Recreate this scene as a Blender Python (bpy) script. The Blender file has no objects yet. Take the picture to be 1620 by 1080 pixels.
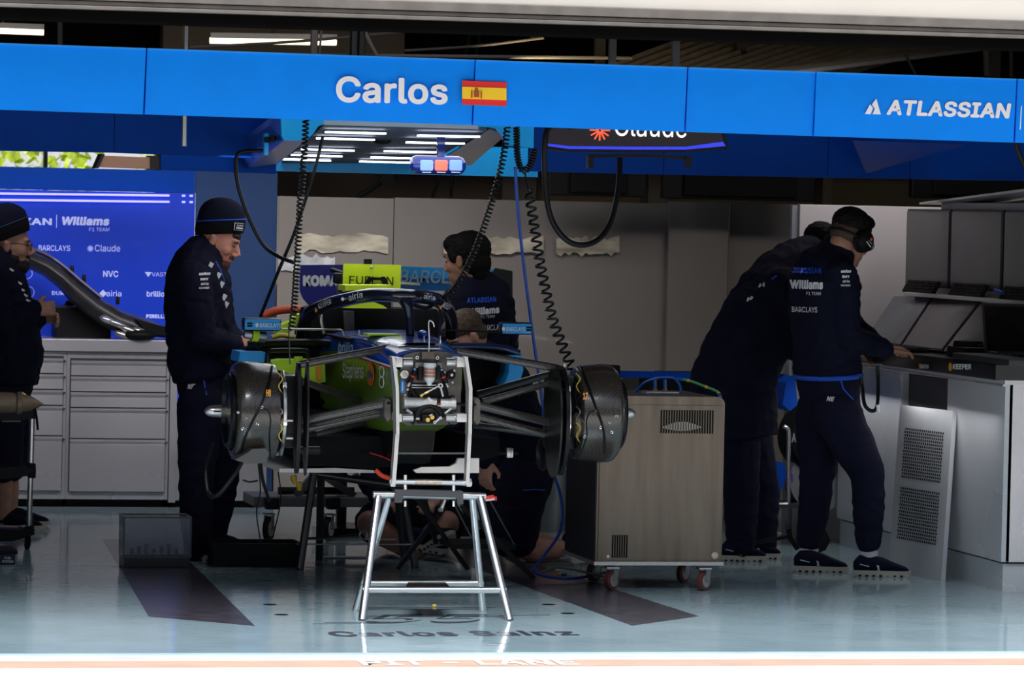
import bpy, bmesh, math, random
from mathutils import Vector, Matrix, Quaternion, noise
from mathutils.bvhtree import BVHTree
random.seed(7)
V = Vector
SC = bpy.context.scene
COL = SC.collection
# ---------------------------------------------------------------- camera
FPX = 6400.0
YAW, PIT, ROLL = math.radians(12.2), math.atan(200 / 6400), math.radians(1.2)
CP = V((-3.3, -15.25, 1.69))
cf = V((math.sin(YAW) * math.cos(PIT), math.cos(YAW) * math.cos(PIT), -math.sin(PIT)))
r0 = V((math.cos(YAW), -math.sin(YAW), 0)); u0 = r0.cross(cf)
cr = math.cos(ROLL) * r0 + math.sin(ROLL) * u0
cu = -math.sin(ROLL) * r0 + math.cos(ROLL) * u0
cam = bpy.data.objects.new('camera', bpy.data.cameras.new('camera'))
COL.objects.link(cam)
cam.matrix_world = Matrix(((cr.x, cu.x, -cf.x, CP.x), (cr.y, cu.y, -cf.y, CP.y), (cr.z, cu.z, -cf.z, CP.z), (0, 0, 0, 1)))
cam.data.sensor_width = 36.0
cam.data.lens = FPX / 1620 * 36
cam.data.clip_end = 300
cam.data.dof.use_dof = True
cam.data.dof.focus_distance = 17.6
cam.data.dof.aperture_fstop = 9.0
SC.camera = cam
# ---------------------------------------------------------------- light and exposure
SC.view_settings.view_transform = 'Standard'
SC.view_settings.look = 'None'
SC.view_settings.exposure = 0.0
SC.view_settings.gamma = 1.0
SC.view_settings.use_curve_mapping = False
SC.cycles.max_bounces = 10
SC.cycles.diffuse_bounces = 5
SC.cycles.glossy_bounces = 5
SC.cycles.caustics_reflective = False
SC.cycles.caustics_refractive = False
SC.cycles.use_denoising = True
w = bpy.data.worlds.new('sky'); SC.world = w; w.use_nodes = True
nt = w.node_tree; bg = nt.nodes['Background']
tc = nt.nodes.new('ShaderNodeTexCoord'); sx = nt.nodes.new('ShaderNodeSeparateXYZ'); rp = nt.nodes.new('ShaderNodeValToRGB')
nt.links.new(tc.outputs['Generated'], sx.inputs[0]); nt.links.new(sx.outputs['Z'], rp.inputs[0]); nt.links.new(rp.outputs[0], bg.inputs[0])
rp.color_ramp.elements[0].color = (0.92, 0.95, 1.0, 1); rp.color_ramp.elements[1].color = (0.42, 0.62, 1.0, 1)
bg.inputs[1].default_value = 0.8
def area(name, loc, rot, sx_, sy_, power, color=(1, 1, 1), spread=180):
    l = bpy.data.lights.new(name, 'AREA'); l.spread = math.radians(spread); l.shape = 'RECTANGLE'; l.size = sx_; l.size_y = sy_; l.energy = power; l.color = color
    o = bpy.data.objects.new(name, l); o.location = loc; o.rotation_euler = rot; COL.objects.link(o); return o
sl = bpy.data.lights.new('sun', 'SUN'); sl.energy = 3.0; sl.angle = math.radians(0.6); sl.color = (1.0, 0.95, 0.86)
so = bpy.data.objects.new('sun', sl); COL.objects.link(so)
so.rotation_euler = V((-0.55, 0.012, -0.8)).to_track_quat('-Z', 'Y').to_euler()
gl_ = bpy.data.lights.new('bright_haze', 'SUN'); gl_.energy = 6.0; gl_.angle = math.radians(30); gl_.color = (0.97, 0.98, 1.0)
go = bpy.data.objects.new('bright_haze', gl_); COL.objects.link(go); go.rotation_euler = V((0.18, 0.62, -0.78)).to_track_quat('-Z', 'Y').to_euler()
# light rig over the car and console LED strip; the others are added fills
area('light_rig_lamp', (-0.05, 3.6, 1.955), (0, 0, 0), 0.9, 3.0, 14, (0.92, 0.96, 1.0))
area('back_wall_fill', (-0.6, 5.2, 2.9), (math.radians(55), 0, 0), 4.0, 0.6, 22, (0.97, 0.95, 1.0), 85)  # unseen fill aimed at the cabinets and back wall
area('partition_fill', (3.2, 4.72, 2.7), (math.radians(22), 0, 0), 1.4, .3, 14, (1.0, 0.95, 0.93))  # added fill that brightens the pale partition past the console
area('duct_warm_fill', (1.3, 5.9, 2.42), (math.radians(125), 0, math.radians(-60)), 1.0, .1, 22, (1.0, .78, .45), 80)  # added warm fill for the ribbed duct, set apart from the tubes
area('console_led_lamp', (2.755, 3.75, .85), (0, math.radians(18), 0), .02, 2.5, 3.5, (.95, .97, 1.0))
# ---------------------------------------------------------------- pixel rays: a pixel becomes a point on a real plane of the place
def ray(px, py): return cf + cr * ((px - 810) / FPX) - cu * ((py - 540) / FPX)
def A(px, py, Y): d = ray(px, py); return CP + d * ((Y - CP.y) / d.y)
def AZ(px, py, Z=0.0): d = ray(px, py); return CP + d * ((Z - CP.z) / d.z)
def AX(px, py, X): d = ray(px, py); return CP + d * ((X - CP.x) / d.x)
# ---------------------------------------------------------------- materials
def lin(c): return c / 12.92 if c <= 0.04045 else ((c + 0.055) / 1.055) ** 2.4
def rgb(h):
    h = h.lstrip('#'); return tuple(lin(int(h[i:i + 2], 16) / 255) for i in (0, 2, 4))
MATS = {}
def mat(name, col, rough=0.5, metal=0.0, var=0.06, scale=6.0, bump=0.0, bscale=60.0, emit=None, estr=1.0, coat=0.0, alpha=1.0, spec=0.5, stretch=(1, 1, 1), sheen=0.0, ior=None, rvar=0.0):
    if name in MATS: return MATS[name]
    m = bpy.data.materials.new(name); m.use_nodes = True; n = m.node_tree; b = n.nodes['Principled BSDF']
    if isinstance(col, str): col = rgb(col)
    b.inputs['Base Color'].default_value = (*col, 1); b.inputs['Roughness'].default_value = rough; b.inputs['Metallic'].default_value = metal
    b.inputs['Coat Weight'].default_value = coat; b.inputs['Alpha'].default_value = alpha; b.inputs['Specular IOR Level'].default_value = spec
    b.inputs['Sheen Weight'].default_value = sheen
    t = n.nodes.new('ShaderNodeTexCoord'); mp = n.nodes.new('ShaderNodeMapping'); mp.inputs['Scale'].default_value = stretch
    n.links.new(t.outputs['Object'], mp.inputs[0])
    if var > 0 or rvar > 0:
        nz = n.nodes.new('ShaderNodeTexNoise'); nz.inputs['Scale'].default_value = scale; nz.inputs['Detail'].default_value = 4
        n.links.new(mp.outputs[0], nz.inputs['Vector'])
    if var > 0:
        r = n.nodes.new('ShaderNodeValToRGB'); r.color_ramp.elements[0].position = 0.3; r.color_ramp.elements[1].position = 0.7
        r.color_ramp.elements[0].color = (*[c * (1 - var) for c in col], 1); r.color_ramp.elements[1].color = (*[min(1, c * (1 + var)) for c in col], 1)
        n.links.new(nz.outputs[0], r.inputs[0]); n.links.new(r.outputs[0], b.inputs['Base Color'])
    if rvar > 0:
        mr = n.nodes.new('ShaderNodeMapRange'); mr.inputs[1].default_value = .3; mr.inputs[2].default_value = .7
        mr.inputs[3].default_value = max(0.02, rough - rvar); mr.inputs[4].default_value = rough + rvar
        n.links.new(nz.outputs[0], mr.inputs[0]); n.links.new(mr.outputs[0], b.inputs['Roughness'])
    if bump > 0:
        nb = n.nodes.new('ShaderNodeTexNoise'); nb.inputs['Scale'].default_value = bscale; nb.inputs['Detail'].default_value = 3
        bm_ = n.nodes.new('ShaderNodeBump'); bm_.inputs['Strength'].default_value = bump; bm_.inputs['Distance'].default_value = 0.01
        n.links.new(mp.outputs[0], nb.inputs['Vector']); n.links.new(nb.outputs[0], bm_.inputs['Height']); n.links.new(bm_.outputs[0], b.inputs['Normal'])
    if emit is not None:
        if isinstance(emit, str): emit = rgb(emit)
        b.inputs['Emission Color'].default_value = (*emit, 1); b.inputs['Emission Strength'].default_value = estr
    MATS[name] = m; return m
def carbon(name='carbon_fibre', c1=(0.012, 0.012, 0.013), c2=(0.045, 0.04, 0.036), rough=0.28, scale=260):
    if name in MATS: return MATS[name]
    m = bpy.data.materials.new(name); m.use_nodes = True; n = m.node_tree; b = n.nodes['Principled BSDF']
    t = n.nodes.new('ShaderNodeTexCoord'); mp = n.nodes.new('ShaderNodeMapping'); mp.inputs['Rotation'].default_value = (0.7, 0.5, 0.785)
    ck = n.nodes.new('ShaderNodeTexChecker'); ck.inputs['Scale'].default_value = scale; ck.inputs[1].default_value = (*c1, 1); ck.inputs[2].default_value = (*c2, 1)
    n.links.new(t.outputs['Object'], mp.inputs[0]); n.links.new(mp.outputs[0], ck.inputs[0]); n.links.new(ck.outputs[0], b.inputs['Base Color'])
    b.inputs['Roughness'].default_value = rough; b.inputs['Coat Weight'].default_value = 0.5; b.inputs['Coat Roughness'].default_value = 0.12
    MATS[name] = m; return m
# ---------------------------------------------------------------- mesh helpers
def frame_of(d):
    d = d.normalized(); a = V((0, 0, 1)) if abs(d.z) < 0.9 else V((1, 0, 0))
    s = d.cross(a).normalized(); return s, s.cross(d).normalized()
class MB:
    def __init__(s): s.b = bmesh.new()
    def box(s, c, size, rot=None, bev=0.0, seg=2):
        c = V(c); r = rot.to_matrix() if isinstance(rot, Quaternion) else (rot or Matrix.Identity(3))
        g = bmesh.ops.create_cube(s.b, size=1.0)['verts']
        for v in g: v.co = V((v.co.x * size[0], v.co.y * size[1], v.co.z * size[2]))
        if bev > 0:
            es = list({e for v in g for e in v.link_edges})
            out = bmesh.ops.bevel(s.b, geom=es, offset=min(bev, min(size) * .45), segments=seg, affect='EDGES', profile=0.6)
            g = list({v for f in out['faces'] for v in f.verts} | {v for v in g if v.is_valid})
            seen = set(g); st = list(g)
            while st:
                v = st.pop()
                for e in v.link_edges:
                    o = e.other_vert(v)
                    if o not in seen: seen.add(o); st.append(o)
            g = list(seen)
        for v in g: v.co = r @ v.co + c
        return s
    def boxa(s, lo, hi, bev=0.0):
        lo, hi = V(lo), V(hi); return s.box((lo + hi) / 2, [abs(hi[i] - lo[i]) for i in range(3)], bev=bev)
    def beam(s, p, q, w, h, up=(0, 0, 1), bev=0.0):
        p, q = V(p), V(q); d = (q - p); L = d.length; d.normalize(); up = V(up)
        sd = up.cross(d)
        if sd.length < 1e-4: sd = V((1, 0, 0)).cross(d)
        sd.normalize(); u = d.cross(sd)
        r = Matrix((d, sd, u)).transposed(); return s.box((p + q) / 2, (L, w, h), r, bev)
    def rings(s, rs, caps=True, closed=False):
        vs = [[s.b.verts.new(p) for p in r] for r in rs]; n = len(vs[0]); k = len(vs)
        for i in range(k if closed else k - 1):
            a, b = vs[i], vs[(i + 1) % k]
            for j in range(n):
                try: s.b.faces.new((a[j], a[(j + 1) % n], b[(j + 1) % n], b[j]))
                except ValueError: pass
        if caps and not closed:
            s.b.faces.new(vs[0][::-1]); s.b.faces.new(vs[-1])
        return s
    def tube(s, pts, r, n=10, caps=True, flat=None, up=None):
        pts = [V(p) for p in pts]; k = len(pts); rs = r if isinstance(r, (list, tuple)) else [r] * k
        t = (pts[1] - pts[0]).normalized(); a, b = frame_of(t)
        if up is not None:
            a = t.cross(V(up)).normalized(); b = a.cross(t).normalized()
        out = []
        for i, p in enumerate(pts):
            t2 = (pts[min(i + 1, k - 1)] - pts[max(i - 1, 0)])
            t2 = t2.normalized() if t2.length > 1e-9 else t
            q = t.rotation_difference(t2); a = q @ a; b = q @ b; t = t2
            f = flat if flat else 1.0
            out.append([p + (a * math.cos(2 * math.pi * j / n) + b * math.sin(2 * math.pi * j / n) * f) * rs[i] for j in range(n)])
        return s.rings(out, caps)
    def cyl(s, p, q, r, r2=None, n=20): return s.tube([p, q], [r, r if r2 is None else r2], n)
    def lathe(s, c, ax, prof, n=32, caps=False):   # prof: (radius, distance along axis)
        c = V(c); ax = V(ax).normalized(); a, b = frame_of(ax)
        rs = [[c + ax * h + (a * math.cos(2 * math.pi * j / n) + b * math.sin(2 * math.pi * j / n)) * max(r, 1e-4) for j in range(n)] for r, h in prof]
        return s.rings(rs, caps)
    def ell(s, c, r, f=(1, 0, 0), u=(0, 0, 1), n=20, m=12):
        kk = getattr(s, 'K', 1.0); r = [q * kk for q in r]
        c = V(c); f = V(f).normalized(); sd = V(u).cross(f).normalized(); u = f.cross(sd)
        rs = []
        for i in range(m + 1):
            th = math.pi * (i + 0.02) / (m + 0.04); z = -math.cos(th); q = math.sin(th)
            rs.append([c + f * (r[0] * q * math.cos(2 * math.pi * j / n)) + sd * (r[1] * q * math.sin(2 * math.pi * j / n)) + u * (r[2] * z) for j in range(n)])
        return s.rings(rs)
    def prism(s, poly, off):                        # poly: planar loop, off: extrusion vector
        off = V(off); return s.rings([[V(p) for p in poly], [V(p) + off for p in poly]])
    def quad(s, *p): s.b.faces.new([s.b.verts.new(V(q)) for q in p]); return s
    def build(s, name, m, parent=None, smooth=True, ang=35, mods=None):
        bmesh.ops.recalc_face_normals(s.b, faces=s.b.faces)
        me = bpy.data.meshes.new(name); s.b.to_mesh(me); s.b.free()
        return link_mesh(name, me, m, parent, smooth, ang)
def wmat(o):
    M = o.matrix_basis.copy()
    while o.parent: o = o.parent; M = o.matrix_basis @ M
    return M
def link_mesh(name, me, m, parent=None, smooth=True, ang=35):
    o = bpy.data.objects.new(name, me)
    if parent is not None:
        me.transform(wmat(parent).inverted()); o.parent = parent
    else:                                            # origin at the base of the thing
        if len(me.vertices):
            c = sum((v.co for v in me.vertices), V()) / len(me.vertices); zb = min(v.co.z for v in me.vertices); c.z = zb
            me.transform(Matrix.Translation(-c)); o.location = c
    if m: me.materials.append(m)
    if smooth:
        me.shade_smooth()
        try: me.set_sharp_from_angle(angle=math.radians(ang))
        except Exception: pass
    COL.objects.link(o); return o
def tag(o, label, cat, group=None):
    o['label'] = label; o['category'] = cat
    if group: o['group'] = group
    return o
def thing(name, label, cat, loc=(0, 0, 0), rotz=0.0, group=None):
    o = bpy.data.objects.new(name, None); o.location = loc; o.rotation_euler = (0, 0, rotz); o.empty_display_size = 0.1
    COL.objects.link(o); return tag(o, label, cat, group)
def struct(o): o['kind'] = 'structure'; return o
def copy_tree(o, parent=None):
    c = o.copy(); COL.objects.link(c); c.parent = parent
    for ch in [x for x in COL.objects if x.parent == o]: copy_tree(ch, c)
    return c
FONT = None
try:                                                  # the interface font that comes with Blender, if it is there
    import os
    for kind in ('LOCAL', 'SYSTEM'):
        fp = os.path.join(bpy.utils.resource_path(kind), 'datafiles', 'fonts', 'Inter.woff2')
        if FONT is None and os.path.exists(fp): FONT = bpy.data.fonts.load(fp)
except Exception: FONT = None
def text_mesh(s, bold=0.0, shear=0.0, spacing=1.0):
    cu_ = bpy.data.curves.new('t', 'FONT'); cu_.body = s; cu_.size = 1.0; cu_.shear = shear; cu_.space_character = spacing + bold * 1.3
    cu_.resolution_u = 4; cu_.extrude = 0.0
    if FONT: cu_.font = FONT
    o = bpy.data.objects.new('t', cu_); COL.objects.link(o); bpy.context.view_layer.update()
    me = bpy.data.meshes.new_from_object(o.evaluated_get(bpy.context.evaluated_depsgraph_get())); bpy.data.objects.remove(o)
    xs = [v.co.x for v in me.vertices]; ys = [v.co.y for v in me.vertices]
    return me, min(xs), max(xs), min(ys), max(ys)
def text(s, p0, p1, h, m, parent, bold=0.0, shear=0.0, up=(0, 0, 1), name='lettering', onto=None, lift=0.002, spacing=1.0, reach=0.3):
    """Flat printed letters whose box runs from p0 (lower left) to p1 (lower right) and is h tall; onto: BVH whose surface carries them.
    Heavier letters are the same outline laid down again a hair to each side."""
    me, x0, x1, y0, y1 = text_mesh(s, bold, shear, spacing)
    p0, p1 = V(p0), V(p1); X = p1 - p0; up = V(up); xn = X.normalized(); nrm = xn.cross(up).normalized()
    U = nrm.cross(xn) * h
    b = bmesh.new(); b.from_mesh(me)
    if onto: bmesh.ops.subdivide_edges(b, edges=[e for e in b.edges if e.calc_length() > .25], cuts=2)
    base = list(b.faces)
    if bold > 0:
        for k in range(8):
            g = bmesh.ops.duplicate(b, geom=base)['geom']
            dx, dy = bold * math.cos(k * math.pi / 4), bold * math.sin(k * math.pi / 4)
            for v in g:
                if isinstance(v, bmesh.types.BMVert): v.co.x += dx; v.co.y += dy; v.co.z = (k + 1) * 1e-5
    x0 -= bold; x1 += bold; y0 -= bold; y1 += bold
    for v in b.verts:
        dz = v.co.z; p = p0 + X * ((v.co.x - x0) / (x1 - x0)) + U * ((v.co.y - y0) / (y1 - y0))
        if onto:
            hit = onto.ray_cast(p + nrm * reach, -nrm)[0]
            p = (hit if hit else p) + nrm * (lift + dz)
        else: p = p + nrm * (lift + dz)
        v.co = p
    b.to_mesh(me); b.free()
    return link_mesh(name, me, m, parent, smooth=False)
def coil(p_list, R, r, turns, n=5, seg=12):
    """points of a helix wound about a polyline"""
    pts = smooth_path(p_list, 60); L = [0]
    for i in range(1, len(pts)): L.append(L[-1] + (pts[i] - pts[i - 1]).length)
    N = int(turns * seg); out = []; t = (pts[1] - pts[0]).normalized(); a, b = frame_of(t)
    j = 0
    for i in range(N + 1):
        s = L[-1] * i / N
        while j < len(pts) - 2 and L[j + 1] < s: j += 1
        f = (s - L[j]) / max(1e-9, L[j + 1] - L[j]); p = pts[j].lerp(pts[j + 1], f)
        t2 = (pts[j + 1] - pts[j]).normalized(); q = t.rotation_difference(t2); a = q @ a; b = q @ b; t = t2
        an = 2 * math.pi * i / seg; out.append(p + (a * math.cos(an) + b * math.sin(an)) * R)
    return out
def smooth_path(P, n=24):
    P = [V(p) for p in P]
    if len(P) < 3: return [P[0].lerp(P[-1], i / n) for i in range(n + 1)]
    out = []; k = len(P) - 1; per = max(2, n // k)
    for i in range(k):
        a = P[i - 1] if i > 0 else P[0] * 2 - P[1]; b = P[i]; c = P[i + 1]; d = P[i + 2] if i + 2 <= k else P[k] * 2 - P[k - 1]
        for j in range(per):
            t = j / per
            out.append(0.5 * ((2 * b) + (c - a) * t + (2 * a - 5 * b + 4 * c - d) * t * t + (3 * b - a - 3 * c + d) * t ** 3))
    out.append(P[-1]); return out
def bvh_of(o):
    b = bmesh.new(); b.from_mesh(o.data); b.transform(wmat(o)); t = BVHTree.FromBMesh(b); b.free(); return t
def PH(px, py, t):
    """where the line of sight through a pixel meets a surface, and its normal"""
    d = ray(px, py).normalized(); h = t.ray_cast(CP, d); return h[0], h[1]
# common materials
M_alu = mat('brushed_aluminium', (0.72, 0.72, 0.72), 0.28, 1.0, 0.05, 30, stretch=(1, 1, 8))
M_plate = mat('milled_aluminium_plate', (0.62, 0.6, 0.58), 0.42, 0.75, 0.05, 20)
M_blackp = mat('black_plastic', (0.007, 0.007, 0.008), 0.45, spec=.18)
M_rubber = mat('black_rubber', (0.007, 0.007, 0.007), 0.6, spec=.15)
M_white = mat('white_print', (0.85, 0.85, 0.87), 0.5, var=0)
M_blue = mat('team_bright_blue', (0.0, 0.25, 0.95), 0.35, var=0.03, spec=.2)
M_dblue = mat('team_deep_blue', (0.001, 0.07, 0.48), 0.5, var=0.04, spec=.1)
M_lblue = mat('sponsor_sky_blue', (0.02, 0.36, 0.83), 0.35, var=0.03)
M_lime = mat('lime_plastic', (0.55, 0.85, 0.02), 0.45, var=0.04)
M_carb = carbon()
M_orange = mat('orange_print', (0.95, 0.35, 0.02), 0.5, var=0)
# ================================================================= the setting
def floor_mat():
    m = bpy.data.materials.new('grey_epoxy_floor'); m.use_nodes = True; n = m.node_tree; b = n.nodes['Principled BSDF']
    t = n.nodes.new('ShaderNodeTexCoord'); nz = n.nodes.new('ShaderNodeTexNoise'); nz.inputs['Scale'].default_value = 2.2; nz.inputs['Detail'].default_value = 8
    r = n.nodes.new('ShaderNodeValToRGB'); r.color_ramp.elements[0].position = .3; r.color_ramp.elements[1].position = .72
    r.color_ramp.elements[0].color = (0.31, 0.43, 0.475, 1); r.color_ramp.elements[1].color = (0.41, 0.545, 0.59, 1)
    n.links.new(t.outputs['Object'], nz.inputs[0]); n.links.new(nz.outputs[0], r.inputs[0]); n.links.new(r.outputs[0], b.inputs['Base Color'])
    b.inputs['Specular IOR Level'].default_value = 0.42
    mp = n.nodes.new('ShaderNodeMapping'); mp.inputs['Scale'].default_value = (3, 22, 1); n3 = n.nodes.new('ShaderNodeTexNoise'); n3.inputs['Scale'].default_value = 3; n3.inputs['Detail'].default_value = 6
    mr = n.nodes.new('ShaderNodeMapRange'); mr.inputs[1].default_value = .35; mr.inputs[2].default_value = .7; mr.inputs[3].default_value = .06; mr.inputs[4].default_value = .14
    n.links.new(t.outputs['Object'], mp.inputs[0]); n.links.new(mp.outputs[0], n3.inputs[0]); n.links.new(n3.outputs[0], mr.inputs[0]); n.links.new(mr.outputs[0], b.inputs['Roughness'])
    n2 = n.nodes.new('ShaderNodeTexNoise'); n2.inputs['Scale'].default_value = 9; bp = n.nodes.new('ShaderNodeBump'); bp.inputs['Strength'].default_value = .05; bp.inputs['Distance'].default_value = .02
    n.links.new(t.outputs['Object'], n2.inputs[0]); n.links.new(n2.outputs[0], bp.inputs['Height']); n.links.new(bp.outputs[0], b.inputs['Normal'])
    return m
struct(MB().boxa((-6, 0, -0.2), (7, 12.2, 0)).build('floor', floor_mat(), smooth=False))
struct(MB().boxa((-30, -14, -0.3), (30, -0.0, -0.008)).build('pit_lane_ground', mat('sunlit_concrete', (0.62, 0.6, 0.57), 0.8, bump=0.3), smooth=False))
# unseen dark grandstand and pit wall across the lane, added to cut low sky light
struct(MB().boxa((-45, -24, -.3), (45, -21, 7.5)).boxa((-45, -21, -.3), (45, -20.6, 1.3)).build('wall_grandstand_unseen', mat('grandstand_grey', (.07, .075, .085), .8), smooth=False))
# the peach line along the threshold and its faded white letters
pl = struct(MB().boxa((-30, -0.42, -0.01), (30, -0.22, -0.004)).build('ground_line', mat('peach_paint', (0.42, 0.29, 0.22), 0.7), smooth=False))
text('PIT - LANE', (-0.63, -0.40, -0.003), (0.2, -0.40, -0.003), 0.16, mat('worn_white_paint', (0.9, 0.9, 0.9), .7), pl, bold=0.02, up=(0, 1, 0), lift=0.001, name='lettering')
cream = mat('cream_paint', (0.47, 0.43, 0.375), 0.45, var=0.03, scale=3)
concrete = mat('dark_concrete', (0.10, 0.085, 0.065), 0.85, var=.2, scale=2)
struct(MB().boxa((-6.2, 0, 0), (-6, 12.2, 3.6)).build('wall_left', concrete, smooth=False))
struct(MB().boxa((7, 0, 0), (7.2, 12.2, 3.6)).build('wall_right', concrete, smooth=False))
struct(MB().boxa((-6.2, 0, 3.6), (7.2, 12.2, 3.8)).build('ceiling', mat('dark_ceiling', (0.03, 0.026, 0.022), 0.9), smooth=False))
# back wall of the building: brown, with an opening high on the left where the trees outside show
mb = MB(); Yb = 11.0
gl = A(-60, 240, Yb).x; gr_ = A(250, 240, Yb).x; zt = A(80, 236, Yb).z; zb = 1.2
mb.boxa((-6, Yb, 0), (gl, Yb + .2, 3.6)); mb.boxa((gr_, Yb, 0), (7, Yb + .2, 3.6)); mb.boxa((gl, Yb, zt), (gr_, Yb + .2, 3.6)); mb.boxa((gl, Yb, 0), (gr_, Yb + .2, zb))
struct(mb.build('wall_back', mat('brown_beige_wall', (0.30, 0.215, 0.12), 0.8, var=.08, scale=1.2), smooth=False))
wf = MB()
for x in (gl, A(72, 255, Yb).x, gr_): wf.boxa((x - .012, Yb - .02, zb), (x + .012, Yb + .05, zt))
struct(MB().boxa((A(640, 60, 9.6).x, 9.6, 2.13), (7, 9.8, 3.6)).boxa((-6, 9.6, 2.4), (A(640, 60, 9.6).x, 9.8, 3.6)).build('ceiling_dark_block', mat('roof_dark', (.008, .006, .005), .95, spec=0), smooth=False))  # added black block that stands in for the dark under the roof
struct(wf.build('window_1', mat('dark_frame', (0.03, 0.03, 0.03), .5), smooth=False))
# front facade and the raised sectional door over the opening
g0 = A(0, 0, 0.0); zg = 2.425
fac = MB().boxa((-6.2, -0.05, zg + .1), (7.2, 0.0, 5.2)); fac.boxa((-9, -0.05, -0.01), (-4.2, 0.1, 5.2)); fac.boxa((5.2, -0.05, -0.01), (9, 0.1, 5.2))
struct(fac.build('wall_front', cream, smooth=False))
door = MB().boxa((-4.2, -0.16, zg + .065), (5.2, -0.05, 4.2), bev=.004)
dr = struct(door.build('door_1', cream, smooth=False))
r_ = MB().boxa((-4.2, -0.19, zg + .03), (5.2, -0.05, zg + .065), bev=.003).boxa((-4.2, -0.175, zg + .012), (5.2, -0.05, zg + .028), bev=.004).boxa((-4.2, -0.185, zg - .004), (5.2, -0.05, zg + .01), bev=.003)
r_.build('door_rail', mat('weathered_door_rail', (0.12, 0.105, 0.092), 0.5, .3, var=.2, scale=10), dr, smooth=False)
s_ = MB().boxa((-4.2, -0.14, zg - .05), (5.2, -0.06, zg - .004)); s_.build('rubber_seal', mat('black_seal', (.004, .004, .004), .9, spec=0), dr, smooth=False)
for a_, b_ in ((532, 545), (580, 592)): MB().beam(A(a_, 5, -.17), A(b_, 5.6, -.17), .001, .006).build('label_print', M_blackp, dr, smooth=False)
MB().quad(A(527, 11, -.165), A(597, 14, -.165), A(597, 3, -.165), A(527, 0, -.165)).build('label_plate', M_white, dr, smooth=False)
# blue overhead banner, six panels hung side by side
bn = thing('overhead_banner', 'long bright blue overhead fascia banner with a driver name, across the garage mouth', 'banner', (0, .4, 2.03))
xs = [-260, 231, 751, 1087, 1290, 1608, 1800]
def by(x, top):
    return (70.0 + (x) * 57 / 1620) if top else (173.0 + (x) * 52.5 / 1620)
for i in range(6):
    a, b = xs[i], xs[i + 1]; yy = .40 + (0.012 if i % 2 else 0)
    p = [A(a - 2, by(a, 0), yy), A(b - 5, by(b, 0), yy), A(b, by(b, 1), yy), A(a + 2, by(a, 1), yy)]
    MB().prism(p, (0, .05, 0)).build('fascia_panel', M_blue, bn, smooth=False)
    MB().beam(p[3] + V((0, .02, 0.002)), p[2] + V((0, .02, .002)), .05, .006).build('top_trim', mat('blue_trim', (0.03, .3, .8), .3), bn, smooth=False)
def tx(s, x0, y0, x1, y1, h, Y, m, par, **k):      # letters given by the ends of their base line and their height in pixels
    p0, p1 = A(x0, y0, Y), A(x1, y1, Y); hh = (A(x0, y0 - h, Y) - p0).length
    return text(s, p0, p1, hh, m, par, **k)
tx('Carlos', 531, 162, 708, 166, 42, .398, M_white, bn, bold=.025)
fl = MB().prism([A(731, 165.5, .398), A(801, 168, .398), A(801, 130, .398), A(731, 127.5, .398)], (0, -.004, 0)).build('flag', mat('flag_red', (0.75, 0.015, 0.012), .5, var=0), bn, smooth=False)
MB().prism([A(731, 156, .394), A(801, 158.5, .394), A(801, 139.5, .394), A(731, 137, .394)], (0, -.003, 0)).build('flag_band', mat('flag_yellow', (0.95, 0.6, 0.01), .5, var=0), fl, smooth=False)
cm = MB().box(A(754, 148.5, .388), (.02, .003, .026), bev=.004); cm.box(A(746.5, 149, .388), (.004, .003, .03)); cm.box(A(761.5, 149.5, .388), (.004, .003, .03)); cm.box(A(754, 141, .388), (.012, .003, .008), bev=.002)
cm.build('flag_crest', mat('crest_red', (0.35, 0.06, 0.02), .6, var=.3, scale=300), fl, smooth=False)
tx('ATLASSIAN', 1402, 182, 1599, 188, 25, .397, M_white, bn, bold=.035, shear=.12)
MB().prism([A(1368, 180, .397), A(1377, 180.5, .397), A(1381, 171, .397), A(1376, 165, .397)], (0, -.004, 0)).build('logo_mark', M_white, bn, smooth=False)
MB().prism([A(1380, 180.5, .397), A(1393, 181, .397), A(1386, 156, .397), A(1379, 165, .397), A(1384, 172, .397)], (0, -.004, 0)).build('logo_mark', M_white, bn, smooth=False)
MB().prism([A(1613, 205, .395), A(1614.3, 205, .395), A(1616.3, 168, .395), A(1615, 168, .395)], (0, -.004, 0)).build('divider_line', M_white, bn, smooth=False)
# inner deep blue fascia behind the banner, and the lower run to its left
f2 = thing('inner_fascia', 'deep blue fascia band hanging behind the bright banner', 'fascia', (0, 5, 1.93))
for (a, b, ya, yb) in ((-200, 181, 235, 241.5), (181, 440, 241.5, 252), (838, 1050, 271, 276), (1050, 1310, 276, 281), (1310, 1440, 281, 283), (1440, 1800, 283, 289)):
    q = [A(a, ya, 4.6), A(b - 1, yb, 4.6)]
    MB().prism([q[0], q[1], V((q[1].x, 4.6, 2.3)), V((q[0].x, 4.6, 2.3))], (0, .05, 0)).build('fascia_panel', M_dblue, f2, smooth=False)
MB().prism([A(255, 244, 5.5), A(437, 250, 5.5), A(437, 275, 5.5), A(255, 268, 5.5)], (0, .05, 0)).build('lower_panel', M_dblue, f2, smooth=False)
MB().prism([A(1350, 222, 3.6), A(1530, 228, 3.4), A(1372, 274, 4.5)], (0, .02, 0)).build('corner_gusset', M_dblue, f2, smooth=False)
tag(MB().tube([V((A(292, 184, 2.0).x, 2.0, 3.6)), A(291, 231, 2.0)], .0125).build('hanging_tube', M_alu), 'short grey metal tube hanging below the banner on the left', 'tube')
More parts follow.
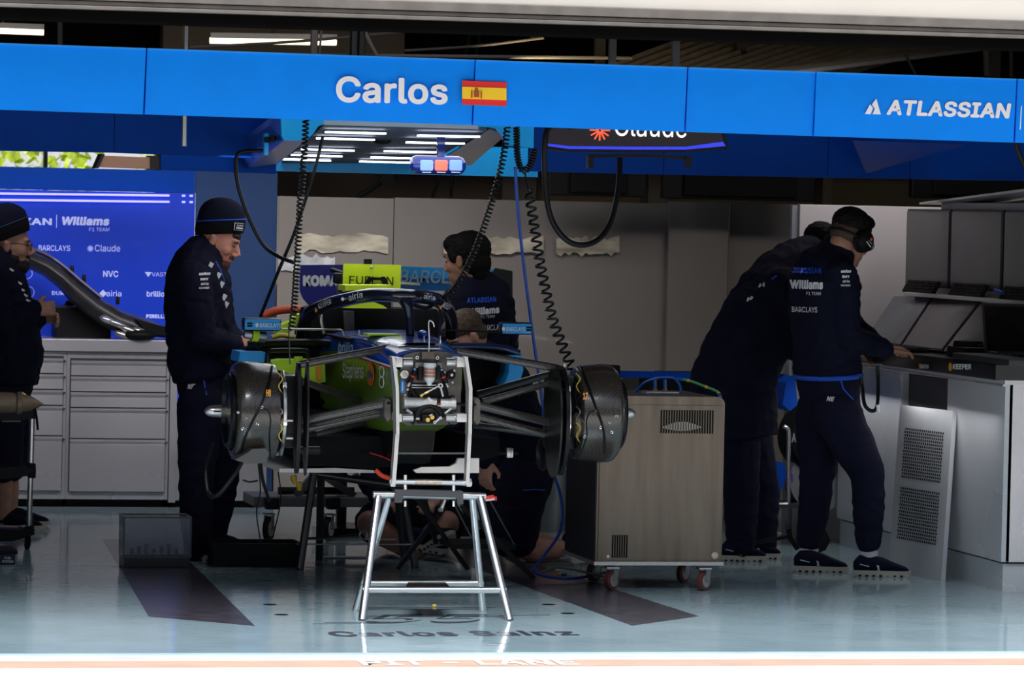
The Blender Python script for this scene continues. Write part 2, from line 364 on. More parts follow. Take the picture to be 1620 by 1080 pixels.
# pale grey partition along the back
part_m = mat('glossy_grey_partition', (0.36, 0.32, 0.285), 0.22, var=.05, scale=1.5, coat=.3)
pt = thing('partition', 'long glossy grey partition of tall panels at the back', 'partition', (2, 8, 0))
edges = [437, 620, 1055, 1150, 1262]; ytop = [310, 314, 320, 318, 325]
for i, (a, b) in enumerate(zip(edges, edges[1:])):
    Y = 7.9 + (0.0, .02, -.06, .05)[i]; z = A((a + b) / 2, (ytop[i] + ytop[i + 1]) / 2, Y).z
    MB().boxa((A(a, 500, Y).x + .002, Y, 0.02), (A(b, 500, Y).x - .002, Y + .05, z), bev=.003).build('partition_panel', part_m, pt, smooth=False)
# ragged-edged pale patches across the partition
patch = mat('beige_patch', (0.72, 0.62, 0.46), .6, var=.45, scale=14, stretch=(.4, 1, 1.4))
patch2 = mat('white_patch', (0.8, 0.8, 0.8), .4, var=.4, scale=14)
def blotch(x0, y0, x1, y1, m, jag=4, seed=1):
    rnd = random.Random(seed); Y = 7.885; n = 16; pts = []
    for i in range(n): pts.append(A(x0 + (x1 - x0) * i / (n - 1), y1 + rnd.uniform(-jag, jag), Y))
    for i in range(n): pts.append(A(x1 - (x1 - x0) * i / (n - 1), y0 + rnd.uniform(-jag, jag), Y))
    MB().prism(pts, (0, -.002, 0)).build('pale_patch', m, pt, smooth=False)
blotch(470, 372, 614, 398, patch, 4, 2); blotch(440, 405, 530, 428, patch2, 5, 3); blotch(702, 376, 860, 400, patch, 3, 5); blotch(880, 376, 980, 402, patch, 4, 8)
# blue glossy wall panels on the left
bw = thing('blue_wall_panel', 'tall glossy blue wall panel, plain, right of the sponsor board', 'wall panel', (.1, 8, 0))
MB().boxa((A(308, 400, 7.9).x, 7.9, 0.02), (A(437, 400, 7.9).x, 7.97, 1.905), bev=.003).build('panel_face', mat('glossy_mid_blue', (0.045, 0.09, 0.23), 0.1, coat=.8, var=.05), bw, smooth=False)
sb = thing('sponsor_board', 'lit purple-blue sponsor board with rows of white names behind the drawers', 'board', (-1, 7.9, .5))
MB().boxa((-3.2, 7.88, 0.5), (A(307, 400, 7.88).x, 7.93, 1.775), bev=.002).build('board_face', mat('lit_blue_board', (0.01, 0.05, 0.5), .22, coat=.5, emit=(0.012, 0.035, 0.55), estr=.3, var=.04), sb, smooth=False)
led = mat('violet_led_glow', (0.3, 0.3, 1), .3, emit=(0.35, 0.33, 1.0), estr=1.6, var=0)  # glowing strips draw the violet LED together with its reflections on the board
for (y, x1) in ((309, 268), (319, 268)):
    for (a, b) in ((-120, x1), (288, 293), (300, 305)):
        MB().tube([A(a, y - 3 + a * .012, 7.86), A(b, y - 3 + b * .012, 7.86)], .006, 8).build('led_strip', led, sb)
M_let = mat('pale_lettering', (0.55, 0.6, 0.9), .5, emit=(0.45, 0.5, 0.9), estr=.35, var=0)
MB().boxa((-3.2, 7.905, 1.777), (A(307, 400, 7.9).x, 7.96, 1.905), bev=.002).build('header_strip', M_dblue, sb, smooth=False)
Yt = 7.878
for s, x0, y, x1, h, b in (('ATLASSIAN', -52, 354.5, 82, 11, .03), ('Williams', 98, 356, 173, 14, .045), ('F1 TEAM', 141, 365.5, 173, 5.5, 0), ('BARCLAYS', 61, 396.5, 111, 9, .01), ('Claude', 150, 397.5, 190, 10.5, 0),
                       ('NVC', 163, 438, 187, 10, .02), ('VAST', 240, 437, 264, 6.5, 0), ('DURACELL', 82, 466.5, 130, 6.5, .02), ('airia', 168, 468.5, 192, 9, 0), ('brillio', 232, 469, 260, 9, .02), ('PIRELLI', 231, 503, 262, 6, .05)):
    tx(s, x0, y, x1, y + (x1 - x0) * .012, h, Yt, M_let, sb, bold=b, shear=.15 if s in ('Williams',) else 0)
MB().box(A(89.5, 350, Yt), (.003, .004, .075)).build('divider_line', M_let, sb, smooth=False)
st = MB()
for k in range(6): st.beam(A(143, 393, Yt) + V((math.cos(k * math.pi / 6), 0, math.sin(k * math.pi / 6))) * .018, A(143, 393, Yt) - V((math.cos(k * math.pi / 6), 0, math.sin(k * math.pi / 6))) * .018, .003, .003, up=(0, 1, 0))
st.build('burst_mark', M_let, sb, smooth=False)
for cx, cy in ((42, 432), (45, 462)):
    MB().lathe(A(cx, cy, Yt), (0, -1, 0), [(.034, 0), (.034, .003), (.031, .003), (.031, 0)], 24).build('round_mark', M_let, sb)
MB().prism([A(229, 430, Yt), A(240, 430.3, Yt), A(234.5, 438, Yt)], (0, -.003, 0)).build('triangle_mark', M_let, sb, smooth=False)
MB().box(A(163, 464, Yt), (.03, .003, .03), Matrix.Rotation(.78, 3, 'Y')).build('diamond_mark', M_let, sb, smooth=False)
# --- dark ceiling clutter seen between door and banner
tube_m = mat('fluorescent_tube', (1, .95, .8), .5, emit=(1.0, 0.83, 0.5), estr=2.2, var=0)
for k, (a, ya, b, yb) in enumerate(((-60, 46, 69, 51), (332, 64, 532, 67))):
    t = thing('tube_light', ('short lit tube lamp near the top left corner', 'long lit tube lamp under the roof above the driver name')[k], 'ceiling light', A((a + b) / 2, ya, 7.0), 0)
    MB().tube([A(a, ya, 7), A(b, yb, 7)], .017, 12).build('tube', tube_m, t)
    MB().beam(A(a, ya - 8, 7.02), A(b, yb - 8, 7.02), .06, .03).build('fixture_body', mat('dusty_metal', (.2, .18, .15), .6, .3), t, smooth=False)
    q = A((a + b) / 2, ya - 10, 7.02); MB().cyl(q, V((q.x, q.y, 3.6)), .008).build('hanger_rod', M_blackp, t)
duct_m = mat('galvanised_corrugated_duct', (0.8, 0.68, 0.48), .32, .75, var=.15, scale=5)
b = MB(); P0, P1 = A(900, 150, 6.0), A(1230, 20, 9.3); Q0, Q1 = A(1180, 170, 6.0), A(1560, 52, 9.5); N = 13
for i in range(N):
    a0, a1 = P0.lerp(Q0, i / N), P1.lerp(Q1, i / N); c0, c1 = P0.lerp(Q0, (i + .55) / N), P1.lerp(Q1, (i + .55) / N); d0, d1 = P0.lerp(Q0, (i + 1) / N), P1.lerp(Q1, (i + 1) / N)
    up = V((0, 0, .10)); b.quad(a0, a1, c1 + up, c0 + up); b.quad(c0 + up, c1 + up, d1, d0)
tag(b.build('corrugated_duct', duct_m, smooth=False), 'ribbed galvanised metal sheet slung under the roof', 'duct')
tag(MB().beam(A(1200, 118, 5.5), A(1600, 68, 8.0), .25, .02).build('metal_strip', mat('grey_sheet', (.35, .34, .33), .5, .6)), 'flat grey metal strip slanting under the roof at right', 'strip')
beam_m = mat('dark_steel', (.022, .02, .018), .7, spec=.1)
for i, (x, w_) in enumerate(((262, .3), (30, .1), (420, .08))):
    pass
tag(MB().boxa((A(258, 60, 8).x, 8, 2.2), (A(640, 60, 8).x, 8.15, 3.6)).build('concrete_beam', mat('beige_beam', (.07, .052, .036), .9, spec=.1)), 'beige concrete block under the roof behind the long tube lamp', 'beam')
for i, (x0, y0, x1, y1, Y, r) in enumerate(((0, 78, 640, 88, 6.5, .012), (300, 75, 640, 50, 6.2, .008), (498, 30, 496, 90, 5.5, .02), (510, 30, 505, 90, 5.6, .006), (570, 35, 600, 95, 5.5, .012), (95, 20, 95, 80, 6.8, .014), (600, 88, 1000, 92, 6, .01), (1420, 60, 1452, 125, 4, .007), (840, 60, 900, 40, 7, .015), (1560, 60, 1562, 120, 6, .02), (1600, 60, 1600, 122, 6.4, .012), (640, 80, 860, 60, 6.3, .007))):
    tag(MB().tube(smooth_path([A(x0, y0, Y), A((x0 + x1) / 2, (y0 + y1) / 2 + (3 if i in (1, 4, 11) else 0), Y), A(x1, y1, Y)], 8), r, 8).build('service_pipe' if r > .009 else 'service_cable', beam_m),
        ('dark pipe', 'thin dark cable')[r <= .009] + ' under the roof, ' + ('along the top of the banner at left', 'sagging above the driver name', 'thick upright beside the long tube lamp', 'thin upright beside the long tube lamp', 'slanting right of the long tube lamp', 'upright by the top left lamp', 'level above the flag', 'slanting above the white maker name', 'short and slanting above the flag', 'upright near the top right corner', 'upright at the top right corner', 'sagging above the flag')[i], 'pipe' if r > .009 else 'cable')
# black hanging screens/boxes in front of the brown wall
for i, (x0, y0, x1, y1, Y) in enumerate(((868, 262, 1024, 309, 7.3), (1048, 266, 1291, 314, 7.3), (1442, 270, 1700, 313, 6.8))):
    t = thing('hanging_screen', ('black screen back hanging behind the hose loop', 'wide black screen back hanging at mid right above the partition', 'black screen back hanging above the console monitors')[i], 'screen', A((x0 + x1) / 2, y1, Y), 0, None)
    p0, p1 = A(x0, y1, Y), A(x1, y0, Y)
    MB().boxa((p0.x, Y, p0.z), (p1.x, Y + .06, p1.z), bev=.008).build('casing', M_blackp, t, smooth=False)
    MB().boxa((p0.x + .12, Y - .03, p0.z + .02), (p1.x - .12, Y, p1.z), bev=.008).build('back_cover', mat('screen_back', (.01, .01, .011), .6, spec=.1), t, smooth=False)
    MB().boxa(((p0.x + p1.x) / 2 - .03, Y + .01, p1.z), ((p0.x + p1.x) / 2 + .03, Y + .05, 3.6)).build('hanger', beam_m, t, smooth=False)
for i, (x0, x1) in enumerate(((440, 640), (790, 845), (1020, 1052), (1295, 1312))):
    p0, p1 = A(x0, 300, 10.9), A(x1, 200, 10.9)
    if i: struct(MB().boxa((p0.x, 10.8, 0), (p1.x, 11, 3.6)).build('column', mat('beige_column', (.36, .29, .2), .8), smooth=False))
struct(MB().boxa((A(1312, 290, 10.6).x, 10.6, 2.02), (7, 10.99, 2.1)).build('trim_1', mat('beige_ledge', (.3, .22, .12), .8), smooth=False))
br = thing('wall_brace', 'dark slanting rod with a round black disc above the partition', 'brace', A(612, 280, 9))
MB().tube([A(565, 312, 9), A(680, 240, 9)], .018).build('rod', beam_m, br)
MB().lathe(A(612, 284, 8.95), (0, -1, 0), [(.0, 0), (.042, 0), (.045, .01), (.042, .03), (0, .03)], 24).build('disc', M_blackp, br)
for i, (x0, x1) in enumerate(((700, 683), (716, 713))):
    tag(MB().tube([V((A(x0, 270, 9).x + .3, 9, 3.6)), A(x0, 270, 9), A(x1, 312, 9)], .01).build('thin_rod', beam_m), ('thin dark rod slanting above the partition', 'thin dark upright rod above the partition')[i], 'rod')
# radiant heater box under the opening at left
ht = thing('ceiling_heater', 'copper-fronted wide heater box hanging below the blue fascia at left', 'heater', A(200, 262, 7))
MB().prism([A(163, 246, 7), A(240, 249, 7), A(238, 267, 7), A(155, 264, 7)], (0, .2, 0)).build('front_panel', mat('copper_glow', (.30, .17, .11), .35, .7), ht, smooth=False)
MB().prism([A(151, 266, 6.98), A(156, 266, 6.98), A(166, 244, 6.98), A(161, 243, 6.98)], (0, .2, 0)).build('end_cap', M_blackp, ht, smooth=False)
MB().prism([A(238, 268, 6.98), A(252, 269, 6.98), A(252, 247, 6.98), A(238, 246, 6.98)], (0, .2, 0)).build('end_cap', M_blackp, ht, smooth=False)
# sunlit autumn trees behind the building
leaf = mat('autumn_leaves', (0.42, 0.5, 0.05), .7, var=.5, scale=9, spec=.1)
for k, x in enumerate((-5.6, -3.0, -.4, 2.2)):
    t = thing('autumn_tree', ('leafy yellow-green tree outside, leftmost in the high opening', 'yellow-green tree outside behind the middle of the high opening', 'yellow-green tree outside at the right end of the high opening', 'yellow-green tree outside behind the copper heater box')[k], 'tree', (x, 21, 0))
    MB().tube([(x, 21, -.05), (x + .1, 21, 1.5), (x, 21, 2.6)], [.16, .13, .08]).build('trunk', mat('bark', (.12, .09, .06), .9), t)
    b = bmesh.new(); rnd = random.Random(k)
    for i in range(3600):
        th, ph, rr = rnd.uniform(0, 6.28), rnd.uniform(-1.3, 1.57), rnd.uniform(.75, 1.05)
        c = V((x + 1.15 * rr * math.cos(th) * math.cos(ph), 21 + 1.2 * rr * math.sin(th) * math.cos(ph), 2.5 + 1.7 * rr * math.sin(ph)))
        a_, e_ = V((rnd.gauss(0, 1), rnd.gauss(0, 1), rnd.gauss(0, 1))).normalized() * .055, V((rnd.gauss(0, 1), rnd.gauss(0, 1), rnd.gauss(0, 1))).normalized() * .055
        vs = [b.verts.new(c + a_), b.verts.new(c + e_), b.verts.new(c - a_), b.verts.new(c - e_)]
        try: b.faces.new(vs)
        except ValueError: pass
    me = bpy.data.meshes.new('foliage'); b.to_mesh(me); b.free(); link_mesh('foliage', me, leaf, t, smooth=False)
struct(MB().boxa((-30, 12.4, -.2), (30, 60, -.02)).build('ground_behind', mat('grass_ground', (.2, .25, .06), .9), smooth=False))
# --- floor paint
fm = mat('dark_floor_paint', (0.075, 0.068, 0.085), .2, spec=.35, var=.6, scale=9, stretch=(1, 5, 1))
CX = -.045
lst = [AZ(163, 853), AZ(265, 853), AZ(403, 990), AZ(235, 975)]
struct(MB().prism([p + V((0, 0, .0005)) for p in lst], (0, 0, .0008)).build('floor_stripe', fm, smooth=False))
struct(MB().prism([V((2 * CX - p.x, p.y, .0005)) for p in lst], (0, 0, .0008)).build('floor_stripe', fm, smooth=False))
ft = mat('grey_floor_lettering', (0.06, 0.065, 0.085), .25, var=.1)
fl_ = struct(text('Carlos Sainz', AZ(528, 1007), AZ(919, 1005), (AZ(700, 999) - AZ(700, 1007)).length, ft, None, bold=.03, up=(0, 1, 0), name='floor_lettering', lift=.0015, spacing=1.05))
n5 = struct(text('55', AZ(585, 986), AZ(800, 985), (AZ(700, 973) - AZ(700, 986)).length, ft, None, bold=-.012, up=(0, 1, 0), name='floor_number', lift=.0015, shear=.5))
text('55', AZ(600, 984), AZ(790, 983.5), (AZ(700, 975) - AZ(700, 984)).length, bpy.data.materials['grey_epoxy_floor'], n5, bold=-.022, up=(0, 1, 0), name='inner_outline', lift=.003, shear=.5)
def fstrip(x0, y0, x1, y1, w_): 
    p, q = AZ(x0, y0), AZ(x1, y1); struct(MB().beam(p + V((0, 0, .001)), q + V((0, 0, .001)), w_, .001).build('floor_line', ft, smooth=False))
fstrip(495, 987, 620, 986, .012); fstrip(514, 984.5, 600, 984.5, .010); fstrip(560, 961, 785, 961, .010); fstrip(790, 974, 870, 972.5, .012)
for x, y in ((445, 972), (427, 956), (898, 970), (868, 956), (491, 964)):
    r = .030 if x != 491 else .006
    struct(MB().lathe(AZ(x, y), (0, 0, 1), [(0, .0005), (r, .0005), (r, .0012), (0, .0012)], 20).build('floor_socket', M_blackp))
# ================================================================= the racing car on its stands
CX = -0.035
car = thing('racing_car', 'stripped blue and green open-wheel racing car raised on stands, nose towards the viewer', 'racing car', (CX, 2.6, 0))
M_grn = mat('olive_green_paint', (0.10, 0.17, 0.012), .3, coat=.4, var=.1, scale=4)
M_cblue = mat('car_blue_paint', (0.005, 0.05, 0.33), .22, coat=.5, var=.05)
M_cblk = mat('satin_black', (0.006, 0.006, 0.007), .3, spec=.22)
M_plt = mat('dark_titanium_plate', (0.13, 0.115, 0.10), .5, .5, var=.15, scale=40)
M_stl = mat('satin_steel', (0.55, 0.54, 0.53), .3, .9, var=.08, scale=40)
M_cast = mat('cast_silver', (0.6, 0.6, 0.58), .42, .7, var=.08, scale=60, bump=.2, bscale=300)
M_bolt = mat('bright_bolt', (0.75, 0.74, 0.72), .25, .9)
M_red = mat('red_anodised', (0.6, 0.02, 0.02), .35, .3)
M_gold = mat('brass_fitting', (0.75, 0.5, 0.12), .3, .9)
M_bstk = mat('blue_sticker', (0.01, 0.28, 0.75), .4)
# -- monocoque: olive flanks and blue deck, one loft each along Y
def hull(Y, w, zt, zs, zb):
    """half section: returns flank loop and deck loop"""
    fl = [V((CX - w, Y, zs)), V((CX - w * 1.0, Y, (zs + zb) * .5 + .03)), V((CX - w * .88, Y, zb + .04)), V((CX - w * .6, Y, zb)), V((CX + w * .6, Y, zb)), V((CX + w * .88, Y, zb + .04)), V((CX + w, Y, (zs + zb) * .5 + .03)), V((CX + w, Y, zs))]
    dk = []
    for i in range(13):
        t = math.pi * i / 12; dk.append(V((CX - (w + .003) * math.copysign(abs(math.cos(t)) ** .62, math.cos(t)), Y, zs - .001 + (zt - zs) * abs(math.sin(t)) ** .62)))
    dk += [V((CX + w * .8, Y, zs - .02)), V((CX - w * .8, Y, zs - .02))]
    return fl, dk
st_ = [(1.535, .150, 1.115, 1.045, .80), (1.62, .158, 1.13, 1.05, .78), (1.85, .178, 1.15, 1.06, .75), (2.1, .195, 1.165, 1.07, .72), (2.5, .215, 1.17, 1.07, .68), (2.8, .25, 1.155, 1.06, .66)]
hs = [hull(*s) for s in st_]
flank = MB().rings([h[0] for h in hs]).build('chassis_flank', M_grn, car, ang=50)
deck = MB().rings([h[1] for h in hs]).build('chassis_deck', M_cblue, car, ang=40)
bf = bvh_of(flank); bd = bvh_of(deck)
# stripe between green and blue
for dz, m in ((0.0, M_white), (-.008, M_red)):
    MB().tube([V((CX - s[1] - .002, s[0], s[3] - .006 + dz)) for s in st_[:5]], .004, 6).build('pinstripe', m, car)
# words on the flank, carried by the flank surface
def car_text(s, x0, y0, x1, h, m, bold=0., Yr=(1.6, 2.75), z=None, par=car):
    # the flank is nearly a plane of constant X: find the Y where the pixel meets it
    p0 = PH(x0, y0, bf)[0]; p1 = PH(x1, y0 + 1, bf)[0]
    if p0 and p1: text(s, p0 + V((-.003, 0, 0)), p1 + V((-.003, 0, 0)), h, m, par, bold=bold, lift=.001)
car_text('Stephens', 543, 604, 576, .085, M_white)
e0 = PH(587, 592, bf)[0]
if e0:
    def oval(c, ry, rz, m, name, dx):
        MB().rings([[c + V((dx, ry * math.cos(a * math.pi / 12), rz * math.sin(a * math.pi / 12))) for a in range(24)], [c + V((dx - .002, ry * math.cos(a * math.pi / 12), rz * math.sin(a * math.pi / 12))) for a in range(24)]]).build(name, m, car)
    oval(e0, .085, .048, mat('badge_orange', (.75, .12, .02), .4), 'round_badge', -.002)
    oval(e0, .065, .016, mat('badge_navy', (.03, .04, .15), .4), 'badge_band', -.005)
    e1 = PH(605, 596, bf)[0]; rg = MB()
    for dz in (-.022, .022):
        c = e1 + V((-.003, 0, dz)); pts = [c + V((0, .05 * math.cos(a * math.pi / 10), .024 * math.sin(a * math.pi / 10))) for a in range(21)]; rg.tube(pts, .002, 5)
    rg.build('ring_badge', M_white, car)
d0 = PH(541, 558, bd)[0]; d1 = PH(557, 558, bd)[0]
if d0 and d1: text('brillo', d0 + V((-.004, -.01, 0)), d1 + V((-.004, -.01, 0)), .05, mat('pale_blue_print', (.5, .6, .8), .5), car, bold=.02, onto=bd)
# deck: slotted silver-rimmed openings, lime patch, small camera dome, pitot
M_slv = mat('silver_foil', (0.7, 0.75, 0.75), .2, .8, var=.2, scale=18)
for (x, y, w_, h_) in ((663, 545.5, .078, .020), (671, 553, .066, .010)):
    p, n_ = PH(x, y, bd)
    if p:
        for r_s, m, dz, nm in ((1.22, M_slv, .003, 'slot_rim'), (1.0, mat('slot_black', (.001, .001, .001), 1, spec=0, var=0), .006, 'deck_slot')):
            fan = MB(); rr0 = []
            for ky in (0.0, 1.0):
                lp = []
                for a in range(28):
                    q = p + V((w_ * r_s * ky * math.cos(a * math.pi / 14), h_ * 1.6 * r_s * ky * math.sin(a * math.pi / 14), 0)); hq = bd.ray_cast(V((q.x, q.y, 2.0)), V((0, 0, -1)))[0]
                    lp.append(V((q.x, q.y, (hq.z if hq else p.z) + dz)) if ky else V((p.x + .0005 * math.cos(a), p.y + .0005 * math.sin(a), p.z + dz)))
                rr0.append(lp)
            fan.rings(rr0, caps=False).build(nm, m, car)
p = PH(610, 531, bd)[0]
if p: MB().box(p + V((-.01, .05, .004)), (.14, .12, .008), bev=.003).build('lime_patch', M_lime, car)
MB().ell((CX + .06, 1.95, 1.165), (.025, .05, .02), n=16).build('camera_dome', M_cblue, car)
for i in (-1, 1): MB().box((CX + .05 + i * .035, 1.7, 1.15), (.004, .02, .035), bev=.001).build('deck_bracket', M_slv, car)
pts = [A(678, 560, 1.50), A(679, 535, 1.50), A(678, 512, 1.50), A(680, 507, 1.50), A(685, 510, 1.50), A(687, 517, 1.50)]
MB().tube(smooth_path(pts, 20), .003, 8).build('pitot_hook', M_stl, car)
MB().cyl(A(568, 530, 2.3), A(568, 522, 2.3), .006, .003).build('antenna_tip', M_white, car)
# -- front bulkhead and all the small hardware on it
YB = 1.515
plate_px = [(634, 571), (640, 561), (655, 557), (672, 555), (690, 555), (708, 557), (722, 561), (728, 569), (729, 600), (729, 640), (727, 664), (722, 671), (645, 673), (636, 668), (634, 640)]
bk = MB().prism([A(x, y, YB) for x, y in plate_px], (0, .025, 0)).build('bulkhead_plate', M_plt, car, smooth=False)
def bb(name, x0, y0, x1, y1, Y0, Y1, m, bev=.003, par=None):
    p, q = A(x0, y1, Y0), A(x1, y0, Y0); return MB().boxa((p.x, Y0, p.z), (q.x, Y1, q.z), bev=bev).build(name, m, par or bk)
def disc(name, x, y, r, Y0, L, m, n=20, par=None, hole=0):
    c = A(x, y, Y0); pr = [(hole, L), (r, L), (r, .15 * L), (r * .88, 0), (hole, 0)] + ([(hole, L)] if hole else [])
    return MB().lathe(c, (0, 1, 0), pr, n).build(name, m, par or bk)
bb('centre_recess', 652, 606, 706, 632, YB - .004, YB, mat('deep_black', (.003, .003, .003), .8), 0)
bb('top_block', 667, 557, 688, 568, YB - .03, YB, M_plt); bb('side_block', 657, 573, 670, 582, YB - .035, YB, mat('grey_block', (.2, .2, .19), .5, .4)); bb('side_block', 691, 573, 700, 582, YB - .035, YB, MATS['grey_block'])
for x, y, r in ((660, 565.5, .0085), (692, 566, .0085), (668, 596.5, .007), (719, 586, .005), (703, 589, .005), (716, 605, .005), (645, 601.5, .005), (645, 616, .005), (641, 625, .005), (711, 626, .005)):
    disc('bolt', x, y, r, YB - .016, .016, M_bolt, 14, hole=r * .45)
# brake fluid reservoir: milky cylinder with copper bands
c = A(680, 574, YB - .06)
MB().lathe(c, (0, 0, -1), [(0, 0), (.027, 0), (.028, .012), (.028, .016), (.024, .018), (.024, .06), (.02, .075), (.011, .085), (.010, .095), (0, .097)], 24).build('reservoir', mat('milky_plastic', (.62, .66, .66), .35, var=.08), bk)
for z0, z1 in ((.022, .030), (.034, .046), (.05, .06)): MB().lathe(c, (0, 0, -1), [(.0245, z0), (.0262, z0), (.0262, z1), (.0245, z1)], 24).build('reservoir_band', mat('copper_band', (.35, .17, .12), .4, .4), bk)
bb('reservoir_mount', 662, 580, 670, 602, YB - .05, YB, M_blackp); bb('reservoir_mount', 690, 578, 697, 600, YB - .05, YB, M_blackp)
for x, y in ((656, 584), (699, 585)): disc('blue_bolt', x, y, .006, YB - .03, .03, mat('blue_anodised', (.1, .3, .7), .3, .5), 12)
for sx_, x, y in ((-1, 653, 593), (1, 701, 594)):
    a_, b_ = A(x + 3 * -sx_ , y - 6, YB - .03), A(x + 5 * sx_, y + 12, YB - .03)
    MB().tube([a_, b_], .011, 12).build('master_cylinder', M_blackp, bk); MB().tube([a_.lerp(b_, .4), a_.lerp(b_, .52)], .0125, 12).build('red_ring', M_red, bk); MB().tube([b_, b_ + (b_ - a_) * .35], .005, 10).build('cylinder_end', M_cast, bk)
# round sensor ports, blue sticker
disc('sensor_port', 640.5, 592, .019, YB - .012, .012, M_bolt, 24); disc('sensor_face', 640.5, 592, .0125, YB - .014, .004, mat('ivory_face', (.8, .75, .68), .5), 20)
disc('round_connector', 714, 593, .019, YB - .02, .02, M_blackp, 24, hole=.008); disc('connector_pin', 715, 593, .007, YB - .028, .028, M_stl, 16)
bb('blue_sticker', 633.5, 601.5, 640.3, 621, YB - .004, YB - .001, M_bstk, .001); bb('sticker_slot', 636.2, 604, 637.6, 618, YB - .006, YB - .003, M_white, 0)
for x0, y0, x1, y1, r, m in ((652, 609, 690, 609, .004, M_stl), (652, 613, 690, 613, .003, M_stl), (652, 618, 662, 634, .012, M_blackp), (648, 612, 648, 634, .006, M_blackp), (643, 604, 650, 600, .007, M_blackp), (701, 606, 706, 628, .013, M_blackp)):
    MB().tube([A(x0, y0, YB - .012), A(x1, y1, YB - .012)], r, 10).build('linkage_rod', m, bk)
MB().tube([A(693, 611, YB - .05), A(665, 626, YB - .05)], .0035, 8).build('sensor_rod', M_cast, bk); MB().tube([A(678, 619, YB - .052), A(672, 622, YB - .052)], .006, 10).build('brass_joint', M_gold, bk)
MB().tube([A(697, 612, YB - .05), A(701, 627, YB - .05)], .005, 8).build('sensor_rod', M_cast, bk); MB().tube([A(668.5, 624.5, YB - .053), A(665, 626.5, YB - .053)], .006, 10).build('yellow_cap', mat('yellow_cap', (.8, .6, .02), .5), bk)
disc('rod_eye', 697, 610, .012, YB - .06, .02, M_cast, 16, hole=.005)
# steering rack
rk = MB().tube([A(638, 636.5, YB - .04), A(643, 636.5, YB - .04), A(646, 636.5, YB - .04), A(711, 638.5, YB - .04), A(714, 638.5, YB - .04), A(720, 638.5, YB - .04)], [.026, .026, .0215, .0215, .026, .026], 24).build('steering_rack', M_cast, bk, ang=50)
MB().prism([A(668, 637, YB - .066), A(679, 628, YB - .066), (A(690, 637, YB - .066))], (0, .03, 0)).build('rack_gusset', M_cast, bk, smooth=False)
disc('rack_bolt', 679, 634, .008, YB - .075, .015, M_bolt, 14, hole=.003)
MB().tube([A(626, 637, YB - .03), A(613, 637.5, YB + .0)], .006, 10).build('track_rod', M_cblk, car); MB().tube([A(720, 639, YB - .03), A(752, 640, YB + .02)], .006, 10).build('track_rod', M_cblk, car)
MB().cyl(A(694, 630, YB - .065), A(694, 641, YB - .065), .008).build('rack_sensor', M_blackp, rk); MB().cyl(A(694, 638, YB - .065), A(694, 640, YB - .065), .0095).build('red_ring', M_red, rk)
arc = [A(679 + 20 * math.cos(a), 660 - 19 * math.sin(a), YB - .05) for a in [math.pi * k / 12 for k in range(13)]]
MB().tube(arc, .013, 10).build('rack_bracket', M_blackp, bk)
for (x0, y0, x1, y1) in ((643, 648, 652, 654), (714, 646, 704, 654)): MB().tube([A(x0, y0, YB - .05), A(x1, y1, YB - .05)], .006, 8).build('rack_lug', M_cast, bk)
MB().box(A(679, 662, YB - .03), (.07, .04, .04), bev=.012).build('pedal_hub', M_blackp, bk)
for x, y in ((677, 664), (684, 660)): disc('brass_nut', x, y, .011, YB - .075, .025, M_gold, 6)
MB().beam(A(688, 668, YB - .07), A(697, 660, YB - .07), .014, .008, bev=.003).build('silver_link', M_cast, bk)
for x, y in ((688, 668), (697, 661)): disc('link_bolt', x, y, .007, YB - .082, .012, M_bolt, 14, hole=.003)
MB().beam(A(679, 657, YB - .078), A(684, 655, YB - .078), .008, .004).build('silver_clip', M_bolt, bk)
for x, y in ((657, 652), (660, 661), (653, 667), (663, 667)): MB().box(A(x, y, YB - .03), (.016, .03, .014), bev=.003).build('valve_block', M_blackp if x != 660 else M_cast, bk)
disc('blue_bolt', 659, 652, .005, YB - .05, .015, MATS['blue_anodised'], 12)
rnd = random.Random(3)
for k in range(9):
    x, y = rnd.uniform(643, 660), rnd.uniform(625, 668); x = x if k % 2 else 1360 - x
    MB().tube(smooth_path([A(x, y, YB - .02), A(x + rnd.uniform(-8, 8), y + rnd.uniform(-6, 6), YB - .05), A(x + rnd.uniform(-14, 14), y + rnd.uniform(-10, 10), YB - .02)], 10), .0025, 6).build('wire', M_rubber, bk)
# -- lower dark chassis and bib, tray with pale underside edge
lw = MB().rings([[V((CX - a, Y, z1)), V((CX + a, Y, z1)), V((CX + a * .8, Y, z0)), V((CX - a * .8, Y, z0))] for Y, a, z1, z0 in ((1.8, .10, .80, .66), (2.1, .16, .78, .60), (2.8, .3, .8, .55), (4.2, .34, .9, .55))]).build('lower_chassis', M_cblk, car, ang=50)
trp = [A(442, 741, 2.05), A(480, 741, 2.05), A(530, 740, 2.05), A(597, 744, 2.05), A(597, 748, 2.05), A(442, 747, 2.05)]
M_tray = mat('pale_composite', (.72, .68, .62), .5, var=.05)
MB().prism(trp, (0, .9, 0)).build('floor_tray', M_tray, car, smooth=False)
MB().prism([A(x, y, 1.62) for x, y in ((655, 744), (668, 739), (712, 738), (722, 733), (725, 725), (758, 725), (758, 748), (659, 748))], (0, .03, 0)).build('tray_bracket', M_tray, car, smooth=False)
MB().prism([A(x, y, 1.95) for x, y in ((474, 690), (620, 690), (625, 738), (585, 741), (520, 737), (490, 737), (478, 728))], (0, .8, 0)).build('floor_fence', mat('matt_black_floor', (.006, .006, .007), .7, spec=.08), car, smooth=False)
MB().prism([A(x, y, 2.1) for x, y in ((745, 690), (790, 694), (790, 720), (740, 735))], (0, .8, 0)).build('floor_fence', mat('matt_black_floor', (.006, .006, .007), .7, spec=.08), car, smooth=False)
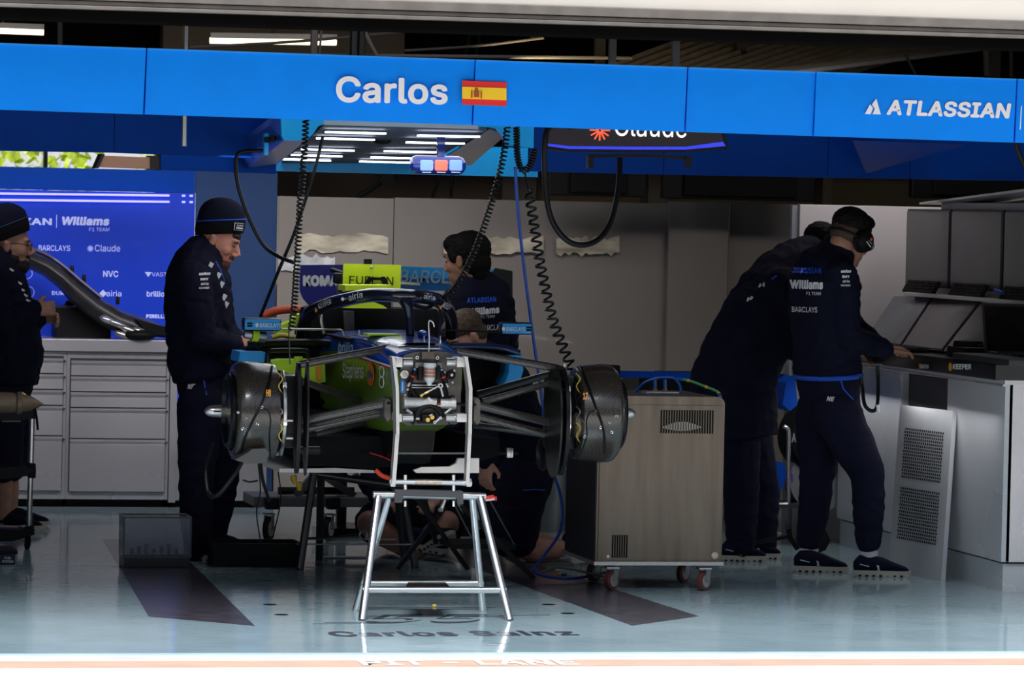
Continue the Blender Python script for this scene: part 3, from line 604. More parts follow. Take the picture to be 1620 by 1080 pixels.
MB().tube(smooth_path([A(594, 743, 1.9), A(604, 752, 1.9), A(616, 756, 1.9), A(622, 756, 1.95)], 10), .010, 8).build('red_strap', mat('red_orange_strap', (.75, .06, .02), .6), car)
MB().tube(smooth_path([A(585, 716, 1.93), A(605, 722, 1.93), A(618, 728, 1.93)], 10), .003, 6).build('red_wire', M_red, car)
MB().cyl(A(475, 712, 1.75), A(506, 712, 1.75), .017).build('jack_tube', M_cblk, car); MB().cyl(A(748, 717, 2.2), A(818, 717, 2.3), .009).build('floor_stay', M_cblk, car)
MB().box(A(806, 716, 2.28), (.03, .03, .045), bev=.006).build('stay_clamp', M_stl, car)
# -- suspension
def arm(x0, y0, Y0, x1, y1, Y1, r, m=None, nm='suspension_arm'):
    a_, b_ = A(x0, y0, Y0), A(x1, y1, Y1)
    MB().tube([a_, a_.lerp(b_, .12), a_.lerp(b_, .88), b_], [r * 1.15, r, r, r * .9], 14, flat=.55, up=(0, 1, 0)).build(nm, m or M_carb, car)
mc = carbon('carbon_arm', (.022, .019, .016), (.06, .052, .045), .3, 130)
arm(618, 550, 1.75, 472, 577, 1.72, .017, mc); arm(722, 555, 1.75, 886, 583, 1.72, .017, mc)
arm(600, 645, 2.15, 470, 600, 1.75, .016, mc); arm(764, 636, 1.7, 886, 601, 1.72, .014, mc); arm(757, 624, 2.1, 868, 592, 1.85, .016)
arm(611, 638, 1.6, 470, 667, 1.7, .017, mc); arm(606, 653, 1.75, 468, 682, 1.75, .016, mc); arm(614, 660, 2.1, 500, 686, 1.9, .014)
arm(757, 641, 1.6, 893, 674, 1.7, .017, mc); arm(752, 657, 1.75, 893, 694, 1.75, .016, mc); arm(750, 672, 2.1, 870, 688, 1.9, .014)
for x, y0, y1 in ((613, 630, 667), (754.5, 629, 672)):
    MB().prism([A(x - 4, y0 + 4, 1.55), A(x + 1, y0, 1.55), A(x + 5, y0 + 4, 1.55), A(x + 5, y1 - 5, 1.55), A(x, y1, 1.55), A(x - 5, y1 - 8, 1.55)], (0, .12, 0)).build('wishbone_bracket', M_plt, car, smooth=False)
# -- brake drums with ducts, hubs and axle stubs
drum_m = carbon('bronze_carbon', (.022, .018, .014), (.05, .041, .032), .27, 210)
def drum(sg, xo, xi, yc, xtip, bolts, col):
    co, ci, ct = A(xo, yc, 1.75), A(xi, yc, 1.75), A(xtip, yc, 1.75); L = abs(co.x - ci.x); ax = V((-sg, 0, 0))  # axis points outward
    o_ = V((ci.x, 1.75, co.z))
    prof = [(.05, 0), (.185, 0), (.2, .01), (.207, L * .3), (.213, L * .55), (.212, L * .72), (.206, L * .80), (.192, L * .86), (.178, L * .875), (.172, L * .86), (.16, L * .80), (.05, L * .80)]
    d = MB().lathe(o_, ax, prof, 56, caps=True).build('brake_drum', drum_m, car, ang=45)
    MB().lathe(o_ + ax * (L * .80), ax, [(.12, 0), (.158, .01), (.160, L * .14), (.150, L * .19), (.140, L * .18), (.135, L * .1), (.05, L * .1)], 44).build('inner_ring', M_cblk, d)
    MB().lathe(o_ + ax * (L * .88), ax, [(.06, 0), (.055, .01), (.032, .015), (.0255, .018), (.0255, .03)], 28, caps=True).build('hub', mat('hub_bronze', (.2, .16, .13), .35, .8), d)
    s = ct - ax * .088
    MB().lathe(s, ax, [(.0, -.08), (.026, -.08), (.0265, .01), (.0275, .012), (.0275, .02), (.026, .022), (.0255, .045), (.0245, .058), (.021, .070), (.014, .080), (.006, .0865), (0, .088)], 24).build('axle_stub', M_stl, d)
    MB().box(s + ax * .035 + V((0, -.0255, 0)), (.03, .006, .006), bev=.001).build('axle_slot', M_blackp, d)
    bv = bvh_of(d)
    for x, y in bolts:
        p, n_ = PH(x, y, bv)
        if p: MB().lathe(p, n_, [(.003, -.002), (.0075, -.002), (.0075, .004), (.0055, .006), (.003, .004)], 14).build('drum_bolt', M_bolt, d)
    return d, bv
bl = [(377, 652), (390, 662), (407, 670), (384, 677.5), (414, 644), (369, 668)]
br_ = [(944, 649), (975, 658), (964, 668), (950, 675.5), (968, 683), (925, 690)]
dl, bvl = drum(1, 356, 436, 650, 323, bl, 0)
d_r, bvr = drum(-1, 982, 905, 654, 1006, br_, 0)
# raised seam lines on the drums, following their surface
def seam(bv, pts, r, m, par, nm='drum_seam', lift=.002):
    out = []
    for q in smooth_path([V((x, y, 0)) for x, y in pts], 24):
        h, n_ = PH(q.x, q.y, bv)
        if h: out.append(h + n_ * lift)
    if len(out) > 2: MB().tube(out, r, 6).build(nm, m, par)
seam(bvl, [(430, 580), (424, 610), (410, 645), (390, 685), (380, 715)], .006, M_cblk, dl)
seam(bvl, [(414, 645), (424, 650), (428, 665), (426, 690), (428, 725)], .003, M_cblk, dl)
seam(bvr, [(918, 580), (930, 610), (945, 650), (955, 680), (957, 715)], .006, M_cblk, d_r)
seam(bvr, [(946, 648), (934, 652), (928, 665), (928, 690), (918, 720)], .003, M_cblk, d_r)
def drum_word(s, x, y, bv, par):
    h, n_ = PH(x, y, bv)
    if h: text(s, h + V((-.010, -.012, -.018)), h + V((.010, -.012, -.018)), .03, M_orange, par, bold=.03)
drum_word('H8', 424, 620, bvl, dl); drum_word('17', 925, 625, bvr, d_r)
for sg, d, xp, xb, xc in ((1, dl, 466, 452, 443), (-1, d_r, 880, 902, 914)):
    z = .835
    # inner duct panel: tall thin rounded plate whose front edge faces the viewer
    X = A(xp, 650, 1.7).x
    dpt = .055 if sg > 0 else .16
    pl = [V((X, 1.62 + dpt * math.cos(a), z - .01 + .225 * math.sin(a) - (.02 if math.sin(a) < 0 else 0))) for a in [2 * math.pi * k / 48 for k in range(48)]]
    MB().prism([p - V((.008, 0, 0)) for p in pl], (.016, 0, 0)).build('duct_panel', M_cblk, car)
    pl2 = [V((X + sg * .03, p.y - .02, z + (p.z - z) * 1.03)) for p in pl]; MB().prism(pl2, (sg * .008, 0, 0)).build('duct_fin', mat('dark_fin', (.01, .01, .011), .25, spec=.3), car)
    xi_ = A(440 if sg > 0 else 905, 650, 1.75).x; xo_ = X + sg * .03
    MB().boxa((min(xi_, xo_), 1.66, z - .15), (max(xi_, xo_), 1.84, z + .16), bev=.02).build('upright', M_cblk, car)
    Xb = A(xb, 650, 1.55).x
    ring = [V((Xb, 1.75 - .19 * math.cos(a), z + .2 * math.sin(a))) for a in [math.radians(k) for k in range(-60, 61, 8)]]
    MB().tube(ring, .0085, 8).build('upright_rail', M_stl, car)
    for dz in (.115, -.035): MB().box((Xb, 1.75 - .185 + (.03 if dz > .05 else 0), z + dz), (.016, .02, .03), bev=.002).build('upright_lug', M_bolt, car)
    Xc = A(xc, 670, 1.6).x
    MB().ell((Xc, 1.62, z - .04), (.022, .06, .055), n=16).build('brake_caliper', mat('bronze_caliper', (.38, .30, .22), .35, .7), car)
    MB().ell((Xc, 1.70, z + .10), (.02, .06, .07), n=14).build('duct_mouth', M_rubber, car)
    for k in range(5):
        y0 = 590 + k * 26; MB().tube(smooth_path([A(xc - 3, y0, 1.57), A(xc + 4, y0 + 9, 1.55), A(xc - 2, y0 + 20, 1.57), A(xc + 3, y0 + 32, 1.56)], 14), .0022, 6).build('sensor_wire', (mat('yellow_wire', (.6, .45, .05), .5), M_rubber, M_stl)[k % 3], car)
    for k in range(4): MB().box(A(xb + sg * 6, 665 + k * 14, 1.6), (.03, .015, .008), bev=.002).build('bolt_lug', (M_stl, M_blackp)[k % 2], car)
MB().prism([A(x, y, 1.68) for x, y in ((385, 712), (391, 707), (412, 706), (417, 712), (414, 729), (384, 730), (364, 724))], (0, -.14, 0)).build('drum_scoop', mat('grey_composite', (.045, .045, .045), .4, var=.2), dl)
MB().tube(smooth_path([A(893, 575, 1.6), A(891, 592, 1.6), A(888, 612, 1.6)], 8), .004, 6).build('white_strap', M_white, car); MB().box(A(887, 616, 1.6), (.03, .008, .014), bev=.002).build('strap_tag', M_white, car)
MB().ell(A(858, 718, 2.0), (.02, .1, .075), n=16).build('duct_winglet', M_cblk, car)
# -- halo
hm = mat('halo_gloss_black', (0.01, 0.012, 0.03), .2, coat=.8)
def htube(px, rs, nm, par, flat=1.0):
    return MB().tube(smooth_path([A(*p) for p in px], 40), [rs[0] + (rs[1] - rs[0]) * i / 200 for i in range(0)] or rs[0], 16, flat=flat, up=(0, 0, 1)).build(nm, hm, par, ang=60)
HL = [(478, 534, 2.95), (481, 512, 2.88), (490, 496, 2.78), (514, 483, 2.65), (550, 473, 2.42), (592, 466.5, 2.2), (641, 468, 2.08), (674, 470, 2.2), (696, 477, 2.4), (709, 490, 2.65), (714, 508, 2.85), (714, 530, 2.95)]
pp = smooth_path([A(*p) for p in HL], 66)
halo = MB().tube(pp, [.030 if (i < 12 or i > 50) else .034 for i in range(len(pp))], 18, flat=.9, up=(0, 0, 1)).build('halo', hm, car, ang=60)
pp = smooth_path([A(649, 530, 2.02), A(648, 505, 2.04), A(645, 484, 2.06), (A(640, 468, 2.09))], 12)
MB().tube(pp, [.019, .019, .019, .019, .019, .020, .021, .023, .026, .029, .032, .034, .034][:len(pp)], 16).build('halo_post', hm, halo, ang=60)
bh = bvh_of(halo)
def halo_text(s, x0, y0, x1, y1, hpx, m, bold=.006):
    a_, b_ = PH(x0, y0, bh)[0], PH(x1, y1, bh)[0]
    if a_ and b_: text(s, a_ + V((0, -.02, 0)), b_ + V((0, -.02, 0)), hpx / 352, m, halo, bold=bold, onto=bh, lift=.0025)
halo_text('airia', 550, 476, 571, 470, 10, M_white); halo_text('KEEPER', 502, 488, 522, 480, 8, M_white, 0); halo_text('airia', 672, 472, 689, 475, 8, M_white); halo_text('KEEP', 700, 484, 709, 491, 7, M_white, 0)
for x, y in ((545, 473), (666, 471)):
    h, n_ = PH(x, y, bh)
    if h: MB().box(h + V((-.008, 0, 0)), (.013, .004, .013), Matrix.Rotation(.78, 3, 'Y')).build('diamond_mark', M_white, halo, smooth=False)
for x, y in ((500, 490), (697, 485)):
    h, n_ = PH(x, y, bh)
    if h: MB().box(h, (.010, .012, .022), bev=.004).build('orange_mark', M_orange, halo)
MB().tube(smooth_path([A(509, 483, 2.9), A(508, 505, 2.9), A(513, 530, 2.9)], 8), .008, 8).build('cockpit_strut', M_stl, car)
# -- cockpit surround, headrest, airbox
MB().boxa((CX - .30, 3.0, .9), (CX + .34, 3.12, 1.255), bev=.03).build('headrest', mat('matt_charcoal', (.012, .012, .013), .7, bump=.2, spec=.1), car)
MB().prism([A(544, 492, 2.95), A(560, 492, 2.95), A(561, 531, 2.95), A(547, 531, 2.95)], (0, .03, 0)).build('seat_belt_pad', mat('dusty_grey', (.22, .2, .22), .7), car, smooth=False)
MB().boxa((CX - .22, 2.25, 1.12), (CX + .18, 2.95, 1.135)).build('cockpit_floor', M_rubber, car, smooth=False)
ab = MB().rings([[V((CX + .02 + a * math.cos(t), Y, z + b * math.sin(t))) for t in [2 * math.pi * k / 20 for k in range(20)]] for Y, a, b, z in ((3.14, .10, .07, 1.36), (3.2, .12, .09, 1.35), (3.4, .10, .09, 1.33))]).build('airbox', M_cblk, car)
MB().tube([A(525, 427, 3.4), A(543, 433, 3.3)], .012, 10).build('camera_arm', M_blackp, car); MB().box(A(536, 440, 3.3), (.05, .06, .05), bev=.01).build('onboard_camera', M_blackp, car)
# engine deck and rear body falling away behind
MB().rings([[V((CX + a * math.cos(t), Y, .92 + b * math.sin(t))) for t in [2 * math.pi * k / 20 for k in range(20)]] for Y, a, b in ((3.15, .28, .22), (3.7, .24, .18), (4.6, .12, .12))]).build('engine_cover', M_cblk, car)
# -- sidepods
def pod(sg, xo, xi, yt, yb, Yf):
    o_, i_ = A(xo, yt, Yf), A(xi, yb, Yf); xm = (o_.x + i_.x) / 2; hw = abs(o_.x - i_.x) / 2; zm = (o_.z + i_.z) / 2; hz = abs(o_.z - i_.z) / 2
    def rr(Y, a, b, cz, k=.35): return [V((xm + a * math.copysign(abs(math.cos(t)) ** k, math.cos(t)), Y, cz + b * math.copysign(abs(math.sin(t)) ** k, math.sin(t)))) for t in [2 * math.pi * q / 36 for q in range(36)]]
    b = MB().rings([rr(Yf + .35, hw * .8, hz * .75, zm), rr(Yf + .01, hw * .9, hz * .84, zm), rr(Yf - .01, hw * .95, hz * .92, zm), rr(Yf, hw, hz, zm), rr(Yf + .05, hw * 1.01, hz * 1.02, zm), rr(Yf + .6, hw * .8, hz * .85, zm - .02)], caps=True)
    return b.build('sidepod', M_cblk, car, ang=50)
pL = pod(1, 386, 546, 541, 640, 2.75); pR = pod(-1, 826, 706, 547, 640, 2.75)
MB().prism([A(380, 556, 2.6), A(420, 557, 2.6), A(418, 573, 2.6), A(377, 572, 2.6)], (0, .25, 0)).build('blue_pod_panel', M_lblue, pL, smooth=False)
MB().prism([A(806, 562, 2.7), A(827, 562, 2.7), A(828, 585, 2.7), A(822, 605, 2.7), A(797, 609, 2.7), A(805, 590, 2.7)], (0, .2, 0)).build('blue_pod_panel', M_lblue, pR, smooth=False)
MB().tube(smooth_path([A(392, 545, 2.66), A(450, 542, 2.66), A(520, 543, 2.66), A(540, 552, 2.66)], 14), .018, 10).build('pod_lip', M_cblk, pL)
MB().tube(smooth_path([A(712, 547, 2.66), A(760, 547, 2.66), A(795, 550, 2.66), A(822, 558, 2.66)], 14), .014, 10).build('pod_lip', mat('blue_black_lip', (.01, .02, .08), .25, coat=.5), pR)
for p_, nm in (([(425, 573), (425, 557), (436, 554), (480, 554), (488, 559), (489, 573)], 'intake_frame'),): MB().tube(smooth_path([A(x, y, 2.55) for x, y in p_], 20), .010, 8).build(nm, M_cblk, pL)
# -- mirrors
def mirror(x0, x1, y0, y1, stalk, strut, tx0, tx1, ty, slot, lab):
    Y = 2.42; p, q = A(x0, y1, Y), A(x1, y0, Y)
    h = MB().boxa((p.x, Y + .01, p.z - .004), (q.x, Y + .09, q.z + .006), bev=.012).build('mirror_housing', M_cblk, car)
    MB().boxa((p.x + .004, Y, p.z), (q.x - .006, Y + .02, q.z), bev=.004).build('mirror_face', M_lblue, h)
    tx('BARCLAYS', tx0, ty, tx1, ty + .4, 6.6, Y - .001, M_white, h, bold=.01)
    sc_ = A(tx0 - 4.5, ty - 3.4, Y - .002); MB().ell(sc_, (.0075, .002, .0095), n=12, m=8).build('eagle_mark', M_white, h)
    for k in (-1, 1): MB().tube([A(slot - 4, y0 + (y1 - y0) * .5 + k * 2, Y - .002), A(slot + 4, y0 + (y1 - y0) * .5 + k * 2, Y - .002)], .004, 8).build('mirror_slot', M_rubber, h)
    MB().tube(smooth_path([A(*s, Y + .04) for s in stalk], 12), .0045, 8).build('mirror_stalk', M_stl if x0 < 600 else M_cblk, h)
    MB().tube([A(*s, Y + .04) for s in strut], .0045, 8).build('mirror_strut', M_cblk, h)
mirror(386, 446, 505.5, 521.5, [(446, 520.5), (500, 521), (535, 521.5), (542, 524), (544, 533)], [(405, 523), (403, 545)], 411, 445, 517.5, 395, 'left')
mirror(794, 843, 512.5, 527.5, [(792, 525), (750, 524), (705, 522), (698, 523)], [(820, 529), (816, 546)], 801, 831, 523.5, 837, 'right')
# -- lime fuel sign and lime tray hung at the airbox
sg_ = thing('fuel_sign', 'bright lime rectangular warning sign with black words hung over the cockpit', 'sign', A(588, 460, 3.1))
MB().prism([A(542, 461, 3.1), A(633.5, 463, 3.1), A(634.5, 419, 3.1), A(543.5, 417, 3.1)], (0, .012, 0)).build('sign_board', mat('fluorescent_lime', (.72, .92, .01), .5, emit=(.6, .85, .0), estr=.0, var=.02), sg_, smooth=False)
tx('FUEL IN', 552.5, 449, 622, 451, 13, 3.098, M_blackp, sg_, bold=.0)
MB().ell(A(588, 423, 3.09), (.008, .004, .008), n=12).build('hook_eye', M_stl, sg_); MB().box(A(582, 414, 3.12), (.035, .03, .028), bev=.004).build('clip', M_blackp, sg_)
MB().prism([A(575, 449, 3.09), A(583, 438, 3.09), A(610, 439, 3.09), A(614, 449, 3.09), A(606, 449, 3.09), (A(602, 443, 3.09)), A(588, 443, 3.09), A(584, 449, 3.09)], (0, -.01, 0)).build('black_strap', M_blackp, sg_, smooth=False)
tr = thing('lime_tray', 'folded lime plastic cover over the cockpit opening, seen through the halo', 'cover', A(585, 487, 2.75))
MB().prism([A(546, 451, 2.75), A(618, 451, 2.75), A(619, 455, 2.75), A(546, 460, 2.75)], (0, .2, 0)).build('upper_fold', MATS['fluorescent_lime'], tr, smooth=False)
MB().prism([A(545, 487, 2.75), A(613, 488, 2.75), A(606, 483, 2.75), A(590, 477, 2.75), A(545, 478, 2.75)], (0, .05, 0)).build('lower_fold', MATS['fluorescent_lime'], tr, smooth=False)
MB().boxa((A(546, 480, 2.9).x, 2.9, A(546, 487, 2.9).z), (A(619, 480, 2.9).x, 2.915, A(546, 455, 2.9).z)).build('back_web', M_cblk, tr, smooth=False)
# -- lime cooling blowers in the left pod mouth, orange hose behind
cb = thing('cooling_blower', 'lime cooling blower box set in the left pod mouth, orange band on its side', 'cooling fan', A(470, 605, 2.5))
MB().prism([A(428, 581, 2.5), A(430, 572, 2.5), A(445, 569, 2.5), A(500, 569, 2.5), A(514, 574, 2.5), A(515, 604, 2.5), A(500, 607, 2.5), A(476, 596, 2.5)], (0, .15, 0)).build('blower_case', M_lime, cb)
MB().prism([A(499, 580, 2.49), A(507, 578, 2.49), A(508, 600, 2.49), A(501, 602, 2.49)], (0, -.008, 0)).build('orange_band', M_orange, cb, smooth=False)
MB().tube(smooth_path([A(478, 607, 2.45), A(498, 610, 2.45), A(515, 606, 2.45)], 8), .008, 8).build('edge_seal', M_blackp, cb)
MB().cyl(A(472, 571, 2.5), A(472, 564, 2.5), .02).build('spout', M_lime, cb)
c2 = thing('fuel_rig_coupling', 'lime and blue coupling block on the car flank below the hanging coil', 'coupling', A(455, 535, 3.1))
MB().prism([A(x, y, 3.1) for x, y in ((437, 528), (443, 515), (460, 508), (470, 498), (478, 496), (474, 508), (463, 522), (452, 532))], (0, .1, 0)).build('lime_body', M_lime, c2)
MB().prism([A(x, y, 3.12) for x, y in ((470, 537), (472, 518), (478, 505), (487, 503), (485, 520), (480, 537))], (0, .1, 0)).build('blue_body', M_cblue, c2)
MB().tube(smooth_path([A(430, 534, 3.05), A(445, 530, 3.05), A(462, 533, 3.05), A(475, 533, 3.05)], 10), .012, 8).build('yellow_coupling', mat('dull_yellow', (.5, .42, .05), .5), c2)
gn = thing('wheel_gun', 'small chrome and lime air gun lying on the pod below the left mirror', 'air gun', A(400, 540, 2.5))
MB().lathe(A(386, 528, 2.45), (1, .2, -.15), [(0, 0), (.016, 0), (.02, .01), (.02, .05), (.024, .055), (.024, .1), (0, .1)], 20).build('gun_body', M_stl, gn)
MB().lathe(A(398, 530, 2.45), (1, .2, -.15), [(.025, 0), (.026, .0), (.026, .03), (.025, .03)], 20).build('lime_collar', M_lime, gn); MB().tube([A(410, 533, 2.46), A(408, 548, 2.5)], .014).build('grip', M_blackp, gn)
tag(MB().tube(smooth_path([A(416, 500, 3.6), A(435, 492, 3.6), A(458, 489, 3.6), A(478, 491, 3.6), A(486, 500, 3.65), A(484, 520, 3.7)], 20), .020, 12).build('orange_hose', mat('burnt_orange_hose', (.5, .06, .015), .5)), 'thick burnt orange hose curving behind the car on the left', 'hose')
# -- rear wing parked behind
rw = thing('rear_wing', 'blue rear wing with white and pale blue sponsor words, standing behind the car', 'wing', (.7, 6.0, .0))
Yw = 5.7
kb = mat('royal_blue', (0.008, 0.012, 0.22), .35)
MB().prism([A(x, y, Yw) for x, y in ((476, 419), (545, 418.5), (545, 500), (505, 495), (492, 486), (480, 472), (475, 460))], (0, .03, 0)).build('end_plate', kb, rw, smooth=False)
tx('KOMATSU', 479, 453, 572, 453, 18, Yw - .002, M_white, rw, bold=.07)
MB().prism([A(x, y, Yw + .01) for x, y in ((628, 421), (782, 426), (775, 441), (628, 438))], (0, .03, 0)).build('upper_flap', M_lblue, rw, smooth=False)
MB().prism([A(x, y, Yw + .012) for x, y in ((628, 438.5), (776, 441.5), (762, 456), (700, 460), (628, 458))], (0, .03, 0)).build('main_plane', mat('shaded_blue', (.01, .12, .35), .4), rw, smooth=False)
tx('BARCLAYS', 632, 446, 760, 450, 20, Yw + .004, mat('pale_grey_blue', (.30, .42, .5), .5), rw, bold=.01, shear=.1)
MB().prism([A(x, y, Yw) for x, y in ((786, 424), (808, 428), (811, 429), (811, 478), (797, 500), (770, 520), (755, 450))], (0, .04, 0)).build('end_plate', M_cblk, rw, smooth=False)
MB().cyl(A(630, 449, 4.2), A(664, 450, 4.2), .010).build('wing_rod', M_stl, rw)
for x in (540, 740): MB().boxa((A(x, 500, Yw).x, Yw + .01, 0), (A(x, 500, Yw).x + .05, Yw + .06, A(x, 455, Yw).z)).build('wing_post', M_cblk, rw, smooth=False)
MB().boxa((A(520, 500, Yw).x, Yw - .2, 0), (A(760, 500, Yw).x, Yw + .2, .04)).build('wing_base', M_cblk, rw, smooth=False)
# ================================================================= front stand
stn = thing('car_stand', 'bright aluminium trestle stand holding the nose of the racing car', 'stand', (CX, 1.43, 0))
def tb(nm, pts, r, m, par, n=16): return MB().tube([V(p) for p in pts], r, n).build(nm, m, par)
T = 1.43; rT = .0165
tb('top_bar', [A(590, 782, T), A(768, 785, T)], .0155, M_alu, stn)
for nm, a_, b_ in (('leg', A(598, 786, T - .01), AZ(573, 981)), ('leg', A(760, 787, T - .01), AZ(806, 981)), ('leg', A(615, 786, T + .02), AZ(563, 966)), ('leg', A(747, 787, T + .02), AZ(764, 966))):
    l_ = tb(nm, [a_, b_ + V((0, 0, .003))], rT if b_.y < 1.4 else .0155, M_alu, stn); MB().cyl(b_ + V((0, 0, .0)), b_.lerp(a_, .012), rT * 1.06).build('foot_cap', M_stl, l_)
def on(a_, b_, f): return V(a_).lerp(V(b_), f)
fa = (A(598, 786, T - .01), AZ(573, 981)); fb = (A(760, 787, T - .01), AZ(806, 981)); ra = (A(615, 786, T + .02), AZ(563, 966)); rb = (A(747, 787, T + .02), AZ(764, 966))
c1_ = tb('cross_bar', [on(*fa, .755) - V((.015, 0, 0)), on(*fb, .755) + V((.015, 0, 0))], .0135, M_alu, stn); tb('cross_bar', [on(*ra, .755) - V((.012, 0, 0)), on(*rb, .755) + V((.012, 0, 0))], .0135, M_alu, stn)
a_, b_ = on(*fa, .75), on(*fb, .75); c_, d_ = on(*ra, .75), on(*rb, .75)
MB().prism([on(a_, b_, .28), on(a_, b_, .62), on(c_, d_, .70), on(c_, d_, .38)], (0, 0, .004)).build('shelf_plate', mat('black_plate', (.02, .02, .02), .25, coat=.4), stn, smooth=False)
MB().prism([A(625, 774, T - .03), A(733, 777, T - .03), A(733, 797, T - .03), (A(724, 797, T - .03)), A(723, 787, T - .03), A(638, 785, T - .03), A(636, 795, T - .03), A(625, 795, T - .03)], (0, .07, 0)).build('saddle', mat('dark_grey_nylon', (.045, .045, .048), .5), stn, smooth=False)
for x in (641, 717.5):
    tb('pin', [A(x, 751, T - .02), A(x, 776, T - .02)], .008, M_alu, stn); tb('pin', [A(x, 792, T - .02), A(x, 801, T - .02)], .006, M_bolt, stn)
MB().beam(A(768, 787, T), A(781, 785, T), .012, .014).build('release_lever', M_red, stn, smooth=False)
fr = thing('nose_frame', 'aluminium frame bolted to the nose bulkhead, standing on the trestle', 'frame', (CX, 1.42, .53))
tb('base_tube', [A(616, 762, T - .02), A(746, 764, T - .02)], .0125, M_alu, fr); tb('weld_band', [A(655, 762.5, T - .02), A(698, 763, T - .02)], .0132, mat('straw_weld', (.6, .5, .4), .3, .9, var=.2, scale=60), fr)
for x in (621, 741): MB().box(A(x, 763, T - .02), (.022, .03, .035), bev=.004).build('clamp', M_stl, fr)
def sideplate(pts, w_):
    b = MB(); Yf, Yk = 1.36, 1.43
    b.prism([A(x, y, Yf) for x, y in pts], (0, Yk - Yf, 0)); return b.build('side_plate', M_plate, fr, smooth=False)
sideplate([(620, 564), (625, 564), (631, 612), (632, 686), (627, 686), (626, 613)], 0); sideplate([(735, 564), (740, 564), (747.5, 614), (746.5, 687), (741, 687), (742, 614)], 0)
tb('upright', [A(627, 584, 1.45), A(624, 640, 1.43), A(627, 690, 1.42), A(619.5, 764, 1.41)], .007, M_alu, fr); tb('upright', [A(738, 600, 1.46), A(744, 690, 1.42), A(739, 765, 1.41)], .007, M_plate, fr)
for x0, x1, y0, y1 in ((617, 621.5, 684, 764), (737.5, 742, 687, 765)): pass
MB().prism([A(626, 684, 1.38), A(632, 684, 1.38), A(626, 765, 1.38), A(620, 765, 1.38)], (0, .05, 0)).build('lower_plate', M_plate, fr, smooth=False)
MB().prism([A(740.5, 684, 1.38), A(746, 684, 1.38), A(742.5, 766, 1.38), A(737, 766, 1.38)], (0, .05, 0)).build('lower_plate', M_plate, fr, smooth=False)
tb('cross_rod', [A(629, 717, 1.42), A(741, 717, 1.42)], .0045, mat('dark_rod', (.1, .1, .1), .4, .6), fr)
for bx, cx0, cx1, y, h_ in (((626, 637), 637, 652, 573, 15), ((723, 736), 706, 723, 573, 15), ((628, 636), 636, 653, 661, 13), ((723, 739), 705, 723, 661, 13)):
    bb('spacer_block', bx[0], y - h_ / 2, bx[1], y + h_ / 2, 1.375, 1.50, M_plate, .002, fr)
    tb('spacer_tube', [A(cx0, y, 1.43), A(cx1, y, 1.43)], .019 if h_ > 14 else .0165, M_stl, fr)
# rear trestle, dark in the shade under the car
rs_ = thing('rear_stand', 'dark steel trestle stand under the car, in the shade behind the nose', 'stand', (.06, 3.7, 0))
M_dst = mat('dull_dark_steel', (.09, .09, .095), .35, .8)
for a_, b_ in ((A(497, 745, 3.65), AZ(474, 900)), (A(636, 770, 3.75), AZ(657, 898)), (A(508, 745, 3.9), AZ(505, 885)), (A(628, 770, 4.0), AZ(640, 885))): tb('leg', [a_, b_], .019, M_dst, rs_)
tb('top_bar', [A(490, 748, 3.7), A(640, 770, 3.7)], .018, M_dst, rs_); tb('cross_bar', [A(470, 860.5, 3.6), A(650, 861, 3.65)], .004, M_stl, rs_); tb('cross_bar', [A(483, 852, 3.9), A(626, 853, 3.95)], .004, M_stl, rs_)
# ================================================================= people
def remeshed(mb, name, m, parent, vox=.008, smooth=3, folds=0.0, fscale=9.0, keep=None):
    bmesh.ops.recalc_face_normals(mb.b, faces=mb.b.faces)
    me = bpy.data.meshes.new(name); mb.b.to_mesh(me); mb.b.free()
    o = bpy.data.objects.new('tmp', me); COL.objects.link(o)
    r = o.modifiers.new('r', 'REMESH'); r.mode = 'VOXEL'; r.voxel_size = vox; r.adaptivity = 0
    if smooth: s_ = o.modifiers.new('s', 'SMOOTH'); s_.iterations = smooth; s_.factor = .5
    bpy.context.view_layer.update()
    m2 = bpy.data.meshes.new_from_object(o.evaluated_get(bpy.context.evaluated_depsgraph_get())); bpy.data.objects.remove(o)
    if folds:
        ns = [v.normal.copy() for v in m2.vertices]
        for v, n_ in zip(m2.vertices, ns):
            p = v.co; q = V((p.x * fscale, p.y * fscale, p.z * fscale * 1.5))
            a = noise.noise(q + V((noise.noise(q * .6) * 1.6, 0, 0))); a = (1 - abs(a) * 2.4)
            v.co = p + n_ * (folds * (a * .7 + .5 * noise.noise(q * 2.3)))
    m2.name = name
    return link_mesh(name, m2, m, parent, ang=180)
M_skin = {}
def skin(k, col): return mat('skin_' + k, col, .5, var=.10, scale=22, bump=.06, bscale=220, spec=.35)
M_navy = mat('navy_fabric', (0.0065, 0.0075, 0.022), .85, var=.15, scale=12, bump=.25, bscale=500, spec=.15)
M_nvtr = mat('navy_trouser_fabric', (0.008, 0.0085, 0.024), .9, var=.15, scale=9, bump=.25, bscale=500, spec=.15)
M_blktx = mat('black_knit', (0.004, 0.004, 0.006), .9, bump=.4, bscale=500, spec=.2)
M_pipe = mat('blue_piping', (0.01, 0.09, 0.6), .6)
M_hair = mat('dark_hair', (0.006, 0.0045, 0.004), .7, var=.5, scale=60, spec=.15, bump=.4, bscale=160, stretch=(1, 1, .3))
M_hbrn = mat('brown_hair', (0.035, 0.02, 0.012), .6, var=.5, scale=60, bump=.8, bscale=160, stretch=(1, 1, .3))
M_beard = mat('dark_beard', (0.012, 0.008, 0.006), .8, var=.5, scale=80, bump=1, bscale=200)
M_ginger = mat('ginger_beard', (0.14, 0.045, 0.02), .8, var=.4, scale=80, bump=1, bscale=200)
M_sole = mat('cream_sole', (.55, .49, .41), .7)
M_sock = mat('white_sock', (.6, .58, .62), .9)
M_lens = mat('glass_lens', (.5, .5, .5), .08, alpha=.25)
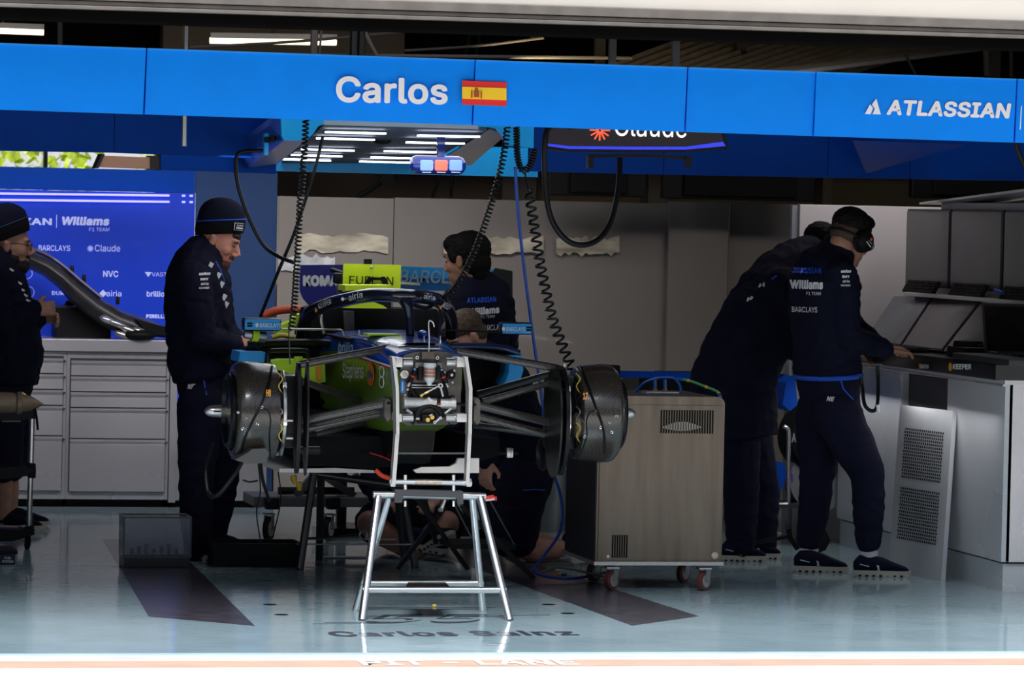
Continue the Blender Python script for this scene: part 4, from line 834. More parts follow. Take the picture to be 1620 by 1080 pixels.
M_eye = mat('eye_lid', (.22, .14, .11), .5)
def basis(f, u):
    f = V(f).normalized(); s = V(u).cross(f).normalized(); return f, s, f.cross(s)      # forward, left, up
HK = [1.0]
def hairMB(): m_ = MB(); m_.K = HK[0]; return m_
def head_mb(mb, c, f, u, k=1.0):
    HK[0] = k
    """face and skull as overlapping volumes; the remesh melts them together"""
    f, s, u = basis(f, u); P = lambda x, y, z: V(c) + (f * x + s * y + u * z) * k
    def E(x, y, z, a, b_, d): mb.ell(P(x, y, z), (a * k, b_ * k, d * k), f, u, 22, 14)
    E(-.012, 0, .038, .094, .074, .080); E(.020, 0, -.005, .072, .066, .085); E(.036, 0, -.055, .052, .052, .052)
    E(.060, 0, -.092, .028, .030, .022); E(.072, 0, .030, .020, .050, .016); E(.052, .038, -.022, .030, .024, .026); E(.052, -.038, -.022, .030, .024, .026)
    mb.tube([P(.088, 0, .018), P(.104, 0, -.008), P(.114, 0, -.026)], [.007 * k, .0095 * k, .0125 * k], 10)
    E(.098, .010, -.030, .012, .009, .008); E(.098, -.010, -.030, .012, .009, .008)
    E(.083, 0, -.056, .016, .024, .006); E(.082, 0, -.066, .015, .021, .007)
    E(-.035, 0, -.04, .06, .055, .06)
    for q in (1, -1):
        E(-.008, q * .076, -.005, .018, .010, .030); E(-.012, q * .083, .010, .014, .008, .014)
    return P
def eyes_glasses(P, f, u, parent, glasses=False, side=-1):
    f_, s_, u_ = basis(f, u)
    for q in (1, -1):
        MB().ell(P(.080, q * .031, .008), (.008, .012, .0055), f_, u_, 12, 8).build('eye', M_eye, parent)
        MB().ell(P(.0862, q * .031, .006), (.003, .0055, .0045), f_, u_, 10, 6).build('iris', M_beard, parent)
        MB().tube([P(.088, q * .012, .026), P(.092, q * .032, .031), P(.082, q * .05, .026)], .0035, 6).build('eyebrow', M_hbrn, parent)
    if glasses:
        b = MB()
        for q in (1, -1):
            ring = [P(.104 - abs(math.cos(a) * .004), q * (.033 + .023 * math.cos(a)), .004 + .017 * math.sin(a)) for a in [2 * math.pi * k / 20 for k in range(21)]]
            b.tube(ring, .0022, 6); b.tube([P(.1, q * .056, .010), P(.05, q * .078, .012), P(-.005, q * .083, .008)], .002, 6)
        b.tube([P(.104, -.01, .008), P(.106, 0, .012), P(.104, .01, .008)], .0022, 6); g = b.build('glasses', M_blackp, parent)
        for q in (1, -1):
            MB().rings([[P(.103, q * (.033 + .021 * math.cos(a)), .004 + .015 * math.sin(a)) for a in [2 * math.pi * k / 16 for k in range(16)]], [P(.102, q * (.033 + .021 * math.cos(a)), .004 + .015 * math.sin(a)) for a in [2 * math.pi * k / 16 for k in range(16)]]]).build('lens', M_lens, g)
def hand_mb(mb, w, d, pn, curl=.5, side=1, spread=.06, k=1.0, thumb=None):
    """w wrist, d hand direction, pn back-of-hand normal, side +1 thumb to the left of d seen from the back"""
    d = V(d).normalized(); pn = V(pn); pn = (pn - d * pn.dot(d)).normalized(); s = pn.cross(d).normalized() * side
    w = V(w)
    mb.rings([[w + d * t + s * (a * math.cos(th)) + pn * (b_ * math.sin(th)) for th in [2 * math.pi * q / 14 for q in range(14)]] for t, a, b_ in ((-.03, .026, .021), (0, .028, .019), (.03, .038, .017), (.07, .042, .015), (.092, .040, .012))])
    for i, (off, L) in enumerate(((.030, .074), (.010, .082), (-.011, .076), (-.031, .060))):
        p = w + d * .085 + s * off; dirn = (d + s * (off * spread * 20)).normalized(); a = curl * (.7 + .12 * i); pts = [p - dirn * .03, p]; ang = a * .5
        for seg in (.42, .32, .26):
            v = dirn * math.cos(ang) - pn * math.sin(ang); p = p + v * (L * seg); pts.append(p); ang += a
        mb.tube(pts, [.0095 * k, .0095 * k, .0088 * k, .0082 * k, .0068 * k], 8)
    tv = thumb or (d * .75 + s * .7 - pn * .35); tv = V(tv).normalized(); p = w + d * .018 + s * .024
    mb.tube([p, p + tv * .035, p + tv * .062 + d * .004, p + (tv * .062 + d * .028)], [.014, .0125, .0105, .008], 8)
def limb(mb, pts, rs, n=14):
    mb.tube(pts, rs, n)
    for p, r in zip(pts, rs): mb.ell(p, (r, r, r), n=12, m=8)
def torso_mb(mb, J, side, grow=0.0, lo=0):
    """rings from pelvis to neck base; J list of (point, half width, half depth)"""
    pts = [V(j[0]) for j in J]; out = []
    for i, (c, a, b_) in enumerate(J):
        t = (pts[min(i + 1, len(J) - 1)] - pts[max(i - 1, 0)]).normalized(); s = V(side); s = (s - t * s.dot(t)).normalized(); f = s.cross(t)
        out.append([V(c) + s * ((a + grow) * math.copysign(abs(math.cos(th)) ** .8, math.cos(th))) + f * ((b_ + grow) * math.copysign(abs(math.sin(th)) ** .9, math.sin(th))) for th in [2 * math.pi * q / 24 for q in range(24)]])
    mb.rings(out)
def shoe(par, heel, toe, up=(0, 0, 1), m=None, w=.048, k=1.0, mark=True, lowcut=True, sock=None, side=-1):
    heel, toe = V(heel), V(toe); d = (toe - heel); L = d.length; d.normalize(); up = V(up); s = up.cross(d).normalized(); u = d.cross(s)
    t_ = MB()
    prof = [(0, .030, .075), (.03, .036, .105), (.09, .038, .108), (.15, .042, .094), (.20, .047, .074), (.24, .046, .060), (.270, .036, .050), (.285, .018, .036)]
    prof = [(a * L / .285, b_ * k, c * k) for a, b_, c in prof]
    t_.rings([[heel + d * a + s * (b_ * math.copysign(abs(math.cos(th)) ** .8, math.cos(th))) + u * (.028 + (c - .028) * (.5 + .5 * math.sin(th))) for th in [2 * math.pi * q / 18 for q in range(18)]] for a, b_, c in prof])
    sh = remeshed(t_, 'shoe', m or M_navy, par, .006, 2)
    sl_ = MB(); sol = []
    for z in (0.0, .032):
        sol.append([heel + d * (L * .5 + (L * .52 + (.004 if z else 0)) * math.cos(th)) + s * ((.046 if math.cos(th) > 0 else .036) * k * math.copysign(abs(math.sin(th)) ** .7, math.sin(th))) + u * (z + (.012 if z == 0 and abs(math.cos(th)) > .93 else 0)) for th in [2 * math.pi * q / 36 for q in range(36)]])
    sl_.rings(sol); sole = sl_.build('sole', M_sole, sh, ang=50)
    for i in range(7): 
        c = heel + d * (L * (.1 + .125 * i)); MB().ell(c + s * side * .040 * k + u * .008, (.008, .0065, .005), d, u, 10, 6).build('sole_gap', M_rubber, sh)
    if mark:
        q = heel + d * L * .42 + s * side * (.041 * k); MB().tube([q + u * .035, q + u * .055 + d * .005, q + u * .06 - d * .004, q + u * .048, q + u * .036 + d * .01], .0022, 6).build('shoe_mark', M_white, sh)
        q = heel + d * L * .10 + s * side * (.035 * k); MB().tube([q + u * .062, q + u * .052 + d * .045], .0018, 6).build('shoe_stripe', M_white, sh)
    for i in range(4):
        q = heel + d * L * (.48 + .08 * i) + u * (.088 - .010 * i) * k; MB().tube([q - s * .018, q + u * .004, q + s * .018], .0025, 6).build('lace', M_sock if mark else M_rubber, sh)
    return sh
def beanie(par, c, f, u, k=1.0, tiltb=0.0, stripe=None, badge=None, m=None, slouch=0.03):
    f, s, u = basis(f, u); P = lambda x, y, z: V(c) + (f * x + s * y + u * z) * k
    cr_ = MB().rings([[P(-.012 - slouch * max(0, z - .06) * 6 + a * math.cos(t), b_ * math.sin(t), z + .02 + .12 * a * math.cos(t)) for t in [2 * math.pi * q / 28 for q in range(28)]] for z, a, b_ in ((.0, .104, .086), (.03, .106, .088), (.06, .103, .086), (.085, .092, .078), (.105, .073, .063), (.12, .045, .04), (.126, .012, .012))])
    b_o = cr_.build('beanie', m or M_navy, par, ang=180)
    cuff = MB().rings([[P(-.012 + a * math.cos(t), b_ * math.sin(t), z + .02 + .16 * a * math.cos(t)) for t in [2 * math.pi * q / 32 for q in range(32)]] for z, a, b_ in ((-.034, .098, .080), (-.036, .104, .087), (-.01, .110, .092), (.018, .109, .0915), (.024, .104, .088), (.018, .098, .082))])
    cuff.build('cuff', M_blktx, b_o, ang=60)
    if stripe: MB().tube([P(-.012 + .1085 * math.cos(t), .0905 * math.sin(t), .026 + .02 + .16 * .108 * math.cos(t)) for t in [2 * math.pi * q / 40 for q in range(41)]], .0035, 6).build('beanie_stripe', stripe, b_o)
    if badge is not None:
        t = badge; bc = P(-.012 + .112 * math.cos(t), .094 * math.sin(t), .012 + .02 * math.cos(t)); n_ = (f * math.cos(t) + s * math.sin(t) * 1.1).normalized(); x_ = u.cross(n_).normalized()
        R = Matrix((x_, -n_, u)).transposed() if False else Matrix((x_, n_, u)).transposed()
        MB().box(bc, (.058, .004, .036), R, bev=.003).build('beanie_badge', M_white, b_o, smooth=False)
        MB().box(bc + n_ * .001, (.054, .004, .032), R).build('badge_field', M_blktx, b_o, smooth=False)
        text('ATLASSIAN', bc + n_ * .0045 - x_ * .020 + u * .003, bc + n_ * .0045 + x_ * .020 + u * .003, .007, M_white, b_o, bold=.03, up=u)
        text('Williams', bc + n_ * .0045 - x_ * .022 - u * .011, bc + n_ * .0045 + x_ * .022 - u * .011, .011, M_white, b_o, bold=.05, up=u)
    return b_o
def headset(par, P, f, u, k=1.0):
    b = MB()
    f_, s_, u_ = basis(f, u)
    g = None
    for q in (1, -1):
        e = MB().lathe(P(-.004, q * .072, -.008), s_ * q, [(0, 0), (.046, 0), (.054, .008), (.054, .024), (.048, .038), (.030, .046), (0, .048)], 28).build('ear_cup', M_blackp, par)
        MB().lathe(P(-.004, q * .068, -.008), s_ * q, [(.04, 0), (.057, .004), (.057, .014), (.05, .018)], 28).build('ear_cushion', M_rubber, e)
        if q < 0:
            MB().ell(P(.006, -.117, .008), (.008, .003, .009), f_, u_, 10, 6).build('red_mark', mat('orange_red_mark', (.8, .08, .03), .5), e)
            MB().tube([P(-.018, -.116, -.012), P(.018, -.116, -.024)], .0022, 6).build('white_mark', M_white, e)
            text('Claude', P(-.014, -.118, -.008), P(.016, -.118, -.012), .007, M_white, e, up=u_)
    band = [P(-.06 + .045 * abs(math.cos(t)) , .093 * math.cos(t), -.01 + .02 * math.sin(t)) for t in [math.pi * q / 16 for q in range(17)]]
    MB().tube([P(-.02, .09, -.01), P(-.07, .075, .0), P(-.108, .03, .005), P(-.108, -.03, .005), P(-.07, -.075, .0), P(-.02, -.09, -.01)], .006, 8).build('neck_band', M_blackp, par)
    MB().tube([P(-.004, -.088, .018), P(-.012, -.088, .045), P(.004, -.086, .05), P(.012, -.088, .02)], .0022, 6).build('cup_wire', M_blackp, par)
def jmark(par, bv, words, c, x, u, m, n=None):
    """printed words on cloth; words: (text, dx, dz, width, height, bold, shear, material)"""
    for s, dx, dz, w_, h_, bo, sh, mm in words:
        p = V(c) + V(x) * dx + V(u) * dz; text(s, p, p + V(x) * w_, h_, mm or m, par, bold=bo, shear=sh, up=u, onto=bv, lift=.003, reach=.25)
SLEEVE = [('union', 0, .052, .05, .016, .06, .25, None), ('BNY', .006, .028, .036, .012, .06, 0, None), ('airia', .008, .006, .034, .013, .02, 0, None), ('nuveen', .0, -.012, .045, .009, .03, 0, None)]
BACK = [('ATLASSIAN', 0, .11, .19, .028, .03, .1, mat('blue_print', (.02, .12, .8), .5, var=0)), ('Williams', .01, .035, .19, .045, .05, .1, None), ('F1 TEAM', .09, .008, .09, .015, .01, 0, None), ('BARCLAYS', .02, -.075, .15, .026, .01, 0, None)]
def Y_(px, py, Y): return A(px, py, Y)
# ---------------------------------------------------------------- the man at the console (right)
def person_console():
    sk = skin('warm', (.42, .20, .13)); Yn, Yf = 3.22, 3.5
    t = thing('person', 'person in navy tracksuit with black ear defenders and glasses, hand on the console keyboard', 'person', (2.45, 3.4, 0))
    f = V((.93, .37, 0)).normalized(); side = V((-.37, .93, 0)); Ym = 3.36
    hd = A(1345, 377, Ym); hf = V((.80, .50, -.36)); hu = V((.34, .14, .9))
    J = [(A(1316, 655, Ym), .15, .10), (A(1310, 594, Ym), .170, .125), (A(1308, 568, Ym), .166, .12), (A(1306, 540, Ym), .16, .115), (A(1302, 490, Ym), .175, .125), (A(1305, 445, Ym), .19, .125), (A(1312, 418, Ym), .165, .10), (A(1326, 402, Ym), .08, .075), (A(1336, 392, Ym), .062, .062)]
    shR, elR, wrR = A(1330, 435, Yn), A(1342, 532, Yn - .02), A(1398, 552, Yn + .04)
    shL, elL, wrL = A(1300, 432, Yf + .08), A(1345, 515, Yf + .10), A(1392, 549, Yf + .06)
    hR, kR, aR = A(1322, 650, Yn + .06), A(1374, 752, Yn + .02), A(1374, 857, Yn + .02)
    hL, kL, aL = A(1298, 650, Yf - .04), A(1292, 765, Yf - .02), A(1280, 853, Yf)
    b = MB(); P = head_mb(b, hd, hf, hu, 1.1)
    torso_mb(b, J, side, -.03); b.tube([A(1318, 412, Ym), A(1334, 392, Ym), A(1342, 380, Ym)], [.06, .055, .056], 16)
    for s_, e_, w_ in ((shR, elR, wrR), (shL, elL, wrL)): limb(b, [s_, e_, w_], [.05, .042, .028])
    for h_, k_, a_ in ((hR, kR, aR), (hL, kL, aL)): limb(b, [h_, k_, a_, a_ - V((0, 0, .05))], [.08, .055, .042, .04])
    hand_mb(b, wrR + V((.03, .02, .0)), V((.93, .30, -.06)), V((0, -.25, 1)), .45, side=1, spread=.05); hand_mb(b, wrL, V((.93, .30, -.1)), V((0, .1, 1)), .4, side=-1)
    body = remeshed(b, 'body', sk, t, .0055, 2)
    eyes_glasses(P, hf, hu, t, True)
    h = hairMB(); F, S, U = basis(hf, hu)
    h.ell(P(-.016, 0, .058), (.098, .080, .075), F, U, 20, 12); h.ell(P(.035, 0, .095), (.055, .058, .032), F, U); h.ell(P(.072, 0, .100), (.026, .042, .022), F, U); remeshed(h, 'hair', M_hair, t, .006, 1, .006, 40)
    h = hairMB(); h.ell(P(-.030, 0, .012), (.078, .0765, .062), F, U); remeshed(h, 'hair_fade', mat('faded_hair', (.06, .032, .022), .7, var=.4, scale=60, bump=.3, bscale=200), t, .006, 1, .002, 40)
    headset(t, P, hf, hu)
    j = MB(); torso_mb(j, [(c, a, b_) for c, a, b_ in J[1:]], side, .012)
    j.tube([A(1314, 412, Ym), A(1331, 397, Ym), A(1336, 391, Ym)], [.085, .074, .072], 18)
    for s_, e_, w_, a0 in ((shR, elR, wrR, 1), (shL, elL, wrL, 0)): limb(j, [s_.lerp(J[5][0], .25), s_, s_.lerp(e_, .5), e_, e_.lerp(w_, .5), w_], [.085, .082, .074, .068, .056, .045])
    ja = remeshed(j, 'jacket', M_navy, t, .008, 3, .009, 9)
    bj = bvh_of(ja)
    MB().tube([J[1][0] + side * (.186 * math.cos(q)) + f * (.139 * math.sin(q)) + V((0, 0, .012 * math.sin(q))) for q in [2 * math.pi * i / 40 for i in range(41)]], .012, 8).build('blue_hem', M_pipe, ja)
    cv = cr.copy(); x_ = (cr * .93 - cf * .36).normalized()
    p = A(1258, 470, Yn - .1); jmark(ja, bj, [(s, dx * .7 + .018, dz, w_ * .64, h_, bo, sh, mm) for s, dx, dz, w_, h_, bo, sh, mm in BACK], p, (cr * .98 + cf * .1).normalized(), V((.03, 0, 1)), M_white)
    p = A(1331, 449, Yn - .1); jmark(ja, bj, SLEEVE, p, (cr * 1).normalized(), V((-.03, 0, 1)), M_white)
    tr_ = MB(); torso_mb(tr_, [(c, a, b_) for c, a, b_ in J[:3]], side, .004)
    for h_, k_, a_ in ((hR, kR, aR), (hL, kL, aL)): limb(tr_, [h_.lerp(J[0][0], .3), h_, h_.lerp(k_, .5), k_, k_.lerp(a_, .5), a_, a_ + V((0, 0, -.002))], [.12, .12, .105, .08, .076, .060, .056])
    tr = remeshed(tr_, 'trousers', M_nvtr, t, .009, 4, .008, 7)
    bt = bvh_of(tr); MB().tube([q for q in [PH(x, y, bt)[0] for x, y in ((1329, 596), (1334, 615), (1350, 632))] if q], .004, 6).build('pocket_piping', M_pipe, tr)
    q0, q1 = PH(1308, 634, bt)[0], PH(1319, 635, bt)[0]
    if q0 and q1: text('NE', q0, q1, .022, M_white, tr, bold=.05, onto=bt, lift=.004)
    for (h0, t0, sk_) in (((1256, 902, Yf - .03), (1341, 902, Yf - .08), aL), ((1350, 908, Yn + .02), (1438, 908, Yn - .03), aR)):
        he, to = A(*h0), A(*t0); he.z = 0.0; to.z = 0.0; shoe(t, he, to, side=-1)
        MB().tube([V((sk_.x + .005, sk_.y, .07)), V((sk_.x, sk_.y, .17))], [.043, .046], 14).build('sock', M_sock, t)
    return t
# ---------------------------------------------------------------- man with beanie left of the car
def person_beanie():
    sk = skin('ruddy', (.62, .27, .19)); Ym = 4.15; Yn, Yf = Ym - .18, Ym + .2
    t = thing('person', 'person in navy beanie with blue line and ginger beard, looking down beside the car', 'person', (-.6, Ym, 0))
    f = V((.95, -.30, 0)).normalized(); side = V((.30, .95, 0))
    hd = A(345, 380, Ym); hf = V((.86, -.30, -.40)); hu = V((.38, -.08, .92))
    J = [(A(327, 655, Ym), .15, .10), (A(322, 597, Ym), .17, .125), (A(318, 570, Ym), .172, .135), (A(316, 530, Ym), .168, .135), (A(314, 480, Ym), .18, .14), (A(314, 435, Ym), .185, .13), (A(318, 412, Ym), .15, .10), (A(325, 400, Ym), .08, .08), (A(335, 392, Ym), .06, .06)]
    shR, elR, wrR = A(303, 440, Yn), A(322, 535, Yn - .02), A(370, 545, Ym - .2)
    shL, elL, wrL = A(330, 435, Yf), A(352, 525, Yf + .04), A(380, 548, Ym + .05)
    hR, kR, aR = A(318, 640, Yn + .06), A(310, 752, Yn + .05), A(313, 868, Yn + .05)
    hL, kL, aL = A(345, 640, Yf - .04), A(352, 750, Yf), A(335, 850, Yf + .02)
    b = MB(); P = head_mb(b, hd, hf, hu, 1.08)
    torso_mb(b, J, side, -.03); b.tube([A(322, 408, Ym), A(334, 395, Ym), A(342, 384, Ym)], [.06, .055, .055], 16)
    for s_, e_, w_ in ((shR, elR, wrR), (shL, elL, wrL)): limb(b, [s_, e_, w_], [.05, .042, .028])
    for h_, k_, a_ in ((hR, kR, aR), (hL, kL, aL)): limb(b, [h_, k_, a_, a_ - V((0, 0, .05))], [.08, .055, .042, .04])
    hand_mb(b, wrR + V((.02, 0, 0)), V((.9, .1, .05)), V((.1, -.9, .4)), .7, side=1); hand_mb(b, wrL, V((.9, -.1, 0)), V((0, .5, .8)), .6, side=-1)
    remeshed(b, 'body', sk, t, .0055, 2); eyes_glasses(P, hf, hu, t); F, S, U = basis(hf, hu)
    h = hairMB(); h.ell(P(.056, 0, -.088), (.042, .044, .036), F, U); h.ell(P(.024, 0, -.062), (.056, .060, .036), F, U); h.ell(P(.088, 0, -.046), (.014, .028, .008), F, U); h.ell(P(.002, 0, -.03), (.025, .0705, .03), F, U)
    remeshed(h, 'beard', M_ginger, t, .005, 1, .003, 60)
    h = hairMB(); h.ell(P(.066, -.005, .052), (.022, .045, .020), F, U); remeshed(h, 'fringe', M_hbrn, t, .005, 1, .004, 60)
    beanie(t, P(.0, 0, .046), V((.93, -.30, -.10)), V((.16, -.05, 1)), 1.10, stripe=M_pipe, badge=-.62)
    j = MB(); torso_mb(j, J[1:], side, .02); j.tube([A(319, 410, Ym), A(330, 398, Ym), A(337, 391, Ym)], [.09, .078, .07], 18)
    for s_, e_, w_ in ((shR, elR, wrR), (shL, elL, wrL)): limb(j, [s_.lerp(J[5][0], .25), s_, s_.lerp(e_, .5), e_, e_.lerp(w_, .5), w_], [.09, .086, .08, .074, .062, .050])
    ja = remeshed(j, 'jacket', M_navy, t, .008, 3, .009, 9); bj = bvh_of(ja)
    jmark(ja, bj, SLEEVE, A(312, 454, Yn - .2), (cr * 1).normalized(), V((-.05, 0, 1)), M_white)
    for x, y in ((333, 420), (345, 436), (350, 450), (354, 470), (357, 482)):
        q, n_ = PH(x, y, bj)
        if q: MB().box(q + n_ * .002, (.02, .006, .03), Matrix.Rotation(.5, 3, 'Y')).build('chest_print', M_white, ja, smooth=False)
    z = [PH(x, y, bj)[0] for x, y in ((341, 413), (349, 428), (355, 445))]; MB().tube([q for q in z if q] or [hd, hd + f * .01], .004, 6).build('zip_piping', M_pipe, ja)
    tr_ = MB(); torso_mb(tr_, J[:3], side, .004)
    for h_, k_, a_ in ((hR, kR, aR), (hL, kL, aL)): limb(tr_, [h_.lerp(J[0][0], .3), h_, h_.lerp(k_, .5), k_, k_.lerp(a_, .5), a_, a_ - V((0, 0, .005))], [.12, .115, .10, .084, .08, .068, .064])
    tr = remeshed(tr_, 'trousers', M_nvtr, t, .009, 4, .008, 7); bt = bvh_of(tr)
    q0, q1 = PH(296, 615, bt)[0], PH(304, 615, bt)[0]
    if q0 and q1: text('NE', q0, q1, .024, M_white, tr, bold=.05, onto=bt, lift=.004)
    z = [PH(x, y, bt)[0] for x, y in ((322, 598), (324, 612), (327, 625))]; z = [q for q in z if q]
    if len(z) > 1: MB().tube(z, .004, 6).build('pocket_piping', M_pipe, tr)
    for x0, x1, y, Yq in ((303, 357, 885, Yn + .05), (325, 375, 878, Yf)):
        he = A(x0, y, Yq); to = he + V((.24, -.12, 0)); he.z = to.z = 0; shoe(t, he, to, mark=False)
# ---------------------------------------------------------------- bearded man at the left edge
def person_edge():
    sk = skin('tan', (.45, .23, .16)); Ym = 5.85; Yn, Yf = Ym - .2, Ym + .2
    t = thing('person', 'person at the left edge in beanie, glasses and dark beard, hands together', 'person', A(0, 800, Ym).xy.to_3d())
    f = V((.98, -.1, 0)).normalized(); side = V((.1, .98, 0))
    hd = A(15, 388, Ym); hf = V((.98, -.12, -.08)); hu = V((.08, 0, 1))
    J = [(A(5, 650, Ym), .16, .12), (A(4, 605, Ym), .185, .16), (A(6, 560, Ym), .185, .185), (A(2, 510, Ym), .18, .165), (A(-6, 460, Ym), .19, .15), (A(-8, 432, Ym), .185, .13), (A(-4, 415, Ym), .14, .10), (A(2, 405, Ym), .085, .085), (A(8, 398, Ym), .065, .065)]
    shR, elR, wrR = A(-18, 450, Yn - .04), A(2, 520, Yn - .1), A(50, 490, Ym - .25)
    shL, elL, wrL = A(-5, 445, Yf), A(28, 520, Yf + .04), A(62, 500, Ym + .02)
    hR, kR, aR = A(0, 650, Yn + .04), A(2, 745, Yn + .04), A(2, 820, Ym - .1)
    hL, kL, aL = A(12, 650, Yf - .04), A(12, 745, Yf), A(14, 815, Yf)
    b = MB(); P = head_mb(b, hd, hf, hu, 1.12)
    torso_mb(b, J, side, -.03); b.tube([A(-3, 415, Ym), A(6, 400, Ym), A(12, 392, Ym)], [.07, .062, .06], 16)
    for s_, e_, w_ in ((shR, elR, wrR), (shL, elL, wrL)): limb(b, [s_, e_, w_], [.05, .045, .03])
    for h_, k_, a_ in ((hR, kR, aR), (hL, kL, aL)): limb(b, [h_, k_, k_.lerp(a_, .4), a_, V((a_.x, a_.y, .05))], [.085, .06, .058, .045, .04])
    hand_mb(b, wrR + V((.02, 0, 0)), V((.85, .35, .1)), V((.3, -.9, .25)), .9, side=1, k=1.1); hand_mb(b, wrL, V((.8, -.5, -.05)), V((.4, .6, .5)), .9, side=-1, k=1.1)
    remeshed(b, 'body', sk, t, .0055, 2); eyes_glasses(P, hf, hu, t, True); F, S, U = basis(hf, hu)
    h = hairMB(); h.ell(P(.050, 0, -.09), (.052, .050, .045), F, U); h.ell(P(.015, 0, -.06), (.055, .068, .04), F, U); h.ell(P(.086, 0, -.047), (.014, .028, .008), F, U); h.ell(P(.0, 0, -.03), (.03, .072, .035), F, U)
    remeshed(h, 'beard', M_beard, t, .005, 1, .004, 60)
    beanie(t, P(-.004, 0, .050), V((.97, -.1, .22)), V((-.18, 0, 1)), 1.15, stripe=mat('dim_blue_piping', (.01, .05, .14), .6), slouch=.05)
    j = MB(); torso_mb(j, J[1:], side, .02); j.tube([A(-6, 418, Ym), A(2, 404, Ym), A(6, 400, Ym)], [.10, .085, .08], 18)
    for s_, e_, w_ in ((shR, elR, wrR), (shL, elL, wrL)): limb(j, [s_.lerp(J[5][0], .25), s_, s_.lerp(e_, .5), e_, e_.lerp(w_, .5), w_], [.095, .09, .086, .08, .066, .052])
    ja = remeshed(j, 'jacket', M_navy, t, .008, 3, .009, 9); bj = bvh_of(ja)
    for x, y in ((18, 427), (31, 448), (35, 458), (40, 467), (45, 476)):
        q, n_ = PH(x, y, bj)
        if q: MB().box(q + n_ * .002, (.024, .006, .010), Matrix.Rotation(.5, 3, 'Y')).build('chest_print', M_white, ja, smooth=False)
    so_ = MB(); torso_mb(so_, J[:3], side, .0)
    for h_, k_ in ((hR, kR), (hL, kL)): limb(so_, [h_.lerp(J[0][0], .3), h_, h_.lerp(k_, .45), h_.lerp(k_, .85)], [.12, .13, .12, .11])
    remeshed(so_, 'shorts', M_nvtr, t, .009, 3, .007, 7)
    for a_ in (aR, aL):
        he = V((a_.x - .08, a_.y, 0)); shoe(t, he, he + V((.29, -.03, 0)), mark=False)
# ---------------------------------------------------------------- person seen from behind, black hair
def person_back():
    sk = skin('olive', (.40, .20, .12)); Ym = 4.9
    t = thing('person', 'person with short black hair seen from behind, navy shirt, standing behind the car', 'person', (.75, Ym, 0))
    side = V((-.95, -.2, 0)).normalized(); f = V((-.2, .97, 0))
    hd = A(737, 414, Ym); hf = V((-.72, .62, -.12)); hu = V((-.05, .1, 1))
    J = [(A(742, 640, Ym), .16, .11), (A(745, 600, Ym), .165, .12), (A(748, 560, Ym), .155, .115), (A(752, 520, Ym), .165, .12), (A(754, 485, Ym), .185, .125), (A(752, 462, Ym), .17, .11), (A(747, 446, Ym), .10, .09), (A(742, 438, Ym), .06, .06)]
    shL, elL, wrL = A(722, 478, Ym + .02), A(705, 540, Ym - .1), A(700, 585, Ym + .05)
    shR, elR, wrR = A(790, 480, Ym - .02), A(800, 545, Ym + .1), A(780, 590, Ym + .3)
    b = MB(); P = head_mb(b, hd, hf, hu, 1.12); torso_mb(b, J, side, -.03); b.tube([A(745, 450, Ym), A(740, 430, Ym), A(737, 420, Ym)], [.065, .056, .055], 16)
    for s_, e_, w_ in ((shR, elR, wrR), (shL, elL, wrL)): limb(b, [s_, e_, w_], [.05, .042, .028])
    for dx in (-.1, .1): limb(b, [J[0][0] + V((dx, 0, -.05)), J[0][0] + V((dx * 1.3, 0, -.48)), V((J[0][0].x + dx * 1.4, Ym, .06))], [.08, .055, .04])
    hand_mb(b, wrL, V((-.2, .5, -.8)), V((-.9, 0, .2)), .5); hand_mb(b, wrR, V((-.2, .8, -.5)), V((.8, 0, .4)), .5, side=-1)
    remeshed(b, 'body', sk, t, .0065, 2); eyes_glasses(P, hf, hu, t); F, S, U = basis(hf, hu)
    h = hairMB(); h.ell(P(-.02, 0, .055), (.106, .088, .084), F, U); h.ell(P(.04, 0, .085), (.06, .068, .045), F, U); h.ell(P(-.055, 0, -.01), (.062, .078, .07), F, U); h.ell(P(.02, .07, .03), (.03, .018, .035), F, U); h.ell(P(-.07, 0, -.06), (.035, .05, .04), F, U)
    remeshed(h, 'hair', M_hair, t, .006, 1, .005, 40)
    j = MB(); torso_mb(j, J[1:], side, .014); j.tube([A(748, 450, Ym), A(743, 438, Ym), A(741, 432, Ym)], [.085, .072, .07], 18)
    for s_, e_, w_ in ((shR, elR, wrR), (shL, elL, wrL)): limb(j, [s_.lerp(J[4][0], .25), s_, s_.lerp(e_, .5), e_, e_.lerp(w_, .5), w_], [.085, .078, .07, .066, .056, .045])
    ja = remeshed(j, 'shirt', M_navy, t, .008, 3, .007, 9); bj = bvh_of(ja)
    for s, x0, y0, x1, y1, h_, bo, sh, m in (('ATLASSIAN', 736, 479, 784, 477, 8.5, .03, .1, MATS['blue_print']), ('Williams', 739, 499, 789, 495, 12, .05, .1, M_white), ('F1 TEAM', 758, 503, 781, 502, 4.5, 0, 0, M_white), ('BARCLAYS', 758, 523, 800, 521, 9, .0, 0, M_white)):
        p0, p1 = A(x0, y0, Ym - .1), A(x1, y1, Ym - .1); text(s, p0, p1, h_ / 313, m, ja, bold=bo, shear=sh, onto=bj, lift=.003, reach=.3)
    tr_ = MB(); torso_mb(tr_, J[:2], side, .006)
    for dx in (-.1, .1): limb(tr_, [J[0][0] + V((dx, 0, 0)), J[0][0] + V((dx * 1.2, 0, -.3)), J[0][0] + V((dx * 1.3, 0, -.48)), V((J[0][0].x + dx * 1.4, Ym, .1))], [.12, .10, .08, .065])
    remeshed(tr_, 'trousers', M_nvtr, t, .01, 3, .007, 7)
    for dx in (-.14, .14): he = V((J[0][0].x + dx, Ym - .08, 0)); shoe(t, he, he + V((-.05, .27, 0)), mark=False)
